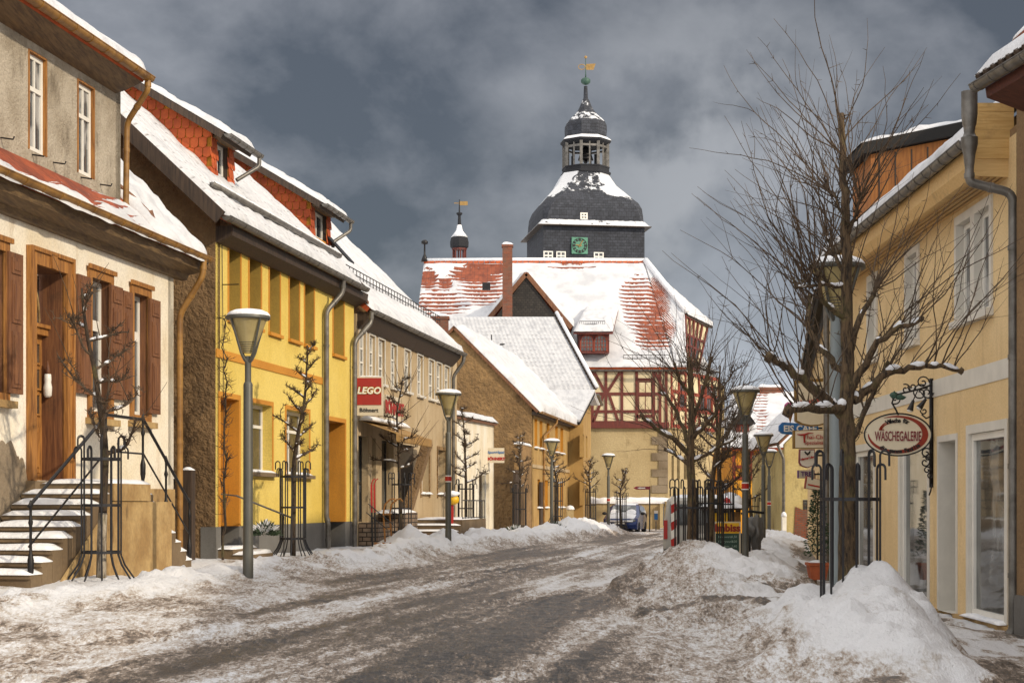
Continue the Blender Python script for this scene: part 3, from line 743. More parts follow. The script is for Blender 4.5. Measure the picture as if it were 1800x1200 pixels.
mb = MB(); mb.fbox(FL, a + .05, b - .05, -.38, -.36, zt + .15, e - .03); mb.build('pane', M['glass'], tr_)
mb = MB(); cz = zt + .2; hh = e - zt - .28
for (cx_, rx, rz) in ((.5, .42, 1), (.5, .24, 1), (.28, .2, .8), (.72, .2, .8)):
    pts = [FL.at(a + w_ * (cx_ + rx * math.cos(q)), -.34, cz + hh * rz * math.sin(q)) for q in [math.pi * k / 14 for k in range(15)]]
    mb.tube(pts, .014, 5)
for q in (.25, .5, .75): mb.tube([FL.at((a + b) / 2, -.34, cz), FL.at(a + w_ * q, -.34, cz + hh * .95)], .012, 5)
mb.build('lattice', M['sand'], tr_)
mb = MB(); mb.fbox(FL, a - .25, b + .35, -.35, .16, c - .24, c - .01); mb.build('door_sill', M['step'], wh)
# shuttered windows
def shutter(px0, px1, yt, yb, nm='shutter'):
    r = FL.rect(px0, px1, yt, yb, .05); mb = MB(); mb.fbox(FL, r[0], r[1], .035, .075, r[2], r[3]); H = r[3] - r[2]
    for z0, z1 in ((r[2] + .08, r[2] + H * .44), (r[2] + H * .50, r[2] + H * .80), (r[2] + H * .85, r[3] - .07)):
        mb.fbox(FL, r[0] + .07, r[1] - .07, .075, .092, z0, z1); mb.fbox(FL, r[0] + .12, r[1] - .12, .092, .102, z0 + .05, z1 - .05)
    return mb.build(nm, M['shut'], wh)
for q in ((135, 158, 481, 690), (193, 214, 500, 700), (214.8, 231, 510, 702), (262, 280, 524, 726), (13, 38, 441, 690), (-80, -54, 400, 690)): shutter(*q)
for r in (wA, wB, wZ):
    t0, t1, z0, z1 = r; o = window(FL, r, -.12, wh, rows=(.66,), fw=.07)
    mb = MB()
    for q in ((t0 - .11, t0, z0 - .1, z1 + .16), (t1, t1 + .11, z0 - .1, z1 + .16), (t0, t1, z1, z1 + .16), (t0, t1, z0 - .1, z0)): mb.fbox(FL, q[0], q[1], -.02, .045, q[2], q[3])
    mb.fbox(FL, t0 - .16, t1 + .16, .045, .08, z1 + .12, z1 + .19); mb.build('frame', M['woodo'], o)
    mb = MB(); mb.fbox(FL, t0 - .17, t1 + .17, -.02, .13, z0 - .2, z0 - .102); mb.build('sill', M['sand'], o)
    mb = MB(); mb.fbox(FL, t0 + .1, t1 - .1, -.16, -.11, z0 + (z1 - z0) * .62, z0 + (z1 - z0) * .70); mb.build('rail', M['white'], o)
# lower roof: soffit, gutter, tiles, snow
e0, e1 = t0w, FL.t(362, .45)
EZ = 5.92
mb = MB(); mb.prism([FL.at(e0, 0, 5.54), FL.at(e0, .10, 5.55), FL.at(e0, .14, 5.64), FL.at(e0, .40, 5.70), FL.at(e0, .44, 5.84), FL.at(e0, 0, 5.84)], FL.ex * (e1 - e0)); mb.build('eaves_board', M['soffit'], wh)
gutter(FL.at(e0, .52, EZ), FL.at(e1, .52, EZ), .085, 'brass', wh, .55)
sl_ = 1.05
def rz(n, z0=EZ, n0=.42, s=sl_): return z0 + (n0 - n) * s
tD = FL.t(212, -.08)          # end of the upper storey
tR = e1 - .05
slab(FL.at(e0, .45, rz(.45)), FL.at(tD + .02, .45, rz(.45)), FL.at(tD + .02, -.1, rz(-.1)), FL.at(e0, -.1, rz(-.1)), .10, 'tilered', wh)
slab(FL.at(tD + .021, .45, rz(.45)), FL.at(tR, .45, rz(.45)), FL.at(tR, -4.8, rz(-4.8)), FL.at(tD + .021, -4.8, rz(-4.8)), .10, 'tilered', wh)
slab(FL.at(tR, -9.8, rz(.25)), FL.at(e0, -9.8, rz(.25)), FL.at(e0, -4.81, rz(-4.8)), FL.at(tR, -4.81, rz(-4.8)), .10, 'tilered', wh)
def bareA(p):
    q = (p - FL.o); n = q.dot(FL.en); t = q.dot(FL.ex); return .95 * float(sstep(.40, .20, n + .05 * math.sin(t * 3) + .3 * (mnoise.noise(Vector((t * .8, n, 0))))) * sstep(tD + .1, tD - 1.5, t))
snow_sheet(FL.at(e0, .50, rz(.50) + .01), FL.at(tD + .5, .50, rz(.50) + .01), FL.at(tD + .05, -.08, rz(-.08) + .01), FL.at(e0, -.08, rz(-.08) + .01), .11, M['roof_old'], wh, bare=bareA, res=.07, lip=.10, seed=1)
snow_sheet(FL.at(tD + .42, .50, rz(.50) + .01), FL.at(tR, .50, rz(.50) + .01), FL.at(tR, -4.7, rz(-4.7) + .01), FL.at(tD + .03, -4.7, rz(-4.7) + .01), .15, M['snow'], wh, seed=2, lip=.10, res=.10, amp=.06)
mb = MB(); pts = [FL.at(tD + .75 - .1 * k, .1 - .12 * k, rz(.1 - .12 * k) + .16 + .02 * math.sin(k)) for k in range(8)]; mb.tube(pts, .045, 6); mb.tube([FL.at(tD + .75, .1, rz(.1) + .2), FL.at(tD + .8, .17, rz(.17) + .02)], .07, 6); mb.build('hip_tile', M['shut'], wh)
mb = MB(); mb.bar(FL.at(tR + .03, .46, rz(.46) - .08), FL.at(tR + .03, -4.8, rz(-4.8) - .08), .05, .2); mb.build('verge_board', M['woodd'], wh)
# upper storey
uB = 6.3
w1 = FL.rect(51, 80, 90, 262, -.08); w2 = FL.rect(137, 164, 144, 300, -.08)
w3 = (w1[0] - (w2[0] - w1[0]), w1[1] - (w2[0] - w1[0]), w1[2], w1[3]); w2 = (w2[0], w2[1], w1[2], w1[3])
wall(FL, t0w, tD, uB - .3, 8.45, [w1 + (.12,), w2 + (.12,), w3 + (.12,)], [M['pebble'], M['woodo']], wh, n=-.08, name='upper_wall')
mb = MB(); mb.prism([FL.at(tD - .2, -.08, 6.0), FL.at(tD - .2, -.08, 8.45), FL.at(tD - .2, -3.0, 8.45), FL.at(tD - .2, -3.0, 6.0)], FL.ex * .195); mb.build('upper_wall', M['pebble'], wh)
for w in (w1, w2, w3):
    o = window(FL, w, -.12, wh, rows=(.66,), fw=.065, curtain=True, gm='glassw')
    t0, t1, z0, z1 = w; mb = MB()
    for q in ((t0 - .03, t0, z0, z1 + .03), (t1, t1 + .03, z0, z1 + .03), (t0, t1, z1, z1 + .03)): mb.fbox(FL, q[0], q[1], -.09, -.065, q[2], q[3])
    mb.build('frame', M['woodo'], o)
    mb = MB(); mb.tube([FL.at(t1 + .25, -.08, z0 - .03), FL.at(t1 + .25, .10, z0 - .06), FL.at(t1 + .25, .12, z0 - .02)], .012, 5); mb.build('hook', M['iron'], o); mb = MB(); mb.tube([FL.at(t0 + .1, -.08, z0 - .06), FL.at(t0 + .1, .10, z0 - .09)], .012, 5); mb.build('hook', M['iron'], o)
u1 = FL.t(264, .45)
mb = MB(); mb.prism([FL.at(e0, -.08, 8.16), FL.at(e0, .08, 8.20), FL.at(e0, .36, 8.32), FL.at(e0, .40, 8.42), FL.at(e0, -.08, 8.42)], FL.ex * (u1 - e0 - .12)); mb.build('eaves_board', M['soffit'], wh)
UZ = 8.42
gutter(FL.at(e0, .45, UZ), FL.at(u1, .45, UZ), .085, 'brass', wh, .55)
def rz2(n): return UZ + (.40 - n) * .66
slab(FL.at(e0, .42, rz2(.42)), FL.at(u1 - .1, .42, rz2(.42)), FL.at(u1 - .1, -4.5, rz2(-4.5)), FL.at(e0, -4.5, rz2(-4.5)), .10, 'tilered', wh)
snow_sheet(FL.at(e0, .46, rz2(.46) + .01), FL.at(u1 - .08, .46, rz2(.46) + .01), FL.at(u1 - .08, -4.5, rz2(-4.5) + .01), FL.at(e0, -4.5, rz2(-4.5) + .01), .16, M['snow'], wh, seed=3, lip=.06)
pipe([FL.at(u1 - .1, .45, UZ - .06), FL.at(u1 - .1, .45, UZ - .22), FL.at(tD + .06, .0, 7.75), FL.at(tD + .06, -.02, 6.0)], .048, 'brass', wh)
pd = FL.t(318, .1)
pipe([FL.at(e1 - .3, .52, EZ - .06), FL.at(e1 - .3, .50, EZ - .35), FL.at(pd, .08, EZ - 1.0), FL.at(pd, .08, .5)], .055, 'brass', wh)
# stairs: landing with a flight on either side
st = MB(); sw0, sw1 = .0, 1.2; LT0, LT1 = FL.t(205, 1.2), FL.t(259, 1.2); LZ = 1.93; NS = 9; rise = (LZ - .62) / NS
LT0 = min(LT0, door[0] - .1)
st.fbox(FL, LT0, LT1, .04, sw1, .1, LZ)
snowed = []
for i in range(1, NS):
    z = LZ - rise * i
    ta, tb = LT0 - .30 * i, LT0 - .30 * (i - 1); st.fbox(FL, ta, tb, .04 - .0, sw1 - .004 * i, .1, z); st.fbox(FL, ta - .03, ta, .04, sw1 - .004 * i, z - .05, z - .003)
    snowed.append((ta - .02, tb, z))
    ta, tb = LT1 + .24 * (i - 1), LT1 + .24 * i; st.fbox(FL, ta, tb, .04, sw1 - .004 * i, .1, z); snowed.append((ta, tb, z))
sc_ = st.build('staircase', M['step'], wh)
mb = MB(); mb.fbox(FL, LT0 + .02, LT1 + .9, sw1, sw1 + .03, .1, LZ - .25)
pts = [FL.at(LT0 - .30 * 8.5, sw1, .1), FL.at(LT0 + .02, sw1, .1), FL.at(LT0 + .02, sw1, LZ - .25)]; mb.prism(pts, FL.en * .028)
mb2 = MB(); mb2.fbox(FL, LT0, LT1, sw1 + .0, sw1 + .05, LZ - .24, LZ); mb2.build('coping', M['sand'], sc_)
mb.build('cheek_wall', M['sand'], sc_)
mb = MB()
def tread_snow(mb, ta, tb, z, h, n0, n1, seed):
    k = 10; m_ = 5; vs = []
    for i in range(k + 1):
        for j in range(m_ + 1):
            n = n0 + (n1 - n0) * i / k; t = ta + (tb - ta) * j / m_; e = min(1, min(i, k - i) / 1.2 + .15) * (0.25 if j == 0 else (.85 if j == 1 else 1))
            vs.append(FL.at(t - (.03 if j < 2 else 0), n, z + .003 + h * e * (1 + .4 * mnoise.noise(Vector((n * 1.5, t * 2, seed))))))
    m1 = m_ + 1; fs = [(i * m1 + j, (i + 1) * m1 + j, (i + 1) * m1 + j + 1, i * m1 + j + 1) for i in range(k) for j in range(m_)]
    b0 = len(vs); ring = list(range(m1)) + [i * m1 + m_ for i in range(1, k + 1)] + [k * m1 + j for j in range(m_ - 1, -1, -1)] + [i * m1 for i in range(k - 1, 0, -1)]
    for r in ring: vs.append(Vector((vs[r][0], vs[r][1], z + .001)))
    kk = len(ring); fs += [(ring[i], b0 + i, b0 + (i + 1) % kk, ring[(i + 1) % kk]) for i in range(kk)]
    mb.add(vs, fs)
for i, (ta, tb, z) in enumerate(snowed): tread_snow(mb, ta, tb, z, .075, .06, sw1 - .02, i)
tread_snow(mb, LT0, LT1, LZ, .07, .2, sw1 + .04, 77)
mb.build('snow', M['snow'], sc_, smooth=True)
def railing(par, pts, posts, n, low=.45, r=.018, h=.95):
    mb = MB(); mb.tube([FL.at(t, n, z + h) for t, z in pts], r * 1.3, 6)
    for (t0, z0), (t1, z1) in zip(pts[:-1], pts[1:]): mb.tube([FL.at(t0, n, z0 + low), FL.at(t1, n, z1 + low)], r * .8, 5)
    for t, z in posts:
        mb.lathe(FL.at(t, n, z - .05), [(r, 0), (r * 1.2, .1), (r * 2.2, .2), (r * 2.3, .34), (r * 1.2, .42), (r, .5), (r, .75), (r * 1.8, .8), (r, .86), (r, h + .03), (r * 1.7, h + .06), (r * .5, h + .13)], 8)
    return mb.build('railing', M['iron'], par, smooth=True, sharp=50)
zt_ = LZ - rise * 8
railing(sc_, [(LT0 - 2.4, zt_ - .1), (LT0, LZ)], [(LT0 - 2.35, zt_ - .1), (LT0 - .03, LZ)], sw1 - .06)
railing(sc_, [(LT0, LZ), (LT1, LZ)], [(LT1 - .02, LZ)], sw1 - .06)
railing(sc_, [(LT1, LZ), (LT1 + 1.92, zt_ - .05)], [(LT1 + 1.9, zt_ - .05), (LT1 + .9, LZ - rise * 4)], sw1 - .06)
# door ornaments
orn = thing('garden_gnome', FL.at(b, -.25, 3.25), 'small white hanging gnome ornament with a brown pointed hat beside the brown front door', 'ornament')
base = FL.at(b - .06, -.22, 3.2)
mb = MB(); mb.lathe(base, [(.03, 0), (.06, .03), (.065, .15), (.05, .22), (.055, .26), (.05, .34), (.03, .36)], 10); mb.build('body', M['white'], orn, smooth=True)
mb = MB(); mb.lathe(base + Vector((0, 0, .34)), [(.05, 0), (.03, .08), (.006, .2)], 8); mb.build('hat', M['shut'], orn, smooth=True)
mb = MB()
for k in range(70):
    p = FL.at(a + .3 + rnd.gauss(0, .07), -.27 + rnd.uniform(-.03, .05), c + 1.65 + rnd.gauss(0, .11)); q = p + Vector((rnd.uniform(-.05, .05), rnd.uniform(-.03, .03), rnd.uniform(-.02, .09))); mb.tube([p, q], .006, 3)
tag(mb.build('door_wreath', M['yel'], None), 'loose yellow twig wreath hung on the brown front door', 'wreath')
# gate in the alley
gt = thing('wooden_gate', FL.at(29.4, -.1, .6), 'weathered dark plank gate between the white and the yellow house', 'gate')
GF = Fac(FL.at(30.0, 0, 0).xy, -FL.en.xy, -1)   # faces back towards the viewer
ga, gb = .05, 1.75
mb = MB()
for k in range(9): mb.fbox(GF, ga + .35 + k * .15, ga + .35 + k * .15 + .14, 0, .03, .5, 2.1 - .02 * rnd.random())
mb.fbox(GF, ga + .3, gb + .1, .031, .07, 1.85, 2.0); mb.fbox(GF, ga + .3, gb + .1, .031, .07, .85, .98); mb.build('boards', M['woodd'], gt)
mb = MB(); mb.fbox(GF, ga, ga + .2, -.08, .12, .3, 2.25); mb.build('post', M['woodd'], gt)
mb = MB(); snow_lump_f(mb, GF, ga + .3, gb, -.03, .08, 2.1, .06); snow_lump_f(mb, GF, ga, ga + .2, -.08, .12, 2.25, .06, 3); mb.build('snow', M['snow'], gt, smooth=True)

# ================================================================== yellow house
tA, tB = FL.t(379), FL.t(622)
yh = thing('town_house', FL.at((tA + tB) / 2, 0, .6), 'bright yellow plastered house with two orange tile-hung dormers', 'house')
up = []
W6 = FL.rect(402, 423, 431, 572); zt6, zb6 = 6.57, 5.17
for x0, x1 in ((402, 422), (438, 458), (473.5, 491.5), (508.5, 525.5), (535.5, 551.5), (585.5, 604)):
    up.append((FL.t(x0), FL.t(x1), zb6, zt6))
gw = (FL.t(438), FL.t(478), FL.z(438, 829), FL.z(438, 706)); gw2 = (FL.t(503), FL.t(543), gw[2], gw[3])
d1 = (FL.t(387), FL.t(419.5), .95, FL.z(387, 697)); d2 = (FL.t(576.5), FL.t(606), .5, FL.z(576, 738))
PZ = 1.22
wall(FL, tA, tB, PZ, 6.75, [u + (.30, 2) for u in up] + [gw + (.28, 0), gw2 + (.28, 0), (d1[0], d1[1], PZ, d1[3], .6, 1), (d2[0], d2[1], PZ, d2[3], .75, 1)], [M['yellow'], M['ochre'], M['ochre3']], yh)
wall(FL, tA - .02, tB, -.1, PZ, [(d1[0], d1[1], .80, PZ, .6, 0), (d2[0], d2[1], .5, PZ, .75, 0)], [M['greypl'], M['greypl']], yh, name='plinth', n=.015)
for r in up:
    o = window(FL, r, -.24, yh, fm='woodo', rows=(.6,), cols=2, fw=.05, gm='glassw')
    mb = MB(); t0, t1, z0, z1 = r
    mb.fbox(FL, t0 - .09, t1 + .09, .0, .07, z0 - .07, z0 - .002); mb.build('sill', M['ochre'], o)
    mb = MB()
    for q in ((t0 - .07, t0, z0, z1 + .07), (t1, t1 + .07, z0, z1 + .07), (t0, t1, z1, z1 + .07)): mb.fbox(FL, q[0], q[1], 0, .012, q[2], q[3])
    mb.build('surround', M['ochre'], o)
for r in (gw, gw2):
    o = window(FL, r, -.20, yh, rows=(.70,), fw=.07, gm='glassf', name='window')
    mb = MB(); mb.fbox(FL, r[0] - .12, r[1] + .12, -.02, .12, r[2] - .08, r[2] - .003); mb.build('sill', M['step'], o)
    mb = MB(); snow_lump_f(mb, FL, r[0], r[1], -.1, .1, r[2] - .001, .05); mb.build('snow', M['snow'], o, smooth=True)
    mb = MB()
    for q in ((r[0] - .09, r[0], r[2], r[3] + .09), (r[1], r[1] + .09, r[2], r[3] + .09), (r[0], r[1], r[3], r[3] + .09)): mb.fbox(FL, q[0], q[1], 0, .012, q[2], q[3])
    mb.build('surround', M['ochre'], o)
for r, nn in ((d1, -.6), (d2, -.75)):
    mb = MB(); mb.fbox(FL, r[0], r[1], nn, nn + .06, r[2] if r is d2 else .8, r[3]); H = r[3] - r[2]
    for q in (.15, .55): mb.fbox(FL, r[0] + .12, r[1] - .12, nn + .06, nn + .08, r[2] + H * q, r[2] + H * (q + .3))
    o = mb.build('door', M['ochre'] if r is d1 else M['woodd'], yh)
    mb = MB(); mb.fbox(FL, r[0] + .1, r[1] - .1, nn + .06, nn + .075, r[3] - .45, r[3] - .12); mb.build('pane', M['glassf'], o)
    mb = MB()
    for q in ((r[0] - .1, r[0], PZ, r[3] + .1), (r[1], r[1] + .1, PZ, r[3] + .1), (r[0], r[1], r[3], r[3] + .1)): mb.fbox(FL, q[0], q[1], 0, .013, q[2], q[3])
    mb.build('surround', M['ochre'], o)
bz0, bz1 = FL.z(371, 625), FL.z(371, 608)
mb = MB(); mb.fbox(FL, tA + .01, FL.t(566), 0, .02, FL.z(379, 627), FL.z(379, 612)); mb.build('band', M['ochre'], yh)
def house_roof(par, ta, tb, ez, n_e, n_r, slope, smat, roofm='tilered', seed=0, gm='zinc', verge0=True, lip=.08, th=.11):
    z = lambda n: ez + (n_e - n) * slope
    slab(FL.at(ta, n_e, z(n_e)), FL.at(tb, n_e, z(n_e)), FL.at(tb, n_r, z(n_r)), FL.at(ta, n_r, z(n_r)), .12, roofm, par)
    slab(FL.at(tb, 2 * n_r - n_e, z(n_e)), FL.at(ta, 2 * n_r - n_e, z(n_e)), FL.at(ta, n_r - .003, z(n_r)), FL.at(tb, n_r - .003, z(n_r)), .12, roofm, par)
    snow_sheet(FL.at(ta, n_e + .04, z(n_e + .04) + .01), FL.at(tb, n_e + .04, z(n_e + .04) + .01), FL.at(tb, n_r, z(n_r) + .01), FL.at(ta, n_r, z(n_r) + .01), th, M[smat], par, seed=seed, lip=lip, res=.15)
    return z
# roof
ye = FL.t(402, .42); yE = FL.t(643, .42)
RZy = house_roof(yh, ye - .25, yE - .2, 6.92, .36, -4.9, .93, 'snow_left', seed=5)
mb = MB(); mb.prism([FL.at(tA, 0, 6.5), FL.at(tA, .06, 6.5), FL.at(tA, .32, 6.62), FL.at(tA, .34, 6.80), FL.at(tA, 0, 6.80)], FL.ex * (tB - tA + .1)); mb.build('eaves_board', M['woodd'], yh)
gutter(FL.at(ye - .2, .44, 6.86), FL.at(yE, .44, 6.86), .085, 'zinc', yh, .7)
gT = tA - .001
mb = MB(); mb.prism([FL.at(gT, 0, -.1), FL.at(gT, 0, RZy(0) - .13), FL.at(gT, -4.9, RZy(-4.9) - .13), FL.at(gT, -9.6, RZy(-.2) - .13), FL.at(gT, -9.6, -.1)], FL.ex * .25); mb.build('gable_wall', M['rough'], yh)
mb = MB(); mb.prism([FL.at(tB - .25, -.02, 0), FL.at(tB - .25, -.02, RZy(0) - .14), FL.at(tB - .25, -4.9, RZy(-4.9) - .14), FL.at(tB - .25, -9.6, 6.5), FL.at(tB - .25, -9.6, 0)], FL.ex * .24); mb.build('side_wall', M['rough'], yh)
for tt in (ye - .28, yE - .17):
    mb = MB(); mb.bar(FL.at(tt, .36, RZy(.36) - .1), FL.at(tt, -4.9, RZy(-4.9) - .1), .06, .26); mb.build('verge_board', M['woodd'], yh)
# snow guard pipe along the eave
mb = MB(); t_a, t_b = FL.t(380, .1) + .4, yE - .4
mb.tube([FL.at(t_a, -.12, RZy(-.12) + .24), FL.at(t_b, -.12, RZy(-.12) + .24)], .055, 8)
for k in range(9): t = t_a + (t_b - t_a) * k / 8; mb.tube([FL.at(t, -.3, RZy(-.3) + .05), FL.at(t, -.12, RZy(-.12) + .2), FL.at(t, -.06, RZy(-.06) + .34)], .018, 5)
mb.build('snow_guard', M['zinc'], yh, smooth=True)
mb = MB(); snow_lump_f(mb, FL, t_a, t_b, -.18, -.06, RZy(-.12) + .275, .05); mb.build('snow', M['snow'], yh, smooth=True)
# scalloped tile field: rows of rounded tiles on a plane
def tilefield(poly_fn, o, ex, ez, w, h, tw=.18, th=.2, flip=1):
    mb = MB(); en = Vector(ex).cross(Vector(ez)).normalized() * flip; ex = Vector(ex).normalized(); ez = Vector(ez).normalized()
    rows = int(h / th) + 1; cols = int(w / tw) + 2
    for r in range(rows):
        for c_ in range(-1, cols):
            x = (c_ + (.5 if r % 2 else 0)) * tw; z = r * th
            if not poly_fn(x + tw / 2, z + th * .5): continue
            g_ = .008; pts = []
            for (a_, b_) in ((g_, th * 1.1), (g_, .06), (tw * .16, .02), (tw * .5, 0), (tw * .84, .02), (tw - g_, .06), (tw - g_, th * 1.1)):
                pts.append(Vector(o) + ex * (x + a_) + ez * (z + b_) + en * (.012 + .02 * (1 - b_ / (th * 1.1)) + rnd.uniform(0, .004)))
            mb.prism(pts, -en * .012)
    return mb
def dormer(par, pxa, pxb, nf, dtop, label_seed, overhang=.35):
    ta, tb = FL.t(pxa, nf), FL.t(pxb, nf); zb = RZy(nf) - .05; zt = dtop
    s = .60
    zroof = lambda n: zt + (nf + overhang - n) * s
    # where the dormer roof meets the main roof
    nb = max(-4.3, (6.92 + .36 * .93 - zt - (nf + overhang) * s) / (.93 - s))
    wn_ = (ta + .28, tb - .28, zb + .12, zt - .05)
    d = wall(FL, ta, tb, zb - .1, zt + .1, [wn_ + (.2,)], [M['ochre'], M['woodd']], par, name='dormer', n=nf)
    window(FL, wn_, nf - .10, d, rows=(), cols=2, fw=.07)
    # cheeks
    for tt, sg in ((ta, 1), (tb, -1)):
        pl = [FL.at(tt, nf - .01, RZy(nf) - .1), FL.at(tt, nf - .01, zt + overhang * s), FL.at(tt, nb, zroof(nb))]
        mb = MB(); mb.prism(pl, FL.ex * .1 * sg); mb.build('cheek', M['ochre'], d)
    def inside(x, z):
        n = nf - x; zz = zb - .3 + z; return x > 0 and zz > RZy(n) - .12 and zz < zroof(n) - .1
    mb = tilefield(lambda x, z: inside(x, z), FL.at(ta - .001, nf, zb - .3), -FL.en, Z_, -nb + nf, zroof(nb) - zb + .6, flip=-1)
    # orientation: -en x Z
    mb.build('tile_hanging', M['tilered'], d)
    for q0, q1 in ((ta - .04, ta + .27), (tb - .27, tb + .05)):
        mb = tilefield(lambda x, z: 0 <= x - .0 <= q1 - q0 + .02, FL.at(q0, nf + .002, zb - .12), FL.ex, Z_, q1 - q0, zt - zb + .1, tw=.155); mb.build('tile_hanging', M['tilered'], d)
    ra, rb = ta - .25, tb + .35
    slab(FL.at(ra, nf + overhang, zroof(nf + overhang)), FL.at(rb, nf + overhang, zroof(nf + overhang)), FL.at(rb, nb - .3, zroof(nb - .3)), FL.at(ra, nb - .3, zroof(nb - .3)), .14, 'woodd', par if False else d, 'roof')
    snow_sheet(FL.at(ra, nf + overhang + .05, zroof(nf + overhang + .05) + .01), FL.at(rb, nf + overhang + .05, zroof(nf + overhang + .05) + .01), FL.at(rb, nb - .4, zroof(nb - .4) + .01), FL.at(ra, nb - .4, zroof(nb - .4) + .01), .12, M['snow'], d, seed=label_seed, res=.11, lip=.08, amp=.05)
    mb = MB(); mb.fbox(FL, ta, tb, nf, nf + overhang, zt - .04, zt + .0); mb.build('soffit', M['soffit'], d)
    g0, g1 = ra - .02, rb + .25; zz = zroof(nf + overhang) - .04; nn = nf + overhang + .08
    gutter(FL.at(g0, nn, zz), FL.at(g1, nn, zz), .075, 'zinc', d, .5)
    pp = [FL.at(g1 - .1, nn, zz - .05), FL.at(g1 - .1, nn, zz - .25), FL.at(tb + .12, nf + .06, zz - .6)]
    pipe(pp + [FL.at(tb + .12, nf + .06, zb + .05)] if label_seed == 12 else pp, .045, 'zinc', d, rings=False)
    return d
dormer(yh, 372, 408, -1.02, FL.z(372, 238, -1.02), 11)
dormer(yh, 546, 579, -1.02, FL.z(372, 238, -1.02) - .12, 12)
# skylights left ajar
for px, n_ in ((556, -1.3), (612, -.45)):
    t = FL.t(px, n_) ; mb = MB()
    zq = RZy(n_) + .17
    mb.prism([FL.at(t, n_, zq), FL.at(t + .6, n_, zq), FL.at(t + .6, n_ - .75, zq + .75 * .93 + .12), FL.at(t, n_ - .75, zq + .75 * .93 + .12)], Vector((0, 0, -.05)))
    mb.build('roof_window', M['iron'], yh)
pc = FL.t(573, .09)
pipe([FL.at(pc + .3, .42, 6.78), FL.at(pc + .3, .40, 6.5), FL.at(pc, .1, 6.05), FL.at(pc, .1, 1.35), FL.at(pc, .14, 1.2), FL.at(pc, .14, .45)], .06, 'zinc', yh)
# lamp cable, hook wire on the facade
mb = MB(); mb.tube([FL.at(tA + .35, .02, 1.3), FL.at(tA + .38, .03, 3.4), FL.at(tA + .3, .02, 6.5)], .008, 4); mb.tube([FL.at(tA + .3, .02, 5.75), FL.at(tA + .3, .35, 5.75)], .01, 4); mb.build('cable', M['iron'], yh)
# steps of both doors
mb = MB(); q0, q1 = d1[0] - .15, d1[1] + .2
mb.fbox(FL, q0, q1, -.55, .30, .3, .80); mb.fbox(FL, q0, q1 + .02, .30, .62, .3, .68 + .02); mb.fbox(FL, q0 + .25, q1 + .3, .62, .95, .2, .62)
ds = mb.build('doorstep', M['step'], yh)
mb = MB(); tread_snow(mb, q0, q1, .80, .05, -.4, .3, 5); tread_snow(mb, q0, q1, .70, .06, .3, .6, 6); mb.build('snow', M['snow'], ds, smooth=True)
mb = MB(); mb.tube([FL.at(q0 + .05, .35, 1.80), FL.at(q1 + .55, .9, 1.35)], .018, 6); mb.tube([FL.at(q1 + .3, .75, .5), FL.at(q1 + .3, .75, 1.45)], .016, 6); mb.tube([FL.at(q0 + .05, .05, 1.83), FL.at(q0 + .05, .35, 1.80)], .014, 6); mb.build('handrail', M['zinc'], yh)
# ================================================================== beige shop house
sA, sB = FL.t(626) , FL.t(803)
sh = thing('shop_house', FL.at((sA + sB) / 2, 0, .5), 'grey beige house with narrow upper windows above a toy shop with striped awning', 'house')
zt_, zb_ = FL.z(632, 581), FL.z(632, 663)
ups = [(FL.t(a_), FL.t(b_), zb_, zt_) for a_, b_ in ((632, 643), (649, 659), (665, 676), (687, 697), (711, 721), (733.5, 743), (753.5, 763), (767.5, 776), (781.5, 790))]
sw = [(FL.t(740), FL.t(754), FL.z(740, 868), FL.z(740, 785)), (FL.t(769), FL.t(782), FL.z(740, 868), FL.z(740, 785))]
shopw = (FL.t(630), FL.t(647), 1.2, 3.35); shopd = (FL.t(654), FL.t(661), 1.2, 3.35); shopw2 = (FL.t(671), FL.t(692), 1.45, 3.35); entr = (FL.t(703), FL.t(726), 1.2, 3.3)
wall(FL, sA + .02, sB, -.1, 6.35, [u + (.12, 1) for u in ups] + [w + (.25, 1) for w in sw] + [shopw + (.3, 1), shopd + (.35, 1), shopw2 + (.3, 1), entr + (.9, 2)], [M['beige'], M['beige'], M['brick']], sh)
for r in ups:
    o = window(FL, r, -.06, sh, gm='glassw', cols=2, rows=(.33, .66), fw=.055, mw=.03)
    mb = MB(); t0, t1, z0, z1 = r
    for q in ((t0 - .06, t0, z0, z1 + .07), (t1, t1 + .06, z0, z1 + .07), (t0, t1, z1, z1 + .07)): mb.fbox(FL, q[0], q[1], 0, .02, q[2], q[3])
    mb.build('surround', M['trim'], o)
    mb = MB(); mb.fbox(FL, t0 - .08, t1 + .08, 0, .09, z0 - .07, z0 - .002); mb.build('sill', M['trim'], o)
for r in sw:
    o = window(FL, r, -.2, sh, gm='glassw', cols=2, rows=(.7,), fw=.07)
    t0, t1, z0, z1 = r; mb = MB()
    for q in ((t0 - .1, t0, z0 - .1, z1 + .1), (t1, t1 + .1, z0 - .1, z1 + .1), (t0, t1, z1, z1 + .1)): mb.fbox(FL, q[0], q[1], 0, .03, q[2], q[3])
    mb.build('surround', M['rough2'], o)
    mb = MB(); snow_lump_f(mb, FL, t0 - .1, t1 + .1, -.05, .12, z0, .06); mb.build('snow', M['snow'], o, smooth=True)
window(FL, shopw, -.16, sh, fm='iron', gm='shopg', cols=1, rows=(.45,), name='shop_window')
window(FL, shopd, -.3, sh, fm='trim', gm='shopg', cols=1, rows=(), name='door')
window(FL, shopw2, -.2, sh, fm='iron', gm='shopg', cols=2, rows=(), name='shop_window')
mb = MB(); mb.prism([FL.at(FL.t(712), .1, 1.25), FL.at(FL.t(716.5), .1, 1.25), FL.at(FL.t(731), .5, 3.35), FL.at(FL.t(725), .5, 3.35)], FL.en * -.25); mb.build('pillar', M['rough'], sh)
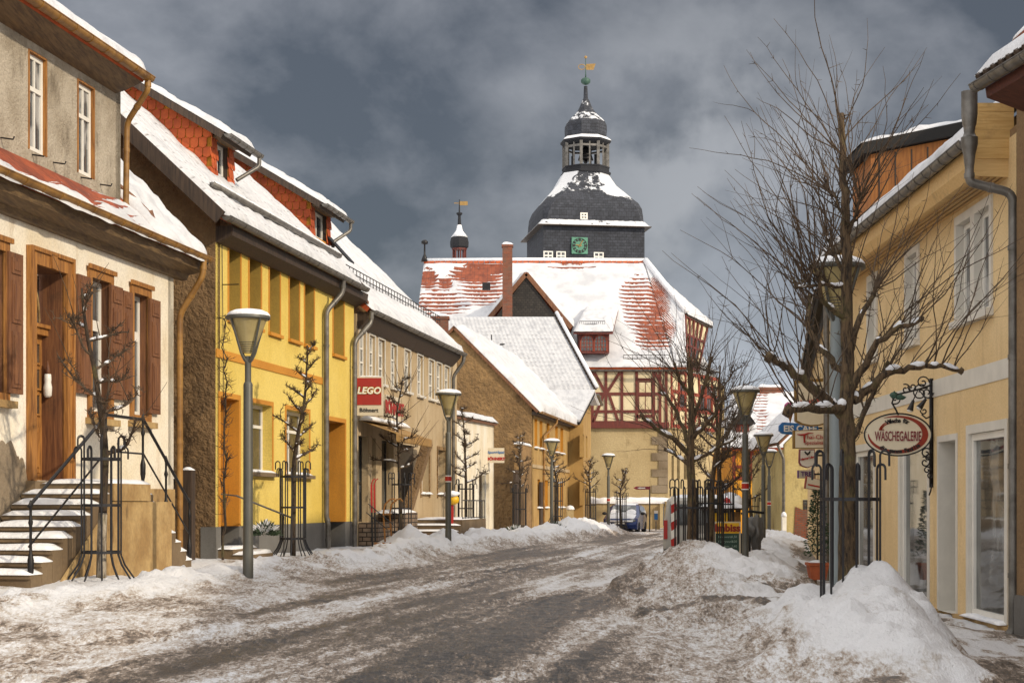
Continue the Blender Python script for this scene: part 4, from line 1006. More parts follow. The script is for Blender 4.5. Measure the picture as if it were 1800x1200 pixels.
o = MB(); o.fbox(FL, FL.t(629.5), FL.t(670), .02, .5, .2, 1.18); o.fbox(FL, FL.t(664), FL.t(686), .02, .75, .2, 1.42); o = boxuv(o.build('brick_planter', M['klinker'], sh))
mb = MB(); snow_lump_f(mb, FL, FL.t(652), FL.t(686), .1, .75, 1.40, .10); mb.build('snow', M['snow'], o, smooth=True)
# awning, light box
ax0, ax1 = FL.t(631), FL.t(699); z0 = 3.72
mb = MB(); K = 60
for k in range(K):
    ta, tb = ax0 + (ax1 - ax0) * k / K, ax0 + (ax1 - ax0) * (k + 1) / K
    v = [FL.at(ta, .05, z0), FL.at(tb, .05, z0), FL.at(tb, .95, z0 - .32), FL.at(ta, .95, z0 - .32)]; mb.prism(v, Vector((0, 0, -.012)), k % 2)
    v = [FL.at(ta, .95, z0 - .33), FL.at(tb, .95, z0 - .33), FL.at(tb, .95, z0 - .50), FL.at((ta + tb) / 2, .95, z0 - .54), FL.at(ta, .95, z0 - .50)]; mb.prism(v, FL.en * .01, k % 2)
aw = mb.build('awning', [M['beige2'], M['brass']], sh)
mb = MB(); snow_lump_f(mb, FL, ax0 - .1, ax1 + .1, .0, .35, z0, .12); mb.build('snow', M['snow'], aw, smooth=True)
mb = MB(); mb.fbox(FL, FL.t(664), FL.t(690), .02, .22, FL.z(664, 738), FL.z(664, 693)); lb = mb.build('light_box', M['signw'], sh)
fonttext('BÖHNERT', .46, FL.at(FL.t(679), .235, (FL.z(664, 738) + FL.z(664, 693)) / 2), FL.ex, Z_, 'redsign', lb, bold=.02)
# roof
sE = FL.t(816, .4)
RZs = house_roof(sh, sA + .02, sE - .05, 6.48, .34, -4.9, .95, 'snow', seed=21, th=.13)
mb = MB(); mb.prism([FL.at(sA + .1, 0, 6.0), FL.at(sA + .1, .08, 6.02), FL.at(sA + .1, .32, 6.28), FL.at(sA + .1, .34, 6.4), FL.at(sA + .1, 0, 6.4)], FL.ex * (sE - sA - .3)); mb.build('eaves_board', M['woodd'], sh)
gutter(FL.at(sA + .05, .42, 6.42), FL.at(sE, .42, 6.42), .085, 'zinc', sh, .7)
mb = MB()
a_, b_ = FL.t(642), FL.t(800)
n_ = -.5
for dz in (.28, .42): mb.tube([FL.at(a_, n_, RZs(n_) + dz), FL.at(b_, n_, RZs(n_) + dz)], .016, 4)
k_ = int((b_ - a_) / .35)
for k in range(k_ + 1): t = a_ + (b_ - a_) * k / k_; mb.tube([FL.at(t, n_, RZs(n_) + .1), FL.at(t, n_, RZs(n_) + .43)], .012, 4)
mb.build('snow_guard', M['iron'], sh)
mb = MB(); mb.prism([FL.at(sB - .25, -.01, 0), FL.at(sB - .25, -.01, 6.4), FL.at(sB - .25, -4.9, RZs(-4.9) - .15), FL.at(sB - .25, -9.8, 6.4), FL.at(sB - .25, -9.8, 0)], FL.ex * .245); mb.build('side_wall', M['rough2'], sh)
p1 = FL.t(622, .1)
pipe([FL.at(p1 + .5, .42, 6.36), FL.at(p1 + .5, .40, 6.1), FL.at(p1, .12, 5.6), FL.at(p1, .12, .5)], .06, 'zinc', sh)
p2 = FL.t(797, .1)
pipe([FL.at(sE - .15, .42, 6.36), FL.at(sE - .15, .4, 6.15), FL.at(p2, .1, 5.7), FL.at(p2, .1, .5)], .055, 'zinc', sh)
mb = MB(); mb.prism([FL.at(sA - .2, .3, 6.72), FL.at(sA + .5, .3, 6.55), FL.at(sA + .5, -.5, 7.2), FL.at(sA - .2, -.5, 7.5)], Vector((0, 0, -.08))); mb.build('roof_edge', M['shut'], sh)
# steps with railing
t0_, t1_ = FL.t(722), FL.t(758)
mb = MB()
for i in range(4): mb.fbox(FL, t0_ - .0 - .32 * (3 - i) , t1_ + 1.0, .02, 1.5 - .0 * i - .004 * i, .3, .72 + .16 * i)
ps = mb.build('steps', M['step'], sh)
mb = MB()
for i in range(4): tread_snow(mb, t0_ - .32 * (3 - i), t0_ - .32 * (3 - i) + (.32 if i < 3 else 3.0), .72 + .16 * i, .05, .05, 1.45, 40 + i)
mb.build('snow', M['snow'], ps, smooth=True)
mb = MB()
for k in range(9): t = t0_ + .5 + k * .45; mb.tube([FL.at(t, 1.4, 1.15), FL.at(t, 1.4, 1.75)], .012, 4)
mb.tube([FL.at(t0_ + .5, 1.4, 1.75), FL.at(t0_ + 4.1, 1.4, 1.75)], .018, 5); mb.tube([FL.at(t0_ + .5, 1.4, 1.25), FL.at(t0_ + 4.1, 1.4, 1.25)], .014, 5)
mb.build('railing', M['iron'], ps)
# ---- hanging shop sign with red panel
D_ = 40.6
def P2(px, py): return P(px, py, D_)
sg = thing('hanging_sign', P2(649, 731), 'square red and cream light box sign reading LEGO and Böhnert on the shop corner', 'shop sign')
x0, x1, y0, y1 = P2(625.5, 0).x, P2(673, 0).x, D_, D_ + .22; za, zc = P2(0, 730).z, P2(0, 662).z
mb = MB(); mb.box(x0, x1, y0, y1, za, zc); mb.build('case', M['signw'], sg)
zm = P2(0, 711.5).z
mb = MB(); mb.box(x0 + .02, x1 - .035, y0 - .012, y0 - .001, zm, zc - .03); rp_ = mb.build('red_panel', M['redsign'], sg)
cx = (x0 + x1) / 2 - .01; zl = (zm + zc) / 2
fonttext('LEGO', .225, (cx, y0 - .014, zl), X_, Z_, 'black', sg, name='lettering', off=.022, shear=.18, space=1.02, ext=.002)
fonttext('LEGO', .225, (cx, y0 - .020, zl), X_, Z_, 'yel', sg, name='lettering', off=.014, shear=.18, space=1.02, ext=.002)
fonttext('LEGO', .225, (cx, y0 - .026, zl), X_, Z_, 'white', sg, name='lettering', off=.007, shear=.18, space=1.02, ext=.002)
fonttext('Böhnert', .14, (cx, y0 - .008, (za + zm) / 2), X_, Z_, 'black', sg, name='lettering', bold=.002)
mb = MB(); mb.box(x0 + .05, x0 - .1, y0 + .08, y0 + .14, zc - .2, zc - .14); mb.box(x0 + .05, x0 - .1, y0 + .08, y0 + .14, za + .14, za + .2); mb.build('bracket', M['iron'], sg)
mb = MB(); snow_lump_f(mb, Fac((0, y0), (1, 0), 1), x0, x1, -.2, .0, zc, .03); mb.build('snow', M['snow'], sg, smooth=True)
# ================================================================== white annex
aA, aB = FL.t(804), FL.t(868)
an = thing('shop_annex', FL.at(aA + 2, 0, .5), 'low white shop annex with a sloping snowy parapet and tall glass door', 'shop')
AF = Fac(FL.at(aA + .1, 0, 0).xy, (.35, 1), 1)
def at_px(px, D, n=0): return P(px, 885, D)
az = lambda px, py, D: P(px, py, D)
D1, D2 = 54.2, 66.0
pA, pB = az(794, 0, D1), az(868, 0, D2)
AF = Fac((pA.x, pA.y), (pB.x - pA.x, pB.y - pA.y), 1); LA = (pB - pA).xy.length
d_ = (AF.t(842), AF.t(860), .62, AF.z(842, 828))
wall(AF, 0, LA, -.1, 4.3, [d_ + (.25,)], [M['white_pl']], an)
mb = MB(); mb.prism([AF.at(0, .0, 4.3), AF.at(LA, .0, 4.3), AF.at(LA, .0, AF.z(868, 748)), AF.at(0, .0, AF.z(800, 737))], -AF.en * .3); mb.build('parapet', M['white_pl'], an)
mb = MB(); za_, zb2 = AF.z(800, 737), AF.z(868, 748); mb.prism([AF.at(-.1, .12, za_), AF.at(LA + .1, .12, zb2), AF.at(LA + .1, .12, zb2 + .1), AF.at(-.1, .12, za_ + .1)], -AF.en * 1.2); cp = mb.build('roof', M['shut'], an)
snow_sheet(AF.at(-.12, .16, za_ + .1), AF.at(LA + .1, .16, zb2 + .1), AF.at(LA + .1, -1.0, zb2 + .1), AF.at(-.12, -1.0, za_ + .1), .22, M['snow'], cp, seed=31, lip=.04, res=.12, amp=.06)
mb = MB(); mb.prism([AF.at(LA - .01, 0, 0), AF.at(LA - .01, 0, zb2), AF.at(LA - .01, -3, zb2), AF.at(LA - .01, -3, 0)], -AF.ex * .2); mb.build('side_wall', M['white_pl'], an)
window(AF, d_, -.12, an, fm='trim', gm='shopg', cols=1, rows=(), fw=.1, name='door')
mb = MB(); mb.fbox(AF, 0, LA, .01, .07, .1, 1.0, 0) if False else mb.fbox(AF, AF.t(836), AF.t(866), .01, .12, .1, .6); mb.build('doorstep', M['step'], an)
# sign "Sport + Spiel"
s2 = thing('hanging_sign', P(872, 800, 64), 'tilted white sign reading Sport + Spiel Böhnert beside the roughcast gable', 'shop sign')
x0, x1 = P(857.5, 0, 64).x, P(886.5, 0, 64).x; z0, z1 = P(0, 813, 64).z, P(0, 787, 64).z; th = .03
mb = MB(); mb.box(x0, x1, 64, 64.15, z0, z1); mb.build('case', M['signw'], s2)
fonttext('Sport+Spiel', .135, ((x0 + x1) / 2, 63.99, z1 - .17), X_, Z_, 'blue', s2, bold=.002); fonttext('BÖHNERT', .15, ((x0 + x1) / 2, 63.99, z0 + .15), X_, Z_, 'red', s2, bold=.008)
mb = MB(); mb.box(x0 - .12, x0, 64.04, 64.09, z1 - .1, z1 - .06); mb.build('bracket', M['iron'], s2)
# ================================================================== roughcast gable house with yellow street front
DA = 69.4
bA, bB = FL.t(935), FL.t(1001)
bh = thing('corner_house', FL.at((bA + bB) / 2, 0, .4), 'long house with a bare brown roughcast gable and yellow street front', 'house')
zE = FL.z(935, 722); bz = .2
def prow(xs, yt, yb, x_ref):  # windows
    return [(FL.t(a), FL.t(b), FL.z(x_ref, yb), FL.z(x_ref, yt)) for a, b in xs]
u4 = prow(((939.5, 944.5), (948.5, 953.5), (961, 966), (976, 980.5), (985, 990)), 735, 786, 939)
l4 = prow(((945, 949.5), (958, 963), (977, 982), (985.5, 990)), 842, 892, 945)
wall(FL, bA, bB, -.2, zE - .1, [u + (.22, 1) for u in u4 + l4], [M['beige2'], M['ochre']], bh)
for r in u4 + l4:
    o = window(FL, r, -.15, bh, gm='glassw', cols=2, rows=(.65,), fw=.06)
    mb = MB(); snow_lump_f(mb, FL, r[0] - .1, r[1] + .1, -.05, .14, r[2] - .02, .07); mb.build('snow', M['snow'], o, smooth=True)
mb = MB(); mb.fbox(FL, bA + .02, bB, 0, .05, FL.z(940, 822), FL.z(940, 816)); mb.build('band', M['beige'], bh)
mb = MB(); mb.fbox(FL, FL.t(947.5), FL.t(951.5), 0, .08, .5, 2.6); mb.build('door', M['woodd'], bh)
zr = lambda n: zE + (.3 - n) * 1.0
NR = -3.35
mb = MB(); mb.prism([FL.at(bA - .001, 0, -.1), FL.at(bA - .001, 0, zr(0) - .13), FL.at(bA - .001, NR, zr(NR) - .13), FL.at(bA - .001, -9, zr(NR) - 5.4), FL.at(bA - .001, -9, -.1)], FL.ex * .4); mb.build('gable_wall', M['rough2'], bh)
bE = FL.t(1022, .3)
slab(FL.at(bA - .12, .3, zr(.3)), FL.at(bE, .3, zr(.3)), FL.at(bE, NR, zr(NR)), FL.at(bA - .12, NR, zr(NR)), .12, 'shut', bh)
slab(FL.at(bE, -7.0, zr(.3)), FL.at(bA - .12, -7.0, zr(.3)), FL.at(bA - .12, NR - .003, zr(NR)), FL.at(bE, NR - .003, zr(NR)), .12, 'shut', bh)
snow_sheet(FL.at(bA - .1, .34, zr(.34) + .01), FL.at(bE, .34, zr(.34) + .01), FL.at(bE, NR, zr(NR) + .01), FL.at(bA - .1, NR, zr(NR) + .01), .28, M['snow'], bh, seed=41, res=.22, lip=.12, amp=.05)
mb = MB(); mb.fbox(FL, bA, bE - .4, 0, .28, zE - .16, zE - .02); mb.build('eaves_board', M['woodd'], bh)
gutter(FL.at(bA - .1, .38, zE - .03), FL.at(bE - .2, .38, zE - .03), .08, 'brass', bh, .8)
pipe([FL.at(FL.t(976, .3), .38, zE - .1), FL.at(FL.t(976, .3), .36, zE - .3), FL.at(FL.t(957, .1), .08, zE - .95), FL.at(FL.t(957, .1), .08, .3)], .05, 'brass', bh)
def chimney(par, c, w, d, z0, z1, snow=True):
    o = MB(); o.box(c[0] - w / 2, c[0] + w / 2, c[1] - d / 2, c[1] + d / 2, z0, z1 - .22); o.box(c[0] - w / 2 - .05, c[0] + w / 2 + .05, c[1] - d / 2 - .05, c[1] + d / 2 + .05, z1 - .22, z1 - .1)
    o = boxuv(o.build('chimney', M['brick'], par))
    m2 = MB(); snow_lump_f(m2, Fac((c[0] - w / 2 - .05, c[1] + d / 2 + .05), (1, 0), 1), 0, w + .1, 0, d + .1, z1 - .1, .16); m2.build('snow', M['snow'], o, smooth=True)
    return o
chimney(bh, (P(773, 0, 72).x, 72), .75, .6, 8.6, P(0, 553, 72).z)
mb = MB(); mb.fbox(FL, bA - 3.2, bA - .15, -.25, 0, 0, FL.z(870, 770)); mb.build('yard_wall', M['rough2'], bh)
mb = MB(); snow_lump_f(mb, FL, bA - 3.2, bA - .15, -.28, .03, FL.z(870, 770), .12); mb.build('snow', M['snow'], bh, smooth=True)
mb = MB(); mb.fbox(FL, bA - 4.4, bA - 3.3, -.1, .0, .3, 3.0); mb.build('yard_door', M['maroon'] if False else M['woodd'], bh)
# ---- hipped house behind it
hh_ = thing('hipped_house', (3, 86, .2), 'yellow house under a broad snow-covered hipped roof with notched ridge tiles', 'house')
w0, w1_ = Vector((3.55, 82.0, 0)), Vector((4.45, 93.0, 0))
HF = Fac(w0.xy, (w1_ - w0).xy, 1); LH = (w1_ - w0).length
zc1 = 7.0
hw = [(HF.t(a), HF.t(b), HF.z(a, yb), HF.z(a, yt)) for a, b, yt, yb in ((1024.2, 1027, 762, 803), (1030, 1032.6, 765, 803), (1024.2, 1027, 842, 888), (1030, 1032.6, 842, 888))]
wall(HF, 0, LH, -.2, 5.55, [w + (.15,) for w in hw], [M['yellow'] if False else M['beige2']], hh_)
for w in hw: window(HF, w, -.1, hh_, gm='glassw', cols=1, rows=(.6,))
mb = MB(); mb.box(-4, w0.x - .001, w0.y - .0, w0.y + .25, -.2, 5.6); mb.build('side_wall', M['beige2'], hh_)
pl = lambda y: 5.75 + (y - 81.7) * .86
# front slope: polygon with hip edge
Rr = P(975, 557, 88.3); Rl = P(790, 557, 88.3); C1 = P(1045, 688, 83.8); E0 = P(1019, 741, 81.9); E1 = Vector((-6, 81.9, E0.z))
# make it planar in the slope plane through the ridge and E0
def onpl(px, py):
    # intersect the viewing ray with the plane z = a + k*y through ridge and eave
    k = (Rr.z - E0.z) / (Rr.y - E0.y); a = E0.z - k * E0.y; r = (HY - py) / F
    D = (a - CZ) / (r - k); return P(px, py, D)
poly = [Vector((-6, E0.y, E0.z)), onpl(1019, 741), onpl(1046, 688), onpl(975, 557), Vector((-6.5, Rr.y, Rr.z))]
mb = MB(); mb.prism(poly, Vector((0, .1, -.16))); mb.build('roof', M['slate'], hh_)
B0, B1, B2, B3 = poly[0], poly[2], poly[3], poly[4]
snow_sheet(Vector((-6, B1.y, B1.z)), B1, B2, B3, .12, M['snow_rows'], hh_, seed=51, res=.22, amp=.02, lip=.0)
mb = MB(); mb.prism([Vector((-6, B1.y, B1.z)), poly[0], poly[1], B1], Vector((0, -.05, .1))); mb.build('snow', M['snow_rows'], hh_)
mb = MB(); mb.prism([HF.at(.0, -.001, 5.5), HF.at(LH, -.001, 5.5), HF.at(LH, -.001, B1.z - .15), HF.at(1.7, -.001, B1.z - .15)], -HF.en * .25); mb.build('upper_wall', M['beige2'], hh_)
# hip plane towards the street and back slope
BB = B1 + Vector((.75, 9.6, 0)); mb = MB(); mb.prism([B1, BB, B2 + Vector((.4, .01, 0))], Vector((-.1, .05, -.14))); mb.build('roof', M['snow'], hh_)
mb = MB(); mb.prism([BB, Vector((-6, BB.y, BB.z)), Vector((-6, Rr.y + .02, Rr.z)), B2 + Vector((.4, .02, 0))], Vector((0, -.1, -.14))); mb.build('roof', M['snow'], hh_)
mb = MB()
for k in range(26): p = B1.lerp(B2, k / 25.5); q = B1.lerp(B2, (k + .62) / 25.5); mb.tube([p + Vector((.03, 0, .16)), q + Vector((.03, 0, .12))], .09, 6)
mb.build('ridge_tiles', M['barkd'] if False else M['woodd'], hh_)
mb = MB(); mb.tube([B1 + Vector((.1, -.1, .22)), B2 + Vector((.1, 0, .25))], .10, 7); mb.build('snow', M['snow'], hh_, smooth=True)
gutter(B1 + Vector((.12, 0, -.1)), BB + Vector((.12, 0, -.1)), .08, 'zinc', hh_, 1.0)
# antenna and weathercock rod
mb = MB(); p = P(864, 612, 84.5); mb.tube([p - Vector((0, 0, .4)), p + Vector((0, 0, .7))], .03, 5); mb.tube([p + Vector((.0, 0, 0)), p + Vector((.55, 0, .2))], .02, 4); mb.lathe(p + Vector((.55, 0, .15)), [(.02, 0), (.12, .03), (.14, .08)], 8); mb.build('satellite_dish', M['iron'], hh_)
# ================================================================== town hall
th_ = thing('town_hall', (3, 104, 0), 'large town hall with red half-timbered storey and patchy red and snowy roof', 'town hall')
TF = Fac((-6.5, 98), (1, 0), 1)            # front faces the viewer
Tc = 9.25; T1 = Tc + 6.5; Zb, Ze = P(0, 752, 98).z, P(0, 648, 98).z
SF = Fac((Tc, 98), (.46, .89), 1); LS = 8.2
mb = MB(); mb.box(-6.5, Tc, 98, 98.5, -.3, Zb); mb.build('wall', M['hallpl'], th_)
mw = [(SF.t(a), SF.t(b), SF.z(a, yb), SF.z(a, yt)) for a, b, yt, yb in ((1180.5, 1184.5, 800, 842), (1190, 1195, 800, 842), (1202, 1208, 800, 842), (1216, 1222, 800, 842))]
wall(SF, 0, LS, -.3, Zb, [w + (.3,) for w in mw], [M['hallpl']], th_)
for w in mw: window(SF, w, -.2, th_, fm='woodd', gm='glassf', cols=2, rows=(.33, .66))
q_ = MB()
for k in range(9): q_.box(Tc - (.55 if k % 2 else .95), Tc + .01, 97.94, 98.1, P(0, 866, 98).z + k * .48, P(0, 866, 98).z + k * .48 + .46)
q_.build('quoins', M['socle'], th_)
# timbered storey
mb = MB(); mb.box(-6.5, Tc + .15, 97.85, 98.4, Zb, Ze); mb.build('wall', M['infill'], th_)
S2 = Fac((Tc + .15, 97.85), (.46, .89), 1)
mb = MB(); mb.prism([S2.at(0, 0, Zb), S2.at(LS, 0, Zb), S2.at(LS, 0, Ze), S2.at(0, 0, Ze)], -S2.en * .3); mb.build('wall', M['infill'], th_)
def tm(mb, fc, segs, n=0, pr=.05):
    for (a, b, w) in segs:
        p, q = fc.at(a[0], n + pr / 2, a[1]), fc.at(b[0], n + pr / 2, b[1]); mb.bar(p, q, pr, w, up=(0, 0, 1)) if abs(b[0] - a[0]) > .02 or True else None
def timber_px(mb, D, segs, w=.17, pr=.06):
    for i, (x0, y0, x1, y1) in enumerate(segs):
        a, b = P(x0, y0, D), P(x1, y1, D); d = b - a; s_ = Vector((d.z, 0, -d.x)).normalized() * w / 2
        e = .001 * (i % 9); mb.prism([a - s_, b - s_, b + s_, a + s_], Vector((0, -pr - e, 0)))
mb = MB(); D_ = 97.85
H = [(1030, 651, 1158, 651), (1030, 692, 1158, 692), (1030, 723, 1158, 723), (1030, 742, 1162, 742), (1030, 750, 1164, 750)]
V = [(1041, 651, 1041, 745), (1065, 651, 1065, 745), (1093, 651, 1093, 745), (1119, 651, 1119, 745), (1149, 651, 1149, 745), (1171, 651, 1171, 745), (1160, 651, 1160, 745)]
Dg = [(1045, 655, 1064, 690), (1089, 655, 1067, 690), (1061, 692, 1043, 742), (1070, 692, 1087, 742), (1152, 655, 1168, 690), (1119, 731, 1149, 731), (1149, 692, 1169, 692), (1119, 667, 1149, 667)]
timber_px(mb, D_, H + V + Dg)
timber_px(mb, D_, [(1030, 747, 1176, 747)], w=.35, pr=.10); mb.build('timber_frame', M['timber'], th_)
window(Fac((0, 97.86), (1, 0), 1), (P(1122, 0, 97.85).x, P(1147, 0, 97.85).x, P(0, 721, 97.85).z, P(0, 670, 97.85).z), .02, th_, fm='timber', gm='glassf', cols=2, rows=(.5,))
mb = MB(); hgt = Ze - Zb
for i in range(8): t = .1 + i * (LS - .2) / 7; mb.bar(S2.at(t, .03, Zb), S2.at(t, .03, Ze), .06, .2, up=S2.ex)
for z in (Zb + .15, Zb + 1.2, Zb + 2.2, Ze - .12): mb.prism([S2.at(0, .0, z - .1), S2.at(LS, .0, z - .1), S2.at(LS, .0, z + .1), S2.at(0, .0, z + .1)], S2.en * .055)
for i in (0, 3, 6): t = .1 + i * (LS - .2) / 7; mb.bar(S2.at(t, .03, Zb + 2.2), S2.at(t + 1, .03, Zb + 1.2), .05, .18, up=S2.ex); mb.bar(S2.at(t + 1, .03, Zb + 1.2), S2.at(t, .03, Zb + .1), .05, .18, up=S2.ex)
mb.build('timber_frame', M['timber2'], th_)
for i in (1, 4, 5):
    t = .1 + i * (LS - .2) / 7 + .2; window(S2, (t, t + .75, Zb + 1.3, Zb + 2.9), .04, th_, fm='timber', gm='glassf', cols=2, rows=(.5,))
# roof
Re = P(0, 645, 97.4).z; RL, RR = P(745, 463, 105.6), P(1133, 463, 105.6)
kz = (RR.z - Re) / (105.6 - 97.4)
def onroof(px, py):
    a = Re - kz * 97.4; r = (HY - py) / F; D = (a - CZ) / (r - kz); return P(px, py, D)
def bare_px(p):
    x, y = proj(p); v = -.35
    def el(cx, cy, rx, ry, s=1.0): return s * max(0, 1 - ((x - cx) / rx) ** 2 - ((y - cy) / ry) ** 2) ** .5 if ((x - cx) / rx) ** 2 + ((y - cy) / ry) ** 2 < 1 else 0
    for e in ((752, 492, 20, 22, 1.0), (782, 500, 16, 14, .9), (838, 484, 52, 20, 1.1), (865, 475, 30, 12, 1.2), (775, 535, 60, 26, .62), (850, 512, 50, 30, .62), (1156, 530, 24, 46, .86), (1150, 580, 40, 38, .88), (1125, 540, 34, 60, .6), (1110, 520, 26, 30, .55), (1148, 606, 36, 14, .55), (1005, 472, 45, 8, .5), (1163, 520, 20, 30, .6)):
        v = max(v, el(*e) - .35)
    return v + .35 if v > -.3 else -.5
EL, ER = onroof(722, 645), onroof(1207, 645)
slab(EL, ER, RR + Vector((.0, 0, 0)), RL, .2, 'tilered', th_)
K1 = onroof(1203, 553)
HS = (onroof(1188, 645), onroof(1207, 645), K1, RR)
snow_sheet(EL, onroof(1188, 645), RR, RL, .14, M['roof_hall'], th_, seed=61, res=.16, amp=.03, lip=.03, bare=bare_px)
snow_sheet(*HS, .14, M['roof_hall'], th_, seed=67, res=.16, lip=.02, bare=bare_px, lap=False)
K2 = Vector((K1.x + 1.9, K1.y + 3.6, K1.z - .25)); RRb = RR + Vector((.3, 2.5, 0))
mb = MB(); mb.prism([RR, K1 + Vector((.2, 0, 0)), K2 + Vector((.3, 0, -.12)), RRb], Vector((-.1, 0, -.12))); hp_ = mb.build('roof', M['woodd'], th_)
snow_sheet(K1 + Vector((.22, -.02, .02)), K2 + Vector((.34, 0, -.10)), RRb + Vector((0, 0, .02)), RR, .2, M['snow'], hp_, seed=62, res=.2)
mb = MB(); mb.prism([onroof(1207, 645), K1, K2, S2.at(LS * .55, -.0, Ze + .1)], Vector((-.4, .2, 0))); gw_ = mb.build('gable', M['infill'], th_)
g0, g1, g2, g3 = onroof(1207, 645), K1, K2, S2.at(LS * .55, 0, Ze + .1)
def gp(u, v): return (g0.lerp(g3, u)).lerp(g1.lerp(g2, u), v)
en_ = (g3 - g0).cross(g1 - g0).normalized(); en_ = en_ if en_.x > 0 else -en_
mb = MB()
for u in (0.02, .2, .38, .56, .74, .97): mb.prism([gp(max(0, u - .025), 0), gp(min(1, u + .025), 0), gp(min(1, u + .025), 1), gp(max(0, u - .025), 1)], en_ * .07)
for v in (.03, .42, .62, .97): mb.prism([gp(0, max(0, v - .02)), gp(1, max(0, v - .02)), gp(1, min(1, v + .02)), gp(0, min(1, v + .02))], en_ * .075)
mb.build('timber_frame', M['timber'], gw_)
mb = MB()
for u in (.23, .60): mb.prism([gp(u, .22), gp(u + .12, .22), gp(u + .12, .60), gp(u, .60)], en_ * .05)
mb.build('window', M['glassf'], gw_)
mb = MB(); BL_, BR_ = Vector((RL.x, 113.5, Re)), Vector((K2.x + 2, 113.5, Re)); mb.prism([BR_, BL_, RL + Vector((0, .01, 0)), RRb], Vector((0, .1, -.2))); mb.build('roof', M['snow'], th_)
mb = MB(); mb.prism([Vector((RL.x + .3, 98.2, -.2)), Vector((RL.x + .3, 98.2, Re - .3)), RL + Vector((.3, 0, -.4)), Vector((RL.x + .3, 113, Re - .3)), Vector((RL.x + .3, 113, -.2))], Vector((.3, 0, 0))); mb.build('side_wall', M['hallpl'], th_)
mb = MB(); mb.box(-6.4, 14.5, 112.6, 113, -.2, Re); mb.build('back_wall', M['hallpl'], th_)
mb = MB(); 
for k in range(40): p = RL.lerp(RR, k / 40); q = RL.lerp(RR, (k + .9) / 40); mb.tube([p + Vector((0, 0, .08)), q + Vector((0, 0, .10))], .12, 6)
mb.build('ridge_tiles', M['tilered'], th_)
mb = MB(); mb.tube([RL + Vector((0, 0, .2)), RL.lerp(RR, .5) + Vector((0, 0, .24)), RR + Vector((0, 0, .2))], .13, 7); mb.tube([RR + Vector((.05, -.05, .2)), K1 + Vector((.1, -.1, .22))], .2, 7); mb.build('snow', M['snow'], th_, smooth=True)
gutter(onroof(1030, 647) + Vector((0, -.1, -.1)), onroof(1207, 647) + Vector((0, -.1, -.1)), .1, 'zinc', th_, 1.0)
def rguard(par, x0, x1, y, dx=.35):
    mb = MB(); a, b = onroof(x0, y) + Vector((0, 0, .2)), onroof(x1, y) + Vector((0, 0, .2))
    for dz in (.0, .22): mb.tube([a + Vector((0, 0, dz)), b + Vector((0, 0, dz))], .02, 4)
    k = int((b - a).length / .25)
    for i in range(k + 1): p = a.lerp(b, i / k); mb.tube([p - Vector((0, 0, .1)), p + Vector((0, 0, .22))], .015, 3)
    mb.build('snow_guard', M['iron'], par)
rguard(th_, 1096, 1176, 636)
mb = MB(); mb.box(P(848, 0, 101).x, P(862, 0, 101).x, 100.6, 101.2, P(0, 510, 101).z, P(0, 498, 101).z); mb.build('roof_window', M['iron'], th_)
# cross gable
A1 = P(925, 478, 97.2); gl, gr = P(855, 562, 97.2), P(1004, 573, 97.2)
mb = MB(); mb.prism([gl + Vector((.25, .05, -.2)), Vector((gl.x + .25, 97.25, 8)), Vector((gr.x - .3, 97.25, 8)), gr + Vector((-.3, .05, -.2)), A1 + Vector((0, .05, -.3))], Vector((0, .3, 0)))
cg = boxuv(mb.build('cross_gable', M['slated'], th_)); A2 = A1 + Vector((0, 8, 0))
for (e, s_) in ((gr, 1), (gl, -1)):
    e2 = e + Vector((0, 8, 0)); mb = MB(); mb.prism([e, e2, A2, A1], Vector((0, 0, -.2))); r_ = mb.build('roof', M['tilered'], cg)
    if s_ == 1: snow_sheet(e + Vector((.1, -.03, .01)), e2 + Vector((.1, 0, .01)), A2, A1 + Vector((0, -.03, .01)), .28, M['snow'], cg, seed=63, res=.2, amp=.06)
    else: snow_sheet(e2 + Vector((-.1, 0, .01)), e + Vector((-.1, -.03, .01)), A1 + Vector((0, -.03, .01)), A2, .22, M['snow'], cg, seed=64, res=.25)
    mb = MB(); mb.bar(e + Vector((0, -.04, -.1)), A1 + Vector((0, -.04, -.1)), .08, .26); mb.build('verge_board', M['shut'], cg)
mb = MB(); mb.box(gr.x - 1.0, gr.x - .32, 97.0, 97.5, 9.4, gr.z - .2); mb.build('timber_frame', M['timber'], cg)
mb = MB(); mb.box(gr.x - .9, gr.x - .45, 96.95, 97.05, 9.9, gr.z - .7); mb.build('infill', M['infill'], cg)
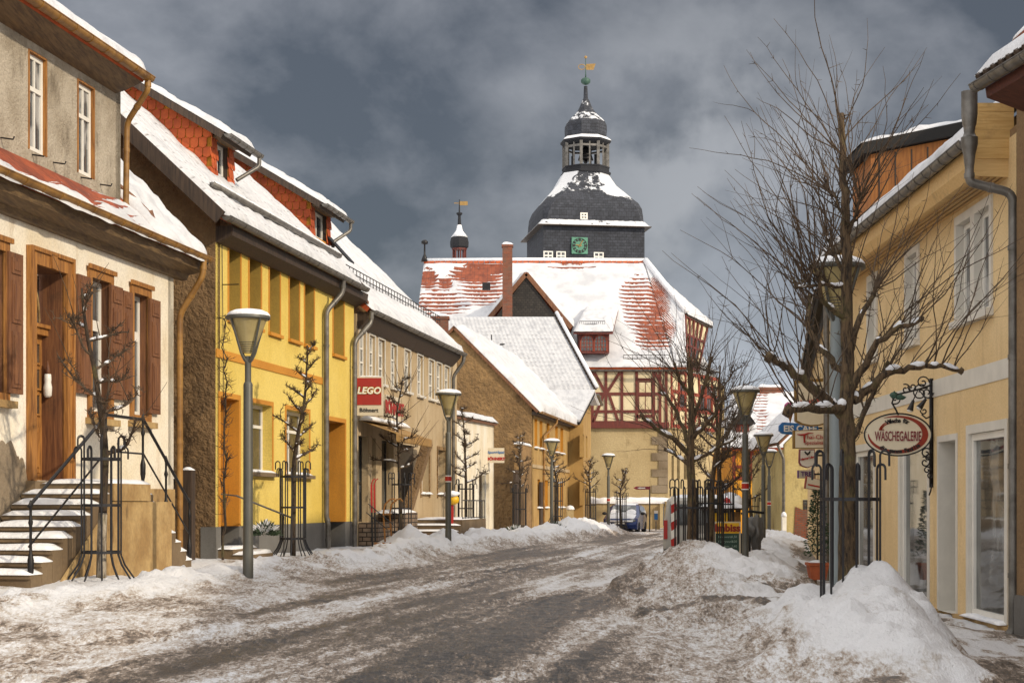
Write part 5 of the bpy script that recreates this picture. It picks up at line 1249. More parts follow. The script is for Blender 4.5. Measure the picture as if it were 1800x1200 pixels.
# arched dormer
D_ = 97.1; x0, x1 = P(1020, 0, D_).x, P(1068, 0, D_).x; z0, z1 = P(0, 616, D_).z, P(0, 584, D_).z
dm = MB(); dm.box(x0 - .1, x1 + .1, D_, D_ + 2.5, z0 - .15, z1 + .1); dmo = dm.build('dormer', M['timber'], th_)
for k in range(2):
    a = x0 + .05 + k * (x1 - x0) / 2; b = a + (x1 - x0) / 2 - .12; mb = MB(); r_ = (b - a) / 2; zc = z1 - .15 - r_
    pts = [Vector((a, D_ - .02, z0)), Vector((b, D_ - .02, z0))] + [Vector(((a + b) / 2 + r_ * math.cos(q), D_ - .02, zc + r_ * math.sin(q))) for q in [math.pi * i / 10 for i in range(11)]]
    mb.prism(pts, Vector((0, .01, 0))); w = mb.build('window', M['glassf'], dmo)
    mb = MB()
    for i in range(2, len(pts) - 1): mb.bar(pts[i] + Vector((0, -.03, 0)), pts[i + 1] + Vector((0, -.03, 0)), .06, .06)
    for q in (1, 2, 3): xx = a + (b - a) * q / 4; mb.box(xx - .02, xx + .02, D_ - .05, D_ - .021, z0, zc + r_ * .85)
    for q in range(1, 5): zz = z0 + (z1 - z0) * q / 5; mb.box(a + .03, b - .03, D_ - .054, D_ - .022, zz - .015, zz + .015)
    for xx in (a - .03, b + .03): mb.box(xx - .04, xx + .04, D_ - .07, D_ - .021, z0 - .05, zc)
    mb.build('frame', M['timber2'], w)
r0, r1 = P(1008, 583, D_ - .4), P(1077, 583, D_ - .4); r2, r3 = P(1087, 543, D_ + 4.4), P(1028, 543, D_ + 4.4)
mb = MB(); mb.prism([r0, r1, r2, r3], Vector((0, 0, -.14))); mb.build('roof', M['timber'], dmo)
snow_sheet(r0 + Vector((0, -.05, .01)), r1 + Vector((0, -.05, .01)), r2, r3, .26, M['snow'], dmo, seed=66, res=.15)
mb = MB(); a_, b_ = r0.lerp(r3, .1) + Vector((.3, 0, .3)), r1.lerp(r2, .1) + Vector((-.5, 0, .3))
for dz in (0, .18): mb.tube([a_ + Vector((0, 0, dz)), b_ + Vector((0, 0, dz))], .02, 4)
for i in range(13): p = a_.lerp(b_, i / 12); mb.tube([p - Vector((0, 0, .12)), p + Vector((0, 0, .18))], .014, 3)
mb.build('snow_guard', M['iron'], dmo)
chimney(th_, (P(892, 0, 96.3).x, 96.3), .58, .6, 10.5, P(0, 428, 96.3).z)
chimney(th_, (P(1222, 0, 110).x - 6, 110), .01, .01, 9, 9.1) if False else None
# onion turret on the ridge
D_ = 109.5; c = P(807.5, 463, D_); s = F / D_
tb_ = MB(); tb_.lathe(Vector((c.x, D_, c.z - 2)), [(.45, 0), (.45, 2.1)], 8); tu = tb_.build('turret', M['timber'], th_)
mb = MB()
for k in range(8): a = 2 * math.pi * k / 8 + .2; mb.tube([Vector((c.x + .42 * math.cos(a), D_ + .42 * math.sin(a), c.z - .1)), Vector((c.x + .42 * math.cos(a), D_ + .42 * math.sin(a), c.z + .95))], .05, 5)
mb.lathe(Vector((c.x, D_, c.z + .9)), [(.5, 0), (.5, .1)], 8); mb.build('columns', M['timber'], tu)
mb = MB(); mb.lathe(Vector((c.x, D_, c.z + .95)), [(.45, 0), (.60, .12), (.62, .45), (.55, .75), (.35, 1.0), (.2, 1.2), (.12, 1.6), (.09, 2.2), (.2, 2.32), (.2, 2.4), (.05, 2.45), (.025, 3.3)], 8); mb.build('onion_dome', M['slate'], tu, smooth=True, sharp=25)
mb = MB(); mb.lathe(Vector((c.x, D_, c.z + .95)), [(.57, .78), (.37, 1.03), (.22, 1.23), (.14, 1.6)], 8); mb.build('snow', M['snow'], tu, smooth=True)
mb = MB(); mb.box(c.x + .02, c.x + .55, D_ - .01, D_ + .01, c.z + 3.85, c.z + 4.12); mb.box(c.x - .35, c.x - .02, D_ - .01, D_ + .01, c.z + 3.97, c.z + 4.02); mb.build('weather_vane', M['gold'], tu)
c = RL + Vector((.05, 0, .1)); mb = MB(); mb.lathe(c, [(.25, 0), (.12, .35), (.06, .5), (.05, 1.1), (.2, 1.15), (.22, 1.3), (.1, 1.4)], 8); mb.build('finial', M['iron'], th_, smooth=True)
# ================================================================== slate tower
tw = thing('clock_tower', (4.7, 116, 0), 'dark slate tower with a green clock, open bell lantern and onion spire', 'tower')
TD = 115.6; s = F / TD; cx = (1027 - HX) / s; z = lambda py: CZ + (HY - py) / s
th0 = R(8.5)
def rot(x, y): return Vector((cx + x * math.cos(th0) - y * math.sin(th0), TD + x * math.sin(th0) + y * math.cos(th0), 0))
hwb = 88 / s
mb = MB(); o4 = [rot(-hwb, -hwb), rot(hwb, -hwb), rot(hwb, hwb), rot(-hwb, hwb)]
mb.prism([p + Vector((0, 0, 2)) for p in o4], Vector((0, 0, z(409) - 2))); boxuv(mb.build('shaft', M['slate'], tw)) 
TWF = Fac(rot(-hwb, -hwb).xy, (rot(hwb, -hwb) - rot(-hwb, -hwb)).xy, 1)
kk = F / (TD - hwb)
def twz(py): return CZ + (HY - py) / kk
ck = MB(); t0, t1 = TWF.t(1004.5), TWF.t(1032.5); ck.fbox(TWF, t0, t1, .01, .12, twz(447), twz(418)); cko = ck.build('clock', M['green'], tw)
cc = ((t0 + t1) / 2, (twz(447) + twz(418)) / 2); rr_ = (t1 - t0) / 2
mb = MB()
def fp(a, r, n=.135): return TWF.at(cc[0] + r * math.sin(a), n, cc[1] + r * math.cos(a))
mb.tube([fp(2 * math.pi * i / 32, rr_ * .9) for i in range(33)], .015, 4)
mb.build('dial_ring', M['black'], cko)
mb = MB()
for i in range(12):
    a = math.pi * i / 6; w = .05 if i % 3 else .075; u_ = (fp(a, 1) - fp(a, 0)).normalized(); sd2 = u_.cross(TWF.en)
    p, q = fp(a, rr_ * .58), fp(a, rr_ * .86); mb.prism([p - sd2 * w, p + sd2 * w, q + sd2 * w, q - sd2 * w], TWF.en * .02)
mb.build('hour_marks', M['black'], cko)
mb = MB()
for a, r, w in ((R(30), .72, .04), (R(278), .5, .05)):
    u_ = (fp(a, 1) - fp(a, 0)).normalized(); sd2 = u_.cross(TWF.en); p, q = fp(a, -.12, .16), fp(a, rr_ * r, .16); mb.prism([p - sd2 * w, p + sd2 * w, q + sd2 * w * .5, q - sd2 * w * .5], TWF.en * .02)
mb.build('clock_hands', M['gold'], cko)
for x0, x1 in ((955, 972), (977.5, 994.5), (1043.5, 1061)):
    window(TWF, (TWF.t(x0), TWF.t(x1), twz(462), twz(443)), .06, tw, cols=2, rows=(.6,), fw=.08, mw=.07)
# bell-cast roof in chamfered-square sections
def lev(hw, ch, zz):
    a = hw; b = hw * (1 - ch); return [rot(x, y) + Vector((0, 0, zz)) for x, y in ((-b, -a), (b, -a), (a, -b), (a, b), (b, a), (-b, a), (-a, b), (-a, -b))]
prof = [(109, .04, 412), (104, .05, 409), (97, .08, 400), (96.5, .10, 390), (95.5, .14, 378), (91, .20, 367), (82, .28, 357), (70, .36, 344), (57, .44, 331), (47, .52, 318), (41, .55, 308)]
prof = [(a * .905 if b > 320 else a * .95, c, b) for a, c, b in prof]
secs = []
for i in range(len(prof) - 1):
    a, b = prof[i], prof[i + 1]; n_ = 3
    for k in range(n_): f = k / n_; secs.append([a[j] * (1 - f) + b[j] * f for j in range(3)])
secs.append(prof[-1])
vs = []; fs = []; sn = []
for i, (hw, ch, y) in enumerate(secs):
    ring = []; L8 = lev(hw / s, ch, z(y))
    for q in range(8):
        for k in range(6): ring.append(L8[q].lerp(L8[(q + 1) % 8], k / 6))
    for p in ring:
        x_, y_ = proj(p); m_ = 0
        if y <= 374: m_ = .78 * min(1, max(0, (374 - y) / 26))
        if y > 402: m_ = .62
        # the middle of the front is bare
        if abs(x_ - 1032 + (y - 320) * .3) < 20 + (y - 310) * .5 and y < 385 and p.y < TD: m_ -= .34
        if y < 312: m_ -= .1
        sn.append(m_)
    vs += ring
n8 = 48
for i in range(len(secs) - 1):
    for k in range(n8): fs.append((i * n8 + k, i * n8 + (k + 1) % n8, (i + 1) * n8 + (k + 1) % n8, (i + 1) * n8 + k))
fs.append(tuple(range(n8))[::-1]); fs.append(tuple((len(secs) - 1) * n8 + k for k in range(n8)))
mb = MB(); mb.add(vs, fs); boxuv(mb.build('bell_roof', M['slate'], tw, recalc=False, attr={'snow': sn}, smooth=True, sharp=22))
window(TWF, (TWF.t(1020), TWF.t(1033), twz(386), twz(374)), .02, tw, cols=2, rows=(.5,), fw=.09, mw=.07, dep=.3)
mb = MB(); mb.prism([rot(*q) + Vector((0, 0, z(413.5))) for q in ((-98 / s, -98 / s), (98 / s, -98 / s), (98 / s, 98 / s), (-98 / s, 98 / s))], Vector((0, 0, .06))); mb.build('eaves_board', M['woodd'], tw)
O = Vector((cx + (1031 - 1027) / s * 0 + .1, TD, 0)); rad = lambda px: px / s
mb = MB(); mb.lathe(O, [(rad(45), z(309)), (rad(45), z(306)), (rad(42), z(304)), (rad(42), z(299)), (rad(43), z(298)), (rad(43), z(296))], 8, rot=R(22.5) + th0); lt = mb.build('lantern', M['slate'], tw)
mb = MB()
for k in range(8):
    a = R(22.5) + th0 + k * math.pi / 4; a2 = a + math.pi / 4; p = Vector((math.cos(a), math.sin(a), 0)) * rad(39.5); q = Vector((math.cos(a2), math.sin(a2), 0)) * rad(39.5)
    for f, w in ((0, .2), (.5, .1)):
        c_ = O + p.lerp(q, f); mb.obox(c_ + Vector((-w / 2, -w / 2, z(297))), (w, 0, 0), (0, w, 0), (0, 0, z(255) - z(297)))
    mb.bar(O + p + Vector((0, 0, z(262))), O + q + Vector((0, 0, z(262))), .1, .14)
mb.build('posts', M['zinc'], lt)
mb = MB(); mb.lathe(O, [(rad(38), z(258)), (rad(45), z(253)), (rad(46), z(250)), (rad(38), z(245))], 8, rot=R(22.5) + th0); mb.build('cornice', M['slate'], lt)
mb = MB(); mb.lathe(O, [(rad(46), z(249.6)), (rad(44), z(247.5)), (rad(38.5), z(243.5))], 8, rot=R(22.5) + th0); mb.build('snow', M['snow'], lt, smooth=True, sharp=20)
mb = MB(); mb.lathe(O + Vector((0, 0, z(282))), [(.55, 0), (.5, .15), (.38, .5), (.3, .8), (.1, .95), (.05, 1.2)], 14); mb.build('bell', M['iron'], lt, smooth=True)
mb = MB(); mb.lathe(O + Vector((0, 0, z(287))), [(.12, 0), (.15, .1), (.05, .3)], 8); mb.tube([O + Vector((-.9, 0, z(292))), O + Vector((-.9, 0, z(275)))], .12, 6); mb.tube([O + Vector((.8, .3, z(292))), O + Vector((.8, .3, z(270)))], .2, 6); mb.build('bell_gear', M['iron'], lt)
pr = [(36, 245), (37.5, 238), (38, 230), (37.5, 222), (34, 215), (28, 209), (20, 202), (14, 194), (10, 186), (7, 178), (4, 173), (3.2, 152)]
pr2 = []
for i in range(len(pr) - 1):
    for k in range(3): f = k / 3; pr2.append((pr[i][0] * (1 - f) + pr[i + 1][0] * f, pr[i][1] * (1 - f) + pr[i + 1][1] * f))
pr2.append(pr[-1])
mb = MB(); mb.lathe(O, [(rad(a), z(b)) for a, b in pr2], 8, rot=R(22.5) + th0); sn = []
for a, b in pr2: sn += [(.5 if 200 < b < 217 else (.35 if 175 < b <= 200 else (.15 if b < 224 else -.2)))] * 8
boxuv(mb.build('onion_dome', M['slate'], tw, smooth=True, sharp=25, attr={'snow': sn}))
mb = MB(); r_ = .27; c_ = O + Vector((0, 0, z(143))); mb.lathe(c_, [(.05, -r_), (.2, -r_ * .8), (r_ + .06, -.1), (r_ + .06, .1), (.2, r_ * .8), (.05, r_)], 12); mb.lathe(O + Vector((0, 0, z(136))), [(.05, 0), (.03, .3), (.02, z(100) - z(136))], 6); mb.build('ball', M['verd'], tw, smooth=True)
mb = MB(); xr = O.x; mb.prism([Vector((xr + .0, TD, z(123))), Vector((xr + .55, TD, z(123))), Vector((xr + .7, TD, z(112))), Vector((xr + .0, TD, z(113)))], Vector((0, .03, 0))); 
mb.tube([Vector((xr - .02 - .25 + .25 * math.cos(q), TD, z(118) + .18 * math.sin(q))) for q in [math.pi * k / 5 for k in range(11)]], .03, 4); mb.blob(Vector((xr, TD, z(101))), (.12, .05, .12), 1, 1, .2); mb.build('weather_vane', M['gold'], tw)
# low wall in front of the hall
lw = thing('boundary_wall', (6, 93, 0), 'low plastered wall with a thick snow cap below the town hall', 'wall')
y_ = 92.0; zz = P(0, 884, y_).z
mb = MB(); mb.box(P(1034, 0, y_).x, P(1160, 0, y_).x, y_, y_ + .4, -.3, zz); mb.box(P(1168, 0, y_).x, P(1230, 0, y_).x, y_ - .5, y_ + .6, -.3, zz + .1); mb.build('wall', M['hallpl'], lw)
mb = MB(); WF = Fac((P(1032, 0, y_).x, y_ + .5), (1, 0), 1); snow_lump_f(mb, WF, 0, P(1236, 0, y_).x - P(1032, 0, y_).x, -.1, .6, zz + .05, .26); mb.box(P(1032, 0, y_).x, P(1236, 0, y_).x, y_ - .1, y_ + .5, zz - .02, zz + .05); mb.build('snow', M['snow'], lw, smooth=True, sharp=40)
# ================================================================== cream shop house (right)
RF = FR
def RZ(px, py, n=0): return FR.z(px, py, n)
rA, rB = FR.t(1786), FR.t(1486)
ch = thing('shop_house', FR.at((rA + rB) / 2, 0, 0), 'cream shop house with tall white framed shop windows and wood-clad eaves', 'house')
hz0, hz1 = 4.18, 5.52
u1 = (FR.t(1742), FR.t(1716), hz0, hz1); u2 = (FR.t(1709), FR.t(1684), hz0, hz1); u3 = (FR.t(1614), FR.t(1595), hz0, hz1); u4 = (FR.t(1541), FR.t(1528), hz0, hz1)
pz = RZ(1760, 1108)
s1 = (FR.t(1767), FR.t(1704), .14, RZ(1765, 753)); dd = (FR.t(1681), FR.t(1651), .10, RZ(1680, 761)); s2_ = (FR.t(1631), FR.t(1583), .14, 2.6); s3 = (FR.t(1536), FR.t(1503), .14, RZ(1534, 793))
s2_ = s2_[:3] + (s1[3],); s3 = s3[:3] + (s1[3],); dd = dd[:3] + (s1[3] - .05,)
wall(FR, rA, rB, .10, 6.2, [u + (.14, 1) for u in (u1, u2, u3, u4)] + [s1 + (.12, 1), s2_ + (.12, 1), s3 + (.12, 1), dd + (.75, 1)], [M['cream'], M['trim']], ch)
mb = MB(); a = rA
for b, c in ((s1[0], s1[1]), (dd[0], dd[1]), (s2_[0], s2_[1]), (s3[0], s3[1]), (rB, rB)):
    pass
mb.fbox(FR, rA, dd[0] - .02, -.3, .06, -.3, .12); mb.fbox(FR, dd[1] + .02, rB, -.3, .06, -.3, .12); mb.fbox(FR, dd[0] - .02, dd[1] + .02, -.9, -.05, -.3, .09); mb.build('plinth', M['brass'] if False else M['sand'], ch)
mb = MB(); mb.fbox(FR, rA + .01, rB, 0, .012, 3.22, 3.47); mb.build('band', M['trim'], ch)
for r in (s1, s2_, s3):
    o = window(FR, r, -.03, ch, fm='white', gm='shopg', cols=1, rows=(), fw=.09, dep=.08, name='shop_window')
    t0, t1, z0, z1 = r; mb = MB()
    for q in ((t0 - .13, t0, z0, z1 + .12), (t1, t1 + .13, z0, z1 + .12), (t0, t1, z1, z1 + .12)): mb.fbox(FR, q[0], q[1], 0, .015, q[2], q[3])
    mb.build('surround', M['trim'], o)
    mb = MB(); mb.fbox(FR, t0 + .09, t0 + .15, -.08, -.045, z0 + .1, z1 - .1); mb.build('rail', M['iron'], o)
    mb = MB(); snow_lump_f(mb, FR, t0 - .1, t1 + .1, -.04, .12, z0 - .01, .05); mb.build('snow', M['snow'], o, smooth=True)
mb = MB(); t0, t1, z0, z1 = dd
for q in ((t0 - .08, t0, z0, z1 + .09), (t1, t1 + .08, z0, z1 + .09), (t0, t1, z1, z1 + .09)): mb.fbox(FR, q[0], q[1], 0, .015, q[2], q[3])
mb.build('door_surround', M['trim'], ch)
mb = MB(); mb.fbox(FR, t0, t1, -.75, -.70, z0, z1); mb.build('door', M['trim'], ch)
for r in (u1, u2, u3, u4):
    o = window(FR, r, -.08, ch, cols=1, rows=(), fw=.07, gm='glassw'); t0, t1, z0, z1 = r
    mb = MB()
    for q in ((t0 - .10, t0, z0 - .08, z1 + .12), (t1, t1 + .10, z0 - .08, z1 + .12), (t0, t1, z1, z1 + .12)): mb.fbox(FR, q[0], q[1], 0, .03, q[2], q[3])
    mb.build('surround', M['trim'], o)
    mb = MB(); mb.fbox(FR, t0 - .12, t1 + .12, 0, .10, z0 - .1, z0 - .003); mb.build('sill', M['trim'], o)
# clad eaves box
GZ = 6.12
e0, e1 = FR.t(1700, .58) + .25, FR.t(1428, .60)
pf = [FR.at(0, 0, 5.72), FR.at(0, .42, 5.72 + .02), FR.at(0, .50, 5.86), FR.at(0, .50, 6.08), FR.at(0, 0, 6.35)]
mb = MB(); mb.prism([p + FR.ex * e0 for p in pf], FR.ex * (e1 - e0 - .1)); so1 = mb.build('soffit', M['clad'], ch)
mb = MB()
for k in range(1, 5): mb.fbox(FR, e0, e1 - .12, .08 * k - .008, .08 * k + .008, 5.71, 5.716 + .001 * k)
mb.build('joints', M['brass'], so1)
ga0 = FR.t(1792)
mb = MB()
for k in range(6): mb.obox(FR.at(e0 - .03 - .002 * (k % 2), -.06, 5.97 + k * .112), FR.en * .54, FR.ex * .03, Vector((0, 0, .108)))
mb.fbox(FR, e0 - .028, e0 + .01, -.06, .47, 5.95, 6.63); mb.build('gable_cladding', M['cladh'], ch)
gutter(FR.at(e0 - .25, .60, GZ), FR.at(e1, .60, GZ), .085, 'zinc', ch, .45)
mb = MB(); hT = FR.t(1704, .62); c = FR.at(hT, .62, GZ - .42); mb.lathe(c, [(.052, 0), (.055, .02), (.075, .2), (.105, .32), (.105, .40), (.08, .42), (.065, .46), (.075, .54), (.085, .56), (.10, .68), (.10, .96)], 12); mb.build('rainwater_head', M['zinc'], ch, smooth=True, sharp=40)
tp = FR.t(1782, .09)
pipe([FR.at(hT, .62, GZ - .40), FR.at(hT, .62, GZ - .56), FR.at(tp, .10, 5.42), FR.at(tp, .10, .12), FR.at(tp, .16, .02)], .055, 'zinc', ch)
zr3 = lambda n: 6.2 + (.5 - n) * .8
slab(FR.at(e1, .52, zr3(.52)), FR.at(e0 + .04, .52, zr3(.52)), FR.at(e0 + .04, -4.5, zr3(-4.5)), FR.at(e1, -4.5, zr3(-4.5)), .1, 'slated', ch)
slab(FR.at(e0 - .1, -9.5, zr3(.5)), FR.at(e1, -9.5, zr3(.5)), FR.at(e1, -4.505, zr3(-4.5)), FR.at(e0 - .1, -4.505, zr3(-4.5)), .1, 'slated', ch)
snow_sheet(FR.at(e1, .58, zr3(.58) + .01), FR.at(e0 + .04, .58, zr3(.58) + .01), FR.at(e0 + .04, -4.5, zr3(-4.5) + .01), FR.at(e1, -4.5, zr3(-4.5) + .01), .14, M['snow'], ch, seed=71, lip=.05, res=.15)
for tt in (rA, rB - .3):
    mb = MB(); mb.prism([FR.at(tt, -.01, 0), FR.at(tt, -.01, 6.3), FR.at(tt, -4.5, zr3(-4.5) - .15), FR.at(tt, -9, 6.3), FR.at(tt, -9, 0)], FR.ex * .3); mb.build('side_wall', M['tan'], ch)
# orange clad dormer, cheek towards the viewer
Dd_ = 28.5; x0 = 6.2; x1 = x0 + 2.4; zt0, zt1 = 7.68, 8.15
mb = MB(); mb.prism([Vector((x0, Dd_, 6.5)), Vector((x1, Dd_, 8.0)), Vector((x1, Dd_, zt1)), Vector((x0, Dd_, zt0))], Vector((0, 1.5, 0)))
dmr = mb.build('dormer', M['ordorm'], ch)
mb = MB()
for k in range(9): xx = x0 + .28 * (k + .5); mb.box(xx - .012, xx + .012, Dd_ - .012, Dd_, 6.9 + .28 * k * .5, zt0 + .15 * k * .28)
mb.build('joints', M['woodd'], dmr)
mb = MB(); mb.prism([Vector((x0 - .18, Dd_ - .15, zt0 - .02)), Vector((x1, Dd_ - .15, zt1 + .02)), Vector((x1, Dd_ - .15, zt1 + .24)), Vector((x0 - .18, Dd_ - .15, zt0 + .16))], Vector((0, 1.8, 0))); rr2 = mb.build('roof', M['slated'], dmr)
snow_sheet(Vector((x0 - .2, Dd_ - .15, zt0 + .165)), Vector((x0 - .2, Dd_ + 1.6, zt0 + .165)), Vector((x1, Dd_ + 1.6, zt1 + .24)), Vector((x1, Dd_ - .15, zt1 + .24)), .09, M['snow'], dmr, seed=72, lip=.02, res=.15)
# ---- tan neighbour, nearest on the right
nh = thing('town_house', FR.at(17, 0, 0), 'tan roughcast house with red brown soffit, nearest at the right edge', 'house')
NFc = Fac((6.10 + .13 * 20.05, 0), (-.13, 1), -1); nA, nB = 3.0, NFc.t(1787)
wall(NFc, nA, nB, -.3, 6.75, [(13.0, 14.2, 1.0, 2.6, .2), (9.5, 10.7, 1.0, 2.6, .2)], [M['tan']], nh)
for q in ((13.0, 14.2, 1.0, 2.6), (9.5, 10.7, 1.0, 2.6)): window(NFc, q, -.12, nh)
mb = MB(); mb.fbox(NFc, nA, nB - .01, .0, .04, -.3, .55); mb.build('plinth', M['greypl'], nh)
nz = 6.62; n1 = NFc.t(1712, .62)
mb = MB(); mb.prism([NFc.at(nA, 0.0, 6.35), NFc.at(nA, .46, 6.50), NFc.at(nA, .48, 6.62), NFc.at(nA, .0, 6.7)], NFc.ex * (n1 - nA)); mb.build('soffit', M['redsof'], nh)
gutter(NFc.at(nA, .58, nz + .04), NFc.at(n1 + .05, .58, nz + .04), .085, 'zinc', nh, .42)
zr4 = lambda n: 6.74 + (.52 - n) * .62
slab(NFc.at(n1, .56, zr4(.56)), NFc.at(nA, .56, zr4(.56)), NFc.at(nA, -4, zr4(-4)), NFc.at(n1, -4, zr4(-4)), .08, 'tilered', nh)
slab(NFc.at(nA, -8, zr4(.5)), NFc.at(n1, -8, zr4(.5)), NFc.at(n1, -4.003, zr4(-4)), NFc.at(nA, -4.003, zr4(-4)), .08, 'tilered', nh)
snow_sheet(NFc.at(n1, .60, zr4(.60) + .06), NFc.at(nA, .60, zr4(.60) + .06), NFc.at(nA, -4, zr4(-4) + .05), NFc.at(n1, -4, zr4(-4) + .05), .10, M['snow'], nh, seed=73, lip=.02, res=.16)
mb = MB()
for k in range(70):
    t = n1 - .12 - k * .21
    mb.tube([NFc.at(t, .625, zr4(.625) + .03), NFc.at(t, .2, zr4(.2) + .03)], .05, 6)
mb.build('tile_edge', M['woodd'], nh)
mb = MB(); mb.prism([NFc.at(nB - .3, -.01, 0), NFc.at(nB - .3, -.01, 6.6), NFc.at(nB - .3, -4, zr4(-4) - .12), NFc.at(nB - .3, -8, 6.6), NFc.at(nB - .3, -8, 0)], NFc.ex * .28); mb.build('side_wall', M['tan'], nh)
chimney(nh, (P(1799, 0, 20.0).x + .14, 20.0), .3, .4, 6.5, P(0, 47, 20.0).z)
# ---- dark narrow building beyond (signs hang on it)
qA, qB = 33.2, 62.0
nb_ = thing('row_house', FR2.at(45, 0, 0), 'narrow shop row beyond the cream house carrying the hanging beer and cafe signs', 'house')
ws = [(34.4 + 2.6 * k, 35.5 + 2.6 * k, 3.5, 5.0) for k in range(9)] + [(34.2 + 3.4 * k, 36.0 + 3.4 * k, .3, 2.5) for k in range(6)]
wall(FR2, qA, qB, -.3, 5.9, [w + (.15,) for w in ws], [M['cream']], nb_)
for w in ws: window(FR2, w, -.06, nb_, gm='shopg', cols=2 if w[2] > 1 else 1, rows=(.6,) if w[2] > 1 else ())
mb = MB(); mb.prism([FR2.at(qA + .01, 0, 0), FR2.at(qA + .01, 0, 5.9), FR2.at(qA + .01, -3, 8), FR2.at(qA + .01, -6, 5.9), FR2.at(qA + .01, -6, 0)], FR2.ex * .3); mb.build('side_wall', M['cream'], nb_)
mb = MB(); mb.prism([FR2.at(qB - .31, 0, 0), FR2.at(qB - .31, 0, 5.9), FR2.at(qB - .31, -3, 8), FR2.at(qB - .31, -6, 5.9), FR2.at(qB - .31, -6, 0)], FR2.ex * .3); mb.build('side_wall', M['cream'], nb_)
slab(FR2.at(qB, .3, 5.9), FR2.at(qA, .3, 5.9), FR2.at(qA, -3, 8.2), FR2.at(qB, -3, 8.2), .1, 'slated', nb_)
slab(FR2.at(qA, -6.3, 5.9), FR2.at(qB, -6.3, 5.9), FR2.at(qB, -3.01, 8.2), FR2.at(qA, -3.01, 8.2), .1, 'slated', nb_)
snow_sheet(FR2.at(qB, .33, 5.91), FR2.at(qA, .33, 5.91), FR2.at(qA, -3, 8.21), FR2.at(qB, -3, 8.21), .15, M['snow'], nb_, seed=74, res=.3)
pipe([FR2.at(qA + .4, .1, 5.8), FR2.at(qA + .4, .1, .1)], .06, 'zinc', nb_)
# ---- pale old house and orange half-timbered house at the end
po = thing('town_house', (11.5, 68, 0), 'pale yellow weathered house end with bare brick at its foot', 'house')
Dp = 66.5; xa, xb = P(1379, 0, Dp).x, P(1455, 0, Dp).x; sP = F / Dp
PF = Fac((xa, Dp), (1, 0), 1)
pw = (P(1411, 0, Dp).x - xa, P(1429, 0, Dp).x - xa, P(0, 914, Dp).z, P(0, 878, Dp).z)
eZ = P(0, 776, Dp).z
wall(PF, 0, xb - xa + 2, -.3, P(0, 780, Dp).z, [pw + (.12,)], [M['pale']], po)
window(PF, pw, -.05, po, fm='woodd', gm='glassw', cols=2, rows=(.25, .5, .75), fw=.05)
mb = MB(); zA = P(0, 780, Dp).z; mb.prism([PF.at(0, 0, zA), PF.at(4.0, 0, zA), PF.at(4.0, 0, zA + 1.9), PF.at(1.9, 0, zA + 1.9)], -PF.en * .3); mb.build('gable_wall', M['pale'], po)
mb = MB(); mb.prism([PF.at(.003, -.01, -.3), PF.at(.003, -.01, zA - .2), PF.at(.003, -9, zA - .2), PF.at(.003, -9, -.3)], PF.ex * .3); mb.build('side_wall', M['pale'], po)
bk2 = MB(); bk2.prism([PF.at(P(1394, 0, Dp).x - xa, .01, -.2), PF.at(P(1440, 0, Dp).x - xa, .01, -.2), PF.at(P(1440, 0, Dp).x - xa, .01, P(0, 900, Dp).z), PF.at(P(1428, 0, Dp).x - xa, .01, P(0, 893, Dp).z), PF.at(P(1412, 0, Dp).x - xa, .01, P(0, 896, Dp).z), PF.at(P(1398, 0, Dp).x - xa, .01, P(0, 890, Dp).z)], PF.en * .02); boxuv(bk2.build('bare_brick', M['brick'], po))
o = MB(); o.prism([PF.at(-.25, .2, zA - .05), PF.at(1.9, .2, zA + 2.0), PF.at(1.9, -9, zA + 2.0), PF.at(-.25, -9, zA - .05)], Vector((0, 0, .12))); rf_ = o.build('roof', M['shut'], po)
snow_sheet(PF.at(-.3, -9, zA + .07), PF.at(-.3, .2, zA + .07), PF.at(1.9, .2, zA + 2.12), PF.at(1.9, -9, zA + 2.12), .2, M['snow'], po, seed=75, res=.25)
o = MB(); o.prism([PF.at(1.901, .2, zA + 2.0), PF.at(4.4, .2, zA + 2.0), PF.at(4.4, -9, zA + 2.0), PF.at(1.901, -9, zA + 2.0)], Vector((0, 0, .12))); o.build('roof', M['snow'], po)
pipe([PF.at(-.3, .1, zA + .0), PF.at(-.05, .1, zA - .6), PF.at(-.05, .1, .1)], .06, 'zinc', po)
oh = thing('timbered_house', (11.5, 80, 0), 'orange half-timbered house with a steep snowy roof closing the right pavement', 'house')
Do = 79.0; OF = Fac((P(1288, 0, Do).x, Do), (1, 0), 1); ox = lambda px: P(px, 0, Do).x - OF.o.x; oz = lambda py: P(0, py, Do).z
W_ = ox(1400)
ow = [(ox(1355), ox(1365), oz(876), oz(846)), (ox(1310), ox(1322), oz(814), oz(791))]
wall(OF, 0, W_, -.3, oz(786), [w + (.12,) for w in ow], [M['infill2']], oh)
for w in ow: window(OF, w, -.05, oh, fm='woodd', gm='glassf', cols=2, rows=(.33, .66), fw=.05)
mb = MB(); SEG = [(1288, 788, 1378, 788), (1288, 820, 1378, 820), (1288, 840, 1378, 840), (1322, 786, 1322, 840), (1354, 786, 1354, 840), (1376, 786, 1376, 840), (1290, 786, 1290, 840), (1356, 792, 1374, 818), (1374, 792, 1356, 818), (1325, 818, 1340, 792), (1308, 786, 1308, 840), (1340, 786, 1340, 840)]
timber_px(mb, Do, SEG, w=.16, pr=.04); mb.build('timber_frame', M['timber2'], oh)
mb = MB(); mb.prism([OF.at(.003, -.01, -.3), OF.at(.003, -.01, oz(788)), OF.at(.003, -8, oz(788)), OF.at(.003, -8, -.3)], OF.ex * .3); mb.build('side_wall', M['infill2'], oh)
rb_, rt_ = oz(787), P(0, 690, Do + 6).z
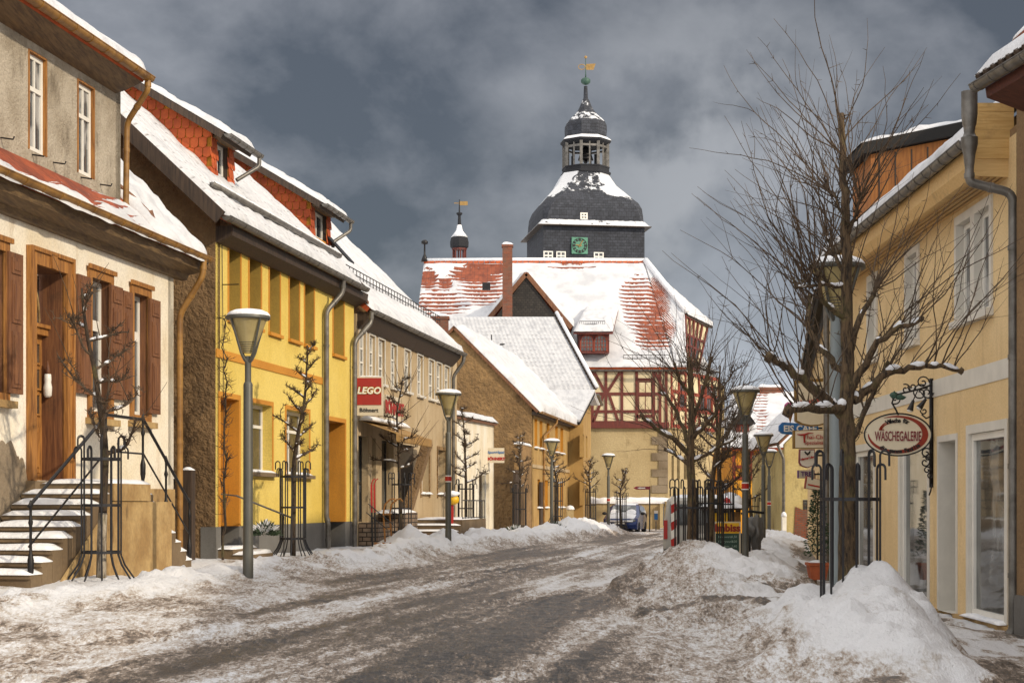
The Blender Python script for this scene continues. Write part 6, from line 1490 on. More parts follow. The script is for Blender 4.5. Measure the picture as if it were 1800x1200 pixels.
a0, a1 = Vector((OF.o.x - .6, Do - .4, rb_)), Vector((OF.o.x + W_ + .5, Do - .4, rb_)); a2, a3 = Vector((P(1392, 0, Do + 6).x + .5, Do + 6, rt_)), Vector((P(1306, 0, Do + 6).x - .6, Do + 6, rt_))
slab(a0, a1, a2, a3, .15, 'tilered', oh)
snow_sheet(a0 + Vector((0, -.05, .01)), a1 + Vector((0, -.05, .01)), a2, a3, .14, M['roof_hall'], oh, seed=76, res=.2, bare=lambda p: .33 if 1326 < proj(p)[0] < 1352 else -.1)
mb = MB(); mb.prism([a2, a3, a3 + Vector((0, 5, -4.5)), a2 + Vector((0, 5, -4.5))], Vector((0, 0, -.15))); mb.build('roof', M['snow'], oh)
dz0, dz1 = P(0, 762, Do + 1).z, P(0, 742, Do + 1).z; xx0, xx1 = P(1290, 0, Do + 1).x, P(1320, 0, Do + 1).x
mb = MB(); mb.box(xx0 + .1, xx1 - .1, Do + .9, Do + 3, dz0 - .4, dz1); dmo = mb.build('dormer', M['timber'], oh)
mb = MB(); xm = (xx0 + xx1) / 2; mb.prism([Vector((xx0 - .15, Do + .7, dz1 - .1)), Vector((xx1 + .15, Do + .7, dz1 - .1)), Vector((xm, Do + .7, dz1 + .75))], Vector((0, 4, 0))); mb.build('roof', M['slated'], dmo)
mb = MB()
for sx_ in (-1, 1): e = xx0 - .2 if sx_ < 0 else xx1 + .2; mb.prism([Vector((e, Do + .65, dz1 - .08)), Vector((xm, Do + .65, dz1 + .78)), Vector((xm, Do + .65, dz1 + .95)), Vector((e, Do + .65, dz1 + .08))], Vector((0, 4, 0)))
mb.build('snow', M['snow'], dmo)
window(Fac((xx0, Do + .88), (1, 0), 1), (.25, xx1 - xx0 - .25, dz0 - .2, dz1 - .12), .02, dmo, fm='timber2', gm='glassf', cols=2, rows=())
chimney(oh, (P(1354, 0, Do + 6).x, Do + 6), 1.2, .8, rt_ - 1, P(0, 678, Do + 6).z)
# distant snowy house between hall and orange house
fh = thing('distant_house', (16, 125, 0), 'distant pale house with white snowy roof glimpsed behind the kerb trees', 'house')
Dfh = 125; a, b = P(1205, 0, Dfh).x, P(1310, 0, Dfh).x
mb = MB(); mb.box(a, b, Dfh, Dfh + 8, -.3, P(0, 815, Dfh).z); mb.build('wall', M['infill'], fh)
zA = P(0, 815, Dfh).z; zB = P(0, 765, Dfh + 4).z
mb = MB(); mb.prism([Vector((a - .4, Dfh - .4, zA - .1)), Vector((a - .4, Dfh + 4, zB)), Vector((a - .4, Dfh + 8.4, zA - .1))], Vector((b - a + .8, 0, 0))); mb.build('roof', M['snow_rows'], fh)
F3 = Fac((a, Dfh), (1, 0), 1)
for k in range(4): window(F3, (.8 + k * 1.1, 1.5 + k * 1.1, 1.2, 2.6), .04, fh, cols=2, rows=(.5,))
# ================================================================== hanging signs on the right row
def poly_sign(name, label, pts, D, mats, depth=.16, edge='goldf', rimw=.06):
    t = thing(name, P(sum(p[0] for p in pts) / len(pts), max(p[1] for p in pts), D), label, 'sign')
    w = [P(x, y, D) for x, y in pts]; c = sum(w, Vector()) / len(w)
    mb = MB(); mb.prism(w, Vector((0, depth, 0))); mb.build('case', M[edge], t)
    mb = MB(); iw = [c + (p - c) * (1 - rimw) - Vector((0, .012, 0)) for p in w]; mb.prism(iw, Vector((0, .011, 0))); mb.build('panel', M[mats], t)
    return t, c
def bird(par, c, s, mat='black'):
    mb = MB(); pts = [(-.5, .05), (-.62, .3), (-.5, .28), (-.42, .42), (-.32, .28), (-.22, .2), (-.1, .0), (.15, .02), (.3, .3), (.5, .45), (.62, .3), (.5, .1), (.45, -.1), (.3, -.25), (.1, -.32), (.12, -.5), (.0, -.5), (-.03, -.32), (-.25, -.25), (-.42, -.1)]
    mb.prism([c + Vector((x * s, 0, z_ * s)) for x, z_ in pts], Vector((0, .008, 0))); return mb.build('emblem', M[mat], par)
Ds = 36.5
shape = [(1397, 668), (1458, 664), (1462, 735), (1455, 744), (1440, 748), (1425, 749), (1409, 746), (1398, 740)]
t, c = poly_sign('hanging_sign', 'large cream beer sign with gold frame and rounded foot reading Hasseröder, hanging highest', shape, Ds, 'signc', rimw=.1)
fonttext('Hasseröder', .17, P(1430, 704, Ds) - Vector((0, .03, 0)), (1, 0, .22), Z_, 'red', t, bold=.006, shear=.1)
bird(t, P(1430, 684, Ds) - Vector((0, .03, 0)), .24)
mb = MB(); mb.bar(P(1460, 676, Ds + .08), P(1486, 676, Ds + .08), .04, .04); mb.build('bracket', M['iron'], t)
sh2 = [(1370, 748), (1376, 742), (1412, 744), (1438, 748), (1440, 760), (1412, 765), (1376, 762), (1370, 757)]
Ds2 = 40.
t, c = poly_sign('hanging_sign', 'blue arrow-shaped sign reading EIS CAFE in white letters', sh2, Ds2, 'blue', edge='blue')
fonttext('EIS CAFE', .21, P(1406, 753.5, Ds2) - Vector((0, .03, 0)), X_, Z_, 'white', t, bold=.006)
mb = MB(); mb.bar(P(1436, 752, Ds2 + .08), P(1480, 752, Ds2 + .08), .04, .04); mb.build('bracket', M['iron'], t)
Ds3 = 34.2
sh3 = [(1395, 756), (1459, 754), (1459, 788), (1395, 788)]
t, c = poly_sign('hanging_sign', 'rectangular cream and gold sign reading Thai-China Spezialitäten below the blue one', sh3, Ds3, 'signc', rimw=.09)
fonttext('hai-China', .125, P(1438, 768, Ds3) - Vector((0, .03, 0)), X_, Z_, 'red', t, cx='CENTER'); fonttext('Spezialitäten', .105, P(1436, 778, Ds3) - Vector((0, .03, 0)), X_, Z_, 'red', t)
mb = MB(); mb.tube([P(1401, 763, Ds3 - .03), P(1408, 764, Ds3 - .03), P(1414, 763.5, Ds3 - .03), P(1421, 761, Ds3 - .03), P(1430, 761, Ds3 - .03)], [.006, .018, .022, .014, .006], 5); mb.tube([P(1414, 763, Ds3 - .03), P(1413.5, 778, Ds3 - .03)], [.028, .014], 5); mb.build('emblem', M['redsign'], t)
mb = MB(); mb.bar(P(1459, 768, Ds3 + .08), P(1494, 768, Ds3 + .08), .04, .04); mb.build('bracket', M['iron'], t)
Ds4 = 37.5
sh4 = [(1406, 789), (1432, 789), (1433, 812), (1430, 818), (1419, 822), (1408, 818), (1405, 812)]
t, c = poly_sign('hanging_sign', 'small white beer sign with a black bird reading Hasseröder, under the rectangular sign', sh4, Ds4, 'white', edge='maroon', rimw=.1)
fonttext('Hasseröder', .068, P(1419, 805, Ds4) - Vector((0, .03, 0)), (1, 0, .22), Z_, 'red', t, bold=.004); bird(t, P(1419, 796, Ds4) - Vector((0, .03, 0)), .12)
mb = MB(); mb.bar(P(1432, 800, Ds4 + .08), P(1476, 800, Ds4 + .08), .04, .04); mb.build('bracket', M['iron'], t)
Ds5 = 42.
t, c = poly_sign('hanging_sign', 'small lilac sign reading TRE, lowest of the hanging signs', [(1403, 826), (1432, 826), (1432, 840), (1403, 840)], Ds5, 'signw', edge='mag', rimw=.1)
fonttext('TRE', .16, P(1417, 833, Ds5) - Vector((0, .03, 0)), X_, Z_, 'mag', t, bold=.004)
mb = MB(); mb.bar(P(1432, 833, Ds5 + .08), P(1468, 833, Ds5 + .08), .04, .04); mb.build('bracket', M['iron'], t)
Ds6 = 36.
t, c = poly_sign('hanging_sign', 'tilted pale shield sign with red line under the TRE sign', [(1418, 836), (1450, 845), (1447, 862), (1415, 858)], Ds6, 'signc', edge='swoosh', rimw=.08)
mb = MB(); mb.bar(P(1420, 851, Ds6 - .02), P(1444, 856, Ds6 - .02), .01, .03); mb.build('stripe', M['red'], t)
mb = MB(); mb.bar(P(1448, 846, Ds6 + .08), P(1484, 846, Ds6 + .08), .04, .04); mb.build('bracket', M['iron'], t)
ic = thing('ice_cone_sign', P(1385, 740, 40.5), 'pink and orange ice cream cone figure above the blue cafe sign', 'sign')
mb = MB(); mb.blob(P(1385, 715, 40.5), (.10, .10, .12), 4, 2, .2); mb.blob(P(1382, 726, 40.5), (.08, .08, .1), 5, 2, .2); mb.build('scoops', M['pink'], ic, smooth=True)
mb = MB(); mb.lathe(P(1389, 742, 40.5), [(.01, 0), (.09, .28)], 8); mb.build('cone', M['woodo'], ic); mb = MB(); mb.tube([P(1389, 742, 40.5), P(1390, 752, 40.5)], .015, 5); mb.build('rod', M['iron'], ic)
# ================================================================== oval sign on a wrought bracket
DW = FR.at(FR.t(1640, .03), 0, 0).y
PW = lambda px, py, d=0: P(px, py, DW) + Vector((0, d, 0))
t = thing('oval_sign', PW(1578, 801), 'oval white shop sign reading Wäschegalerie on a scrolled black iron wall bracket', 'sign')
c = PW(1578.5, 763.5); rx, rz_ = PW(1637.5, 0).x - c.x, PW(0, 726.5).z - c.z
def ell(k, a): return c + Vector((rx * k * math.cos(a), 0, rz_ * k * math.sin(a)))
mb = MB(); mb.prism([ell(1, 2 * math.pi * i / 48) for i in range(48)], Vector((0, .07, 0))); mb.build('panel', M['signc'], t)
mb = MB(); mb.tube([ell(1.0, 2 * math.pi * i / 48) for i in range(49)], .012, 6); mb.build('rim', M['iron'], t)
# crescent swoosh: from upper left over the right side to the lower left
mb = MB(); K = 40; outp = []; inp = []
for i in range(K + 1):
    a = R(118) - R(300) * i / K; f = math.sin(math.pi * i / K) ** .8; w = .02 + .17 * f * (1 if i > 4 else 1)
    outp.append(ell(.90, a) - Vector((0, .006, 0))); inp.append(ell(.90 - w, a) - Vector((0, .006, 0)))
for i in range(K): mb.prism([outp[i], outp[i + 1], inp[i + 1], inp[i]], Vector((0, .005, 0)))
mb.build('swoosh', M['swoosh'], t)
mb = MB()
for k_, r_ in ((0, .52), (1, .44)):
    mb.tube([c + Vector((-rx * .16 - rx * .40 * math.cos(a) * (1 - .1 * k_), -.01, rz_ * (.12 - .0 * k_) + rz_ * r_ * math.sin(a))) for a in [R(10) + R(90) * i / 8 for i in range(9)]], [.012 - .0012 * i for i in range(9)], 4)
mb.build('swoosh', M['swoosh'], t)
fonttext('WÄSCHEGALERIE', .135, c + Vector((-.005, -.012, -.03)), X_, Z_, 'maroon', t, sx=.62, bold=.003, ext=.002, space=1.0) if False else None
mt = fonttext('WÄSCHEGALERIE', .20, c + Vector((-.0, -.012, -.03)), X_, Z_, 'maroon', t, sx=.435, bold=.003, ext=.002)
def arc_text(s, R_, a0, a1, size, zoff, mat, up=True, sx=1):
    for i, ch_ in enumerate(s):
        if ch_ == ' ': continue
        f = (i + .5) / len(s); a = a0 + (a1 - a0) * f; p = c + Vector((rx * R_ * math.cos(a), -.014, rz_ * R_ * math.sin(a) + zoff))
        ta = Vector((-rx * math.sin(a), 0, rz_ * math.cos(a))).normalized(); ta = -ta if up else ta
        en = Vector((0, -1, 0)); ez_ = Vector((-ta.z, 0, ta.x)); fonttext(ch_, size, p, ta, ez_, mat, t, bold=.004, ext=.002, sx=sx)
arc_text('Wäsche für', .60, R(122), R(58), .085, .02, 'black')
arc_text('die ganze Familie', .79, R(228), R(322), .085, 0, 'black', up=False)
mb = MB(); bx = PW(1641, 0).x
mb.fbox(FR, FR.t(1640) - .025, FR.t(1640) + .025, .0, .05, PW(0, 856).z, PW(0, 664).z)
def scroll(cx, cz, r0, r1, a0, turns, n_=18, rr=.011):
    pts = []
    for i in range(n_ + 1):
        f = i / n_; a = a0 + turns * 2 * math.pi * f; r = r0 + (r1 - r0) * f; pts.append(Vector((cx + r * math.cos(a), DW, cz + r * math.sin(a))))
    mb.tube(pts, rr, 5)
for (px, py, r0, r1, a0, tn) in ((1622, 672, .10, .015, 0, 1.4), (1604, 680, .07, .012, 3, 1.2), (1592, 684, .08, .012, 2, -1.2), (1618, 690, .13, .02, 1, 1.3), (1574, 700, .09, .02, 4, 1.2), (1630, 690, .09, .02, 0, -1.2), (1628, 796, .085, .015, 0, 1.3), (1626, 812, .085, .015, 2, -1.3), (1632, 804, .05, .01, 1, 1.2), (1630, 826, .06, .01, 0, 1.2), (1624, 722, .06, .01, 2, 1.2), (1636, 836, .05, .01, 2, 1)):
    scroll(PW(px, 0).x, PW(0, py).z, r0, r1, a0, tn)
mb.tube([PW(1639, 676), PW(1615, 684), PW(1590, 690), PW(1572, 694), PW(1568, 708), PW(1576, 722), PW(1579, 729)], .014, 6)
mb.tube([PW(1639, 730), PW(1628, 735), PW(1620, 728)], .012, 5); mb.tube([PW(1638, 850), PW(1636, 862), PW(1633, 870)], .012, 5)
mb.build('scroll_bracket', M['iron'], t, smooth=True)
mb = MB(); mb.blob(PW(1571, 694), (.05, .03, .06), 2, 2, .5); mb.blob(PW(1582, 698), (.07, .03, .04), 3, 2, .6); mb.build('leaf_ornament', M['verd'], t)
for (x0_, y0_, x1_, y1_) in ((1602, 704, 1596, 722), (1624, 702, 1612, 718)):
    a, b = PW(x0_, y0_, -.12), PW(x1_, y1_, -.12); mb = MB(); mb.tube([PW(1630, 682, -.03), PW(1612, 684, -.08), a], .01, 5); mb.tube([a, a.lerp(b, .4), b], [.02, .03, .05], 8); o = mb.build('spotlight', M['iron'], t, smooth=True, sharp=40)
    mb = MB(); mb.tube([b, b + (b - a) * .14], [.045, .03], 8); mb.build('bulb', M['white'], o, smooth=True)
# window decoration
# ================================================================== street lamps
def make_lamp():
    r = thing('street_lamp', (0, 0, 0), 'x', 'street lamp', 'conical street lamps along both pavements')
    mb = MB(); mb.lathe((0, 0, -.5), [(.075, 0), (.075, 1.3), (.07, 1.35), (.066, 3.6), (.06, 3.62), (.03, 3.66)], 14); mb.build('pole', M['pole'], r, smooth=True, sharp=40)
    mb = MB(); mb.lathe((0, 0, 3.1), [(.045, 0), (.045, .32), (.05, .4)], 10)
    H0, H1 = 3.42, 4.02
    for k in range(4):
        a = math.pi / 4 + k * math.pi / 2; ca, sa = math.cos(a), math.sin(a)
        mb.tube([(0, 0, 3.4), (.06 * ca, .06 * sa, 3.45), (.12 * ca, .12 * sa, H0 + .12), (.29 * ca, .29 * sa, H1)], [.03, .025, .018, .016], 6)
    mb.build('fork', M['pole'], r, smooth=True, sharp=50)
    mb = MB(); mb.lathe((0, 0, 3.54), [(.075, 0), (.27, .475)], 4 * 4); mb.build('lamp_glass', M['lampg'], r, smooth=True, sharp=40)
    mb = MB()
    for i in range(5): z_ = 3.57 + i * .03; rr = .085 + i * .0125; mb.tube([(rr * math.cos(q), rr * math.sin(q), z_) for q in [2 * math.pi * k / 16 for k in range(17)]], .006, 4)
    mb.build('louvre', M['pole'], r)
    mb = MB(); mb.lathe((0, 0, 4.01), [(.30, 0), (.315, .015), (.31, .05), (.18, .075), (.05, .08)], 24); cp = mb.build('cap', M['pole'], r, smooth=True, sharp=40)
    mb = MB(); mb.lathe((.005, .01, 4.05), [(.30, 0), (.305, .025), (.27, .065), (.2, .095), (.1, .11), (.02, .112)], 24); mb.build('snow', M['snow'], cp, smooth=True)
    return r
L0 = make_lamp(); LTOP = 4.13
lamps = [(436, 547, 125, 'tall street lamp in front of the yellow house, nearest on the left pavement', 0), (788, 686, 74, 'street lamp with red band before the beige house windows', 1), (970, 771.5, 46.5, 'street lamp in front of the yellow front of the corner house', 0), (1069.5, 797.5, 38.5, 'street lamp beside the parked blue car', 1),
         (1471, 455, 158, 'street lamp with light grey pole right behind the nearest caged tree', 2), (1310, 680, 83, 'street lamp with red band beside the snack menu board', 1), (1342, 760, 57, 'second lamp along the right pavement, just past the menu board', 0), (1352, 790, 45, 'lamp half hidden behind the second lamp on the right pavement', 1), (1370, 824.5, 31, 'farthest small street lamp before the pale house end', 0)]
lamp_objs = []
for i, (px, py, s, lab, band) in enumerate(lamps):
    o = L0 if i == 0 else copy_tree(L0)
    D = F / s; zt = CZ + (HY - py) / s
    o.location = ((px - HX) / s, D, zt - LTOP); o['label'] = lab; lamp_objs.append((o, band))
for o, band in lamp_objs:
    if band == 1:
        mb = MB(); mb.lathe((0, 0, 1.98), [(.0755, 0), (.077, .005), (.077, .1), (.0755, .105)], 14); b_ = mb.build('band', M['red'], None); b_.parent = o
        mb = MB(); mb.lathe((0, 0, 2.09), [(.0752, 0), (.0765, .002), (.0765, .02), (.0752, .022)], 14); mb.lathe((0, 0, 1.955), [(.0752, 0), (.0765, .002), (.0765, .02), (.0752, .022)], 14); b_ = mb.build('band', M['white'], None); b_.parent = o
    if band == 2:
        mb = MB(); mb.lathe((0, 0, -.6), [(.085, 0), (.085, 3.6), (.07, 4.12)], 16); b_ = mb.build('pole_sleeve', M['polel'], None, smooth=True, sharp=40); b_.parent = o
# ================================================================== tree guards
def make_guard(flare, n=12, h=1.85, r=.25, wide=False):
    t = thing('tree_guard', (0, 0, 0), 'x', 'tree guard', 'iron tree guards around the street trees')
    for k in range(n):
        a = 2 * math.pi * (k + .5) / n; ca, sa = math.cos(a), math.sin(a); tall = h + (.0 if k % 2 else -.14)
        base = [(r + .18, -.02), (r + .05, .17), (r, .3)] if flare else [(r, -.35)]
        pts = [(q * ca, q * sa, z_) for q, z_ in base] + [(r * ca, r * sa, tall - .05)]
        for j in range(1, 7): b = math.pi * j / 6; pts.append(((r + .045 * (1 - math.cos(b))) * ca, (r + .045 * (1 - math.cos(b))) * sa, tall - .05 + .05 * math.sin(b)))
        pts.append(((r + .09) * ca, (r + .09) * sa, tall - .16))
        mb = MB(); mb.tube(pts, .0125, 5); mb.build('rod', M['guard'], t, smooth=True, sharp=60)
    for z_ in ((.34, .95, 1.55) if flare else (.42, 1.45)):
        mb = MB(); K = 24; vs = []
        for i in range(K):
            a = 2 * math.pi * i / K
            for (q, dz) in ((r - .006, -.018), (r + .006, -.018), (r + .006, .018), (r - .006, .018)): vs.append((q * math.cos(a), q * math.sin(a), z_ + dz))
        fs = [(i * 4 + j, ((i + 1) % K) * 4 + j, ((i + 1) % K) * 4 + (j + 1) % 4, i * 4 + (j + 1) % 4) for i in range(K) for j in range(4)]
        mb.add(vs, fs); mb.build('ring', M['guard'], t)
    return t
# ================================================================== trees
def wander(a, d, ln, seg, jit, up=0.0, bend=None):
    pts = [Vector(a)]; d = Vector(d).normalized()
    for i in range(seg):
        d = (d + Vector((rnd.gauss(0, jit), rnd.gauss(0, jit), rnd.gauss(0, jit) + up))); d = d + (bend if bend else Vector()); d.normalize(); pts.append(pts[-1] + d * ln / seg)
    return pts
def spurs(mb, pts, n, ln, r=.006, up=.15):
    r = r * 1.25
    for _ in range(n):
        i = rnd.randrange(len(pts) - 1); p = pts[i].lerp(pts[i + 1], rnd.random())
        d = Vector((rnd.gauss(0, 1), rnd.gauss(0, 1), rnd.gauss(.25, .7)))
        l = ln * rnd.uniform(.4, 1.2); q = wander(p, d, l, 3, .3, up); mb.tube(q, [r, r * .8, r * .6, r * .3], 3)
        if rnd.random() < .6: q2 = wander(q[1], Vector((rnd.gauss(0, 1), rnd.gauss(0, 1), rnd.gauss(.3, .7))), l * .6, 2, .3, up); mb.tube(q2, [r * .7, r * .5, r * .25], 3)
        if rnd.random() < .5: q2 = wander(q[2], Vector((rnd.gauss(0, 1), rnd.gauss(0, 1), rnd.gauss(.3, .7))), l * .5, 2, .3, up); mb.tube(q2, [r * .7, r * .5, r * .25], 3)
def snow_on(ms, pts, rad, frac=.5, k=.8, seed=0):
    """soft snow lying along the upper side of a limb, in long runs with gaps"""
    dense = []; dr = []
    for i in range(len(pts) - 1):
        for j in range(4):
            dense.append(pts[i].lerp(pts[i + 1], j / 4)); ra = rad[i] if isinstance(rad, list) else rad; dr.append(ra)
    i = 0; n = len(dense)
    while i < n - 3:
        run = rnd.randint(4, 14) if rnd.random() < frac else 0
        if run:
            seg = []; rr = []; e = min(n - 1, i + run); m_ = e - i
            for j in range(i, e + 1):
                d = dense[min(j + 1, n - 1)] - dense[max(j - 1, 0)]; st = abs(d.normalized().z) if d.length > 1e-6 else 0
                f = max(0.0, math.sin(math.pi * (j - i) / max(1, m_))) ** .5 * max(0, 1 - max(0, st - .45) * 2.6); w = (dr[j] * k * .85 + .010) * rnd.uniform(.9, 1.12)
                seg.append(dense[j] + Vector((0, 0, dr[j] * .72 + w * .18 * f))); rr.append(max(.002, w * f))
            if len(seg) > 2: ms.tube(seg, rr, 8)
            i = e
        i += rnd.randint(1, 4)
def street_tree(name, label, loc, H, seedv, whips=0, spurn=26, limbn=11, z0=1.9, spread=.75, rt=.055, twig=.16, bark='barkd', cone=True, whl=1.0):
    rnd.seed(seedv)
    t = thing(name, loc, label, 'tree', 'pollarded street trees'); ROOT[t.name] = Vector((0, 0, 0)); mt = MB(); ml = MB(); mw = MB(); ms = MB()
    tp = wander((0, 0, -.2), (0, 0, 1), z0 + .2, 5, .012, .05); tp += wander(tp[-1], (0, 0, 1), H - z0, 9, .06, .12)[1:]
    rad = [rt * (1.15 - .9 * (i / (len(tp) - 1)) ** 1.1) for i in range(len(tp))]; rad = [max(.012, r) for r in rad]
    mt.tube(tp, rad, 10); mt.build('trunk', M[bark], t, smooth=True)
    if 'stairs' in label: pb_ = MB(); pb_.tube(tp[:4], [r + .004 for r in rad[:4]], 10); pb_.build('peeled_bark', M['birch'], t, smooth=True)
    top = tp[5:]
    for k in range(limbn):
        f = (k + .3) / limbn; i = min(len(top) - 2, int(f * (len(top) - 1))); p = top[i].lerp(top[i + 1], (f * (len(top) - 1)) % 1)
        a = k * 2.4 + rnd.uniform(-.4, .4); ln = spread * ((1 - f * .75) if cone else 1) * rnd.uniform(.75, 1.15)
        d = Vector((math.cos(a), math.sin(a), .45)); q = wander(p, d, ln, 7, .17, .05); r0 = .024 * (1 - .5 * f)
        rr = [r0 * (1 - .75 * j / 7) + .004 for j in range(8)]
        ml.tube(q, rr, 6); spurs(ml, q[1:], int(spurn * ln / spread), twig, .006)
        snow_on(ms, q[:5], rr, .45)
        for _ in range(2):
            j = rnd.randrange(2, 6); b = wander(q[j], (q[j + 1] - q[j]).normalized() + Vector((rnd.gauss(0, .6), rnd.gauss(0, .6), .2)), ln * .5, 4, .2, .08); ml.tube(b, [.010, .009, .007, .005, .003], 4); spurs(ml, b, spurn // 3, twig, .0055)
        for w in range(whips):
            j = rnd.randrange(2, 7); dd_ = (q[j + 1] - q[j]).normalized() * .5 + Vector((rnd.gauss(0, .35), rnd.gauss(0, .35), .75)); b = wander(q[j], dd_, whl * rnd.uniform(.5, 1.2), 8, .05, .03, Vector((math.cos(a) * .03, math.sin(a) * .03, 0)))
            mw.tube(b, [.007 * (1 - .8 * i_ / 8) + .0015 for i_ in range(9)], 3)
    spurs(ml, top, int(spurn * .7), twig, .006)
    ml.build('limbs', M['twig'], t); 
    if mw.v: mw.build('whips', M['twig'], t)
    ms.build('snow', M['snow'], t, smooth=True)
    return t
def loc_px(px, s, z=None):
    x, y = (px - HX) / s, F / s; return Vector((x, y, gz(x, y) if z is None else z))
G0 = make_guard(True); G1 = make_guard(False, n=14, h=1.95, r=.30)
LT = [  # px, scale, tree top py, label tree, label guard, seed, limbs first z
    (178, 135, 505, 'small snowy tree before the white house stairs with low spreading crown', 'flared iron guard at the foot of the tree by the white house stairs', 3, 1.55),
    (515, 90, 605, 'dark knobbly cone-shaped tree in front of the yellow house windows', 'flared iron guard around the tree before the yellow house', 4, 1.85),
    (706, 69.5, 660, 'bare tree before the toy shop awning', 'flared iron guard around the tree before the toy shop', 5, 1.9),
    (819, 57, 712, 'bare tree standing before the white annex', 'iron guard around the tree before the white annex', 6, 1.7),
    (913, 48, 762, 'bare tree in front of the brown roughcast gable', 'iron guard around the tree before the brown roughcast gable', 8, 1.7),
    (978, 44, 790, 'bare tree behind the lamp at the yellow corner house front', 'iron guard around the tree behind the lamp at the corner house', 9, 1.6),
    (1038, 38, 806, 'slender bare tree at the far end of the corner house', 'iron guard around the slender tree at the end of the corner house', 10, 1.7),
    (1092, 37, 822, 'small bare tree in front of the blue car', 'iron guard around the small tree in front of the blue car', 12, 1.7)]
gi = 0
def place_guard(proto, used, loc, lab, rz=0):
    o = proto if used == 0 else copy_tree(proto); o.location = loc; o.rotation_euler = (0, 0, rz); o['label'] = lab; return o
for i, (px, s, top, lt_, lg, sd_, z0) in enumerate(LT):
    L_ = loc_px(px, s); zt = CZ + (HY - top) / s
    street_tree('street_tree', lt_, L_, zt - L_.z, sd_, whips=(1 if i in (0,) else (2 if i == 2 else 0)), z0=z0, spread=(1.0 if i == 0 else .72 if i in (1, 3) else .85), spurn=(34 if i < 5 else 22), limbn=(12 if i == 0 else 17), rt=(.055 if i == 0 else .05), twig=.12, bark='barkd', whl=1.0)
    place_guard(G0, i, L_, lg, i * .3)
# ---- the two big pollards on the right
def limb(ml, ms, pts, r0, r1, sn=.6, spn=0, tw=.12):
    n = len(pts); q = []
    for i in range(n - 1):
        for k in range(3):
            f = k / 3; p = pts[i].lerp(pts[i + 1], f); q.append(p + Vector((rnd.gauss(0, .012), rnd.gauss(0, .012), rnd.gauss(0, .012))))
    q.append(pts[-1]); rr = [r0 + (r1 - r0) * (i / (len(q) - 1)) for i in range(len(q))]
    ml.tube(q, rr, 8)
    if sn: snow_on(ms, q, rr, sn, .9)
    if spn: spurs(ml, q, spn, tw, .006)
    return q
def fan(mw, q, n, ctr, ln, lean=.9, r=.0075, start=.25):
    for _ in range(n):
        i = int(len(q) * start + rnd.random() * (len(q) * (1 - start) - 1)); i = min(len(q) - 2, max(0, i)); p = q[i]
        out_ = Vector((p.x - ctr.x, p.y - ctr.y, 0)); o2 = out_.normalized() if out_.length > .05 else Vector((rnd.gauss(0, 1), rnd.gauss(0, 1), 0)).normalized()
        d = o2 * rnd.uniform(.15, lean) + Vector((rnd.gauss(0, .28), rnd.gauss(0, .28), rnd.uniform(.35, 1.0)))
        l = ln * rnd.uniform(.35, 1.25); b = wander(p, d, l, 11, .10, .018, o2 * rnd.uniform(-.015, .035))
        r_ = r * (.6 + .5 * l / ln); mw.tube(b, [r_ * (.9 - .7 * j / 11) for j in range(12)], 4)
        for _q in range(rnd.randrange(0, 3)):
            j = rnd.randrange(2, 8); b2 = wander(b[j], (b[j + 1] - b[j]).normalized() + Vector((rnd.gauss(0, .5), rnd.gauss(0, .5), rnd.gauss(.1, .3))), l * .4, 6, .08, .02); mw.tube(b2, [r_ * .5 * (1 - .75 * k / 6) for k in range(7)], 3)
        for _k in range(rnd.randrange(3, 8)):
            j = rnd.randrange(1, 11); e = b[j] + Vector((rnd.gauss(0, .03), rnd.gauss(0, .03), rnd.gauss(.01, .03))); mw.tube([b[j], e], [.004, .0015], 3)
def build_big(name, lab, D, base_px, base_z, trunk, r0, r1, limbs, whip_n, whip_l, top_n, seedv, twn=10, lean=.9):
    rnd.seed(seedv); q0 = P(base_px[0], base_px[1], D); o = Vector((q0.x, D, base_z)); t = thing(name, o, lab, 'tree', 'pollarded street trees')
    mt = MB(); ml = MB(); ms = MB(); mw = MB()
    tr = [Vector((q0.x, D, base_z - .3))] + [P(x, y, D) for x, y in trunk]; q = []
    for i in range(len(tr) - 1):
        for k in range(4): q.append(tr[i].lerp(tr[i + 1], k / 4) + Vector((rnd.gauss(0, .008), rnd.gauss(0, .008), 0)))
    q.append(tr[-1]); n = len(q); rr = [(r0 + (r1 - r0) * (i / (n - 1)) ** .8) * rnd.uniform(.96, 1.05) for i in range(n)]
    mt.tube(q, rr, 14); spurs(ml, q[n // 3:], 50, .14, .007)
    mt.build('trunk', M['bark'], t, smooth=True)
    for (pts, ra, rb, dy, sn) in limbs:
        m_ = len(pts); w = [P(x, y, D + dy * i / (m_ - 1)) for i, (x, y) in enumerate(pts)]; ra *= .85
        lq = limb(ml, ms, w, ra, rb, sn, 22, .13); fan(mw, lq, whip_n, o, whip_l, lean)
        ml.blob(lq[-1], (rb * 1.8,) * 3, seedv, 1, .5); fan(mw, lq[-3:], 4, o, whip_l, lean, start=0)
    fan(mw, q[int(n * .55):], top_n, o, whip_l, .55, start=0)
    ml.build('limbs', M['bark'], t, smooth=True); mw.build('whips', M['twig'], t); ms.build('snow', M['snow'], t, smooth=True)
    return t
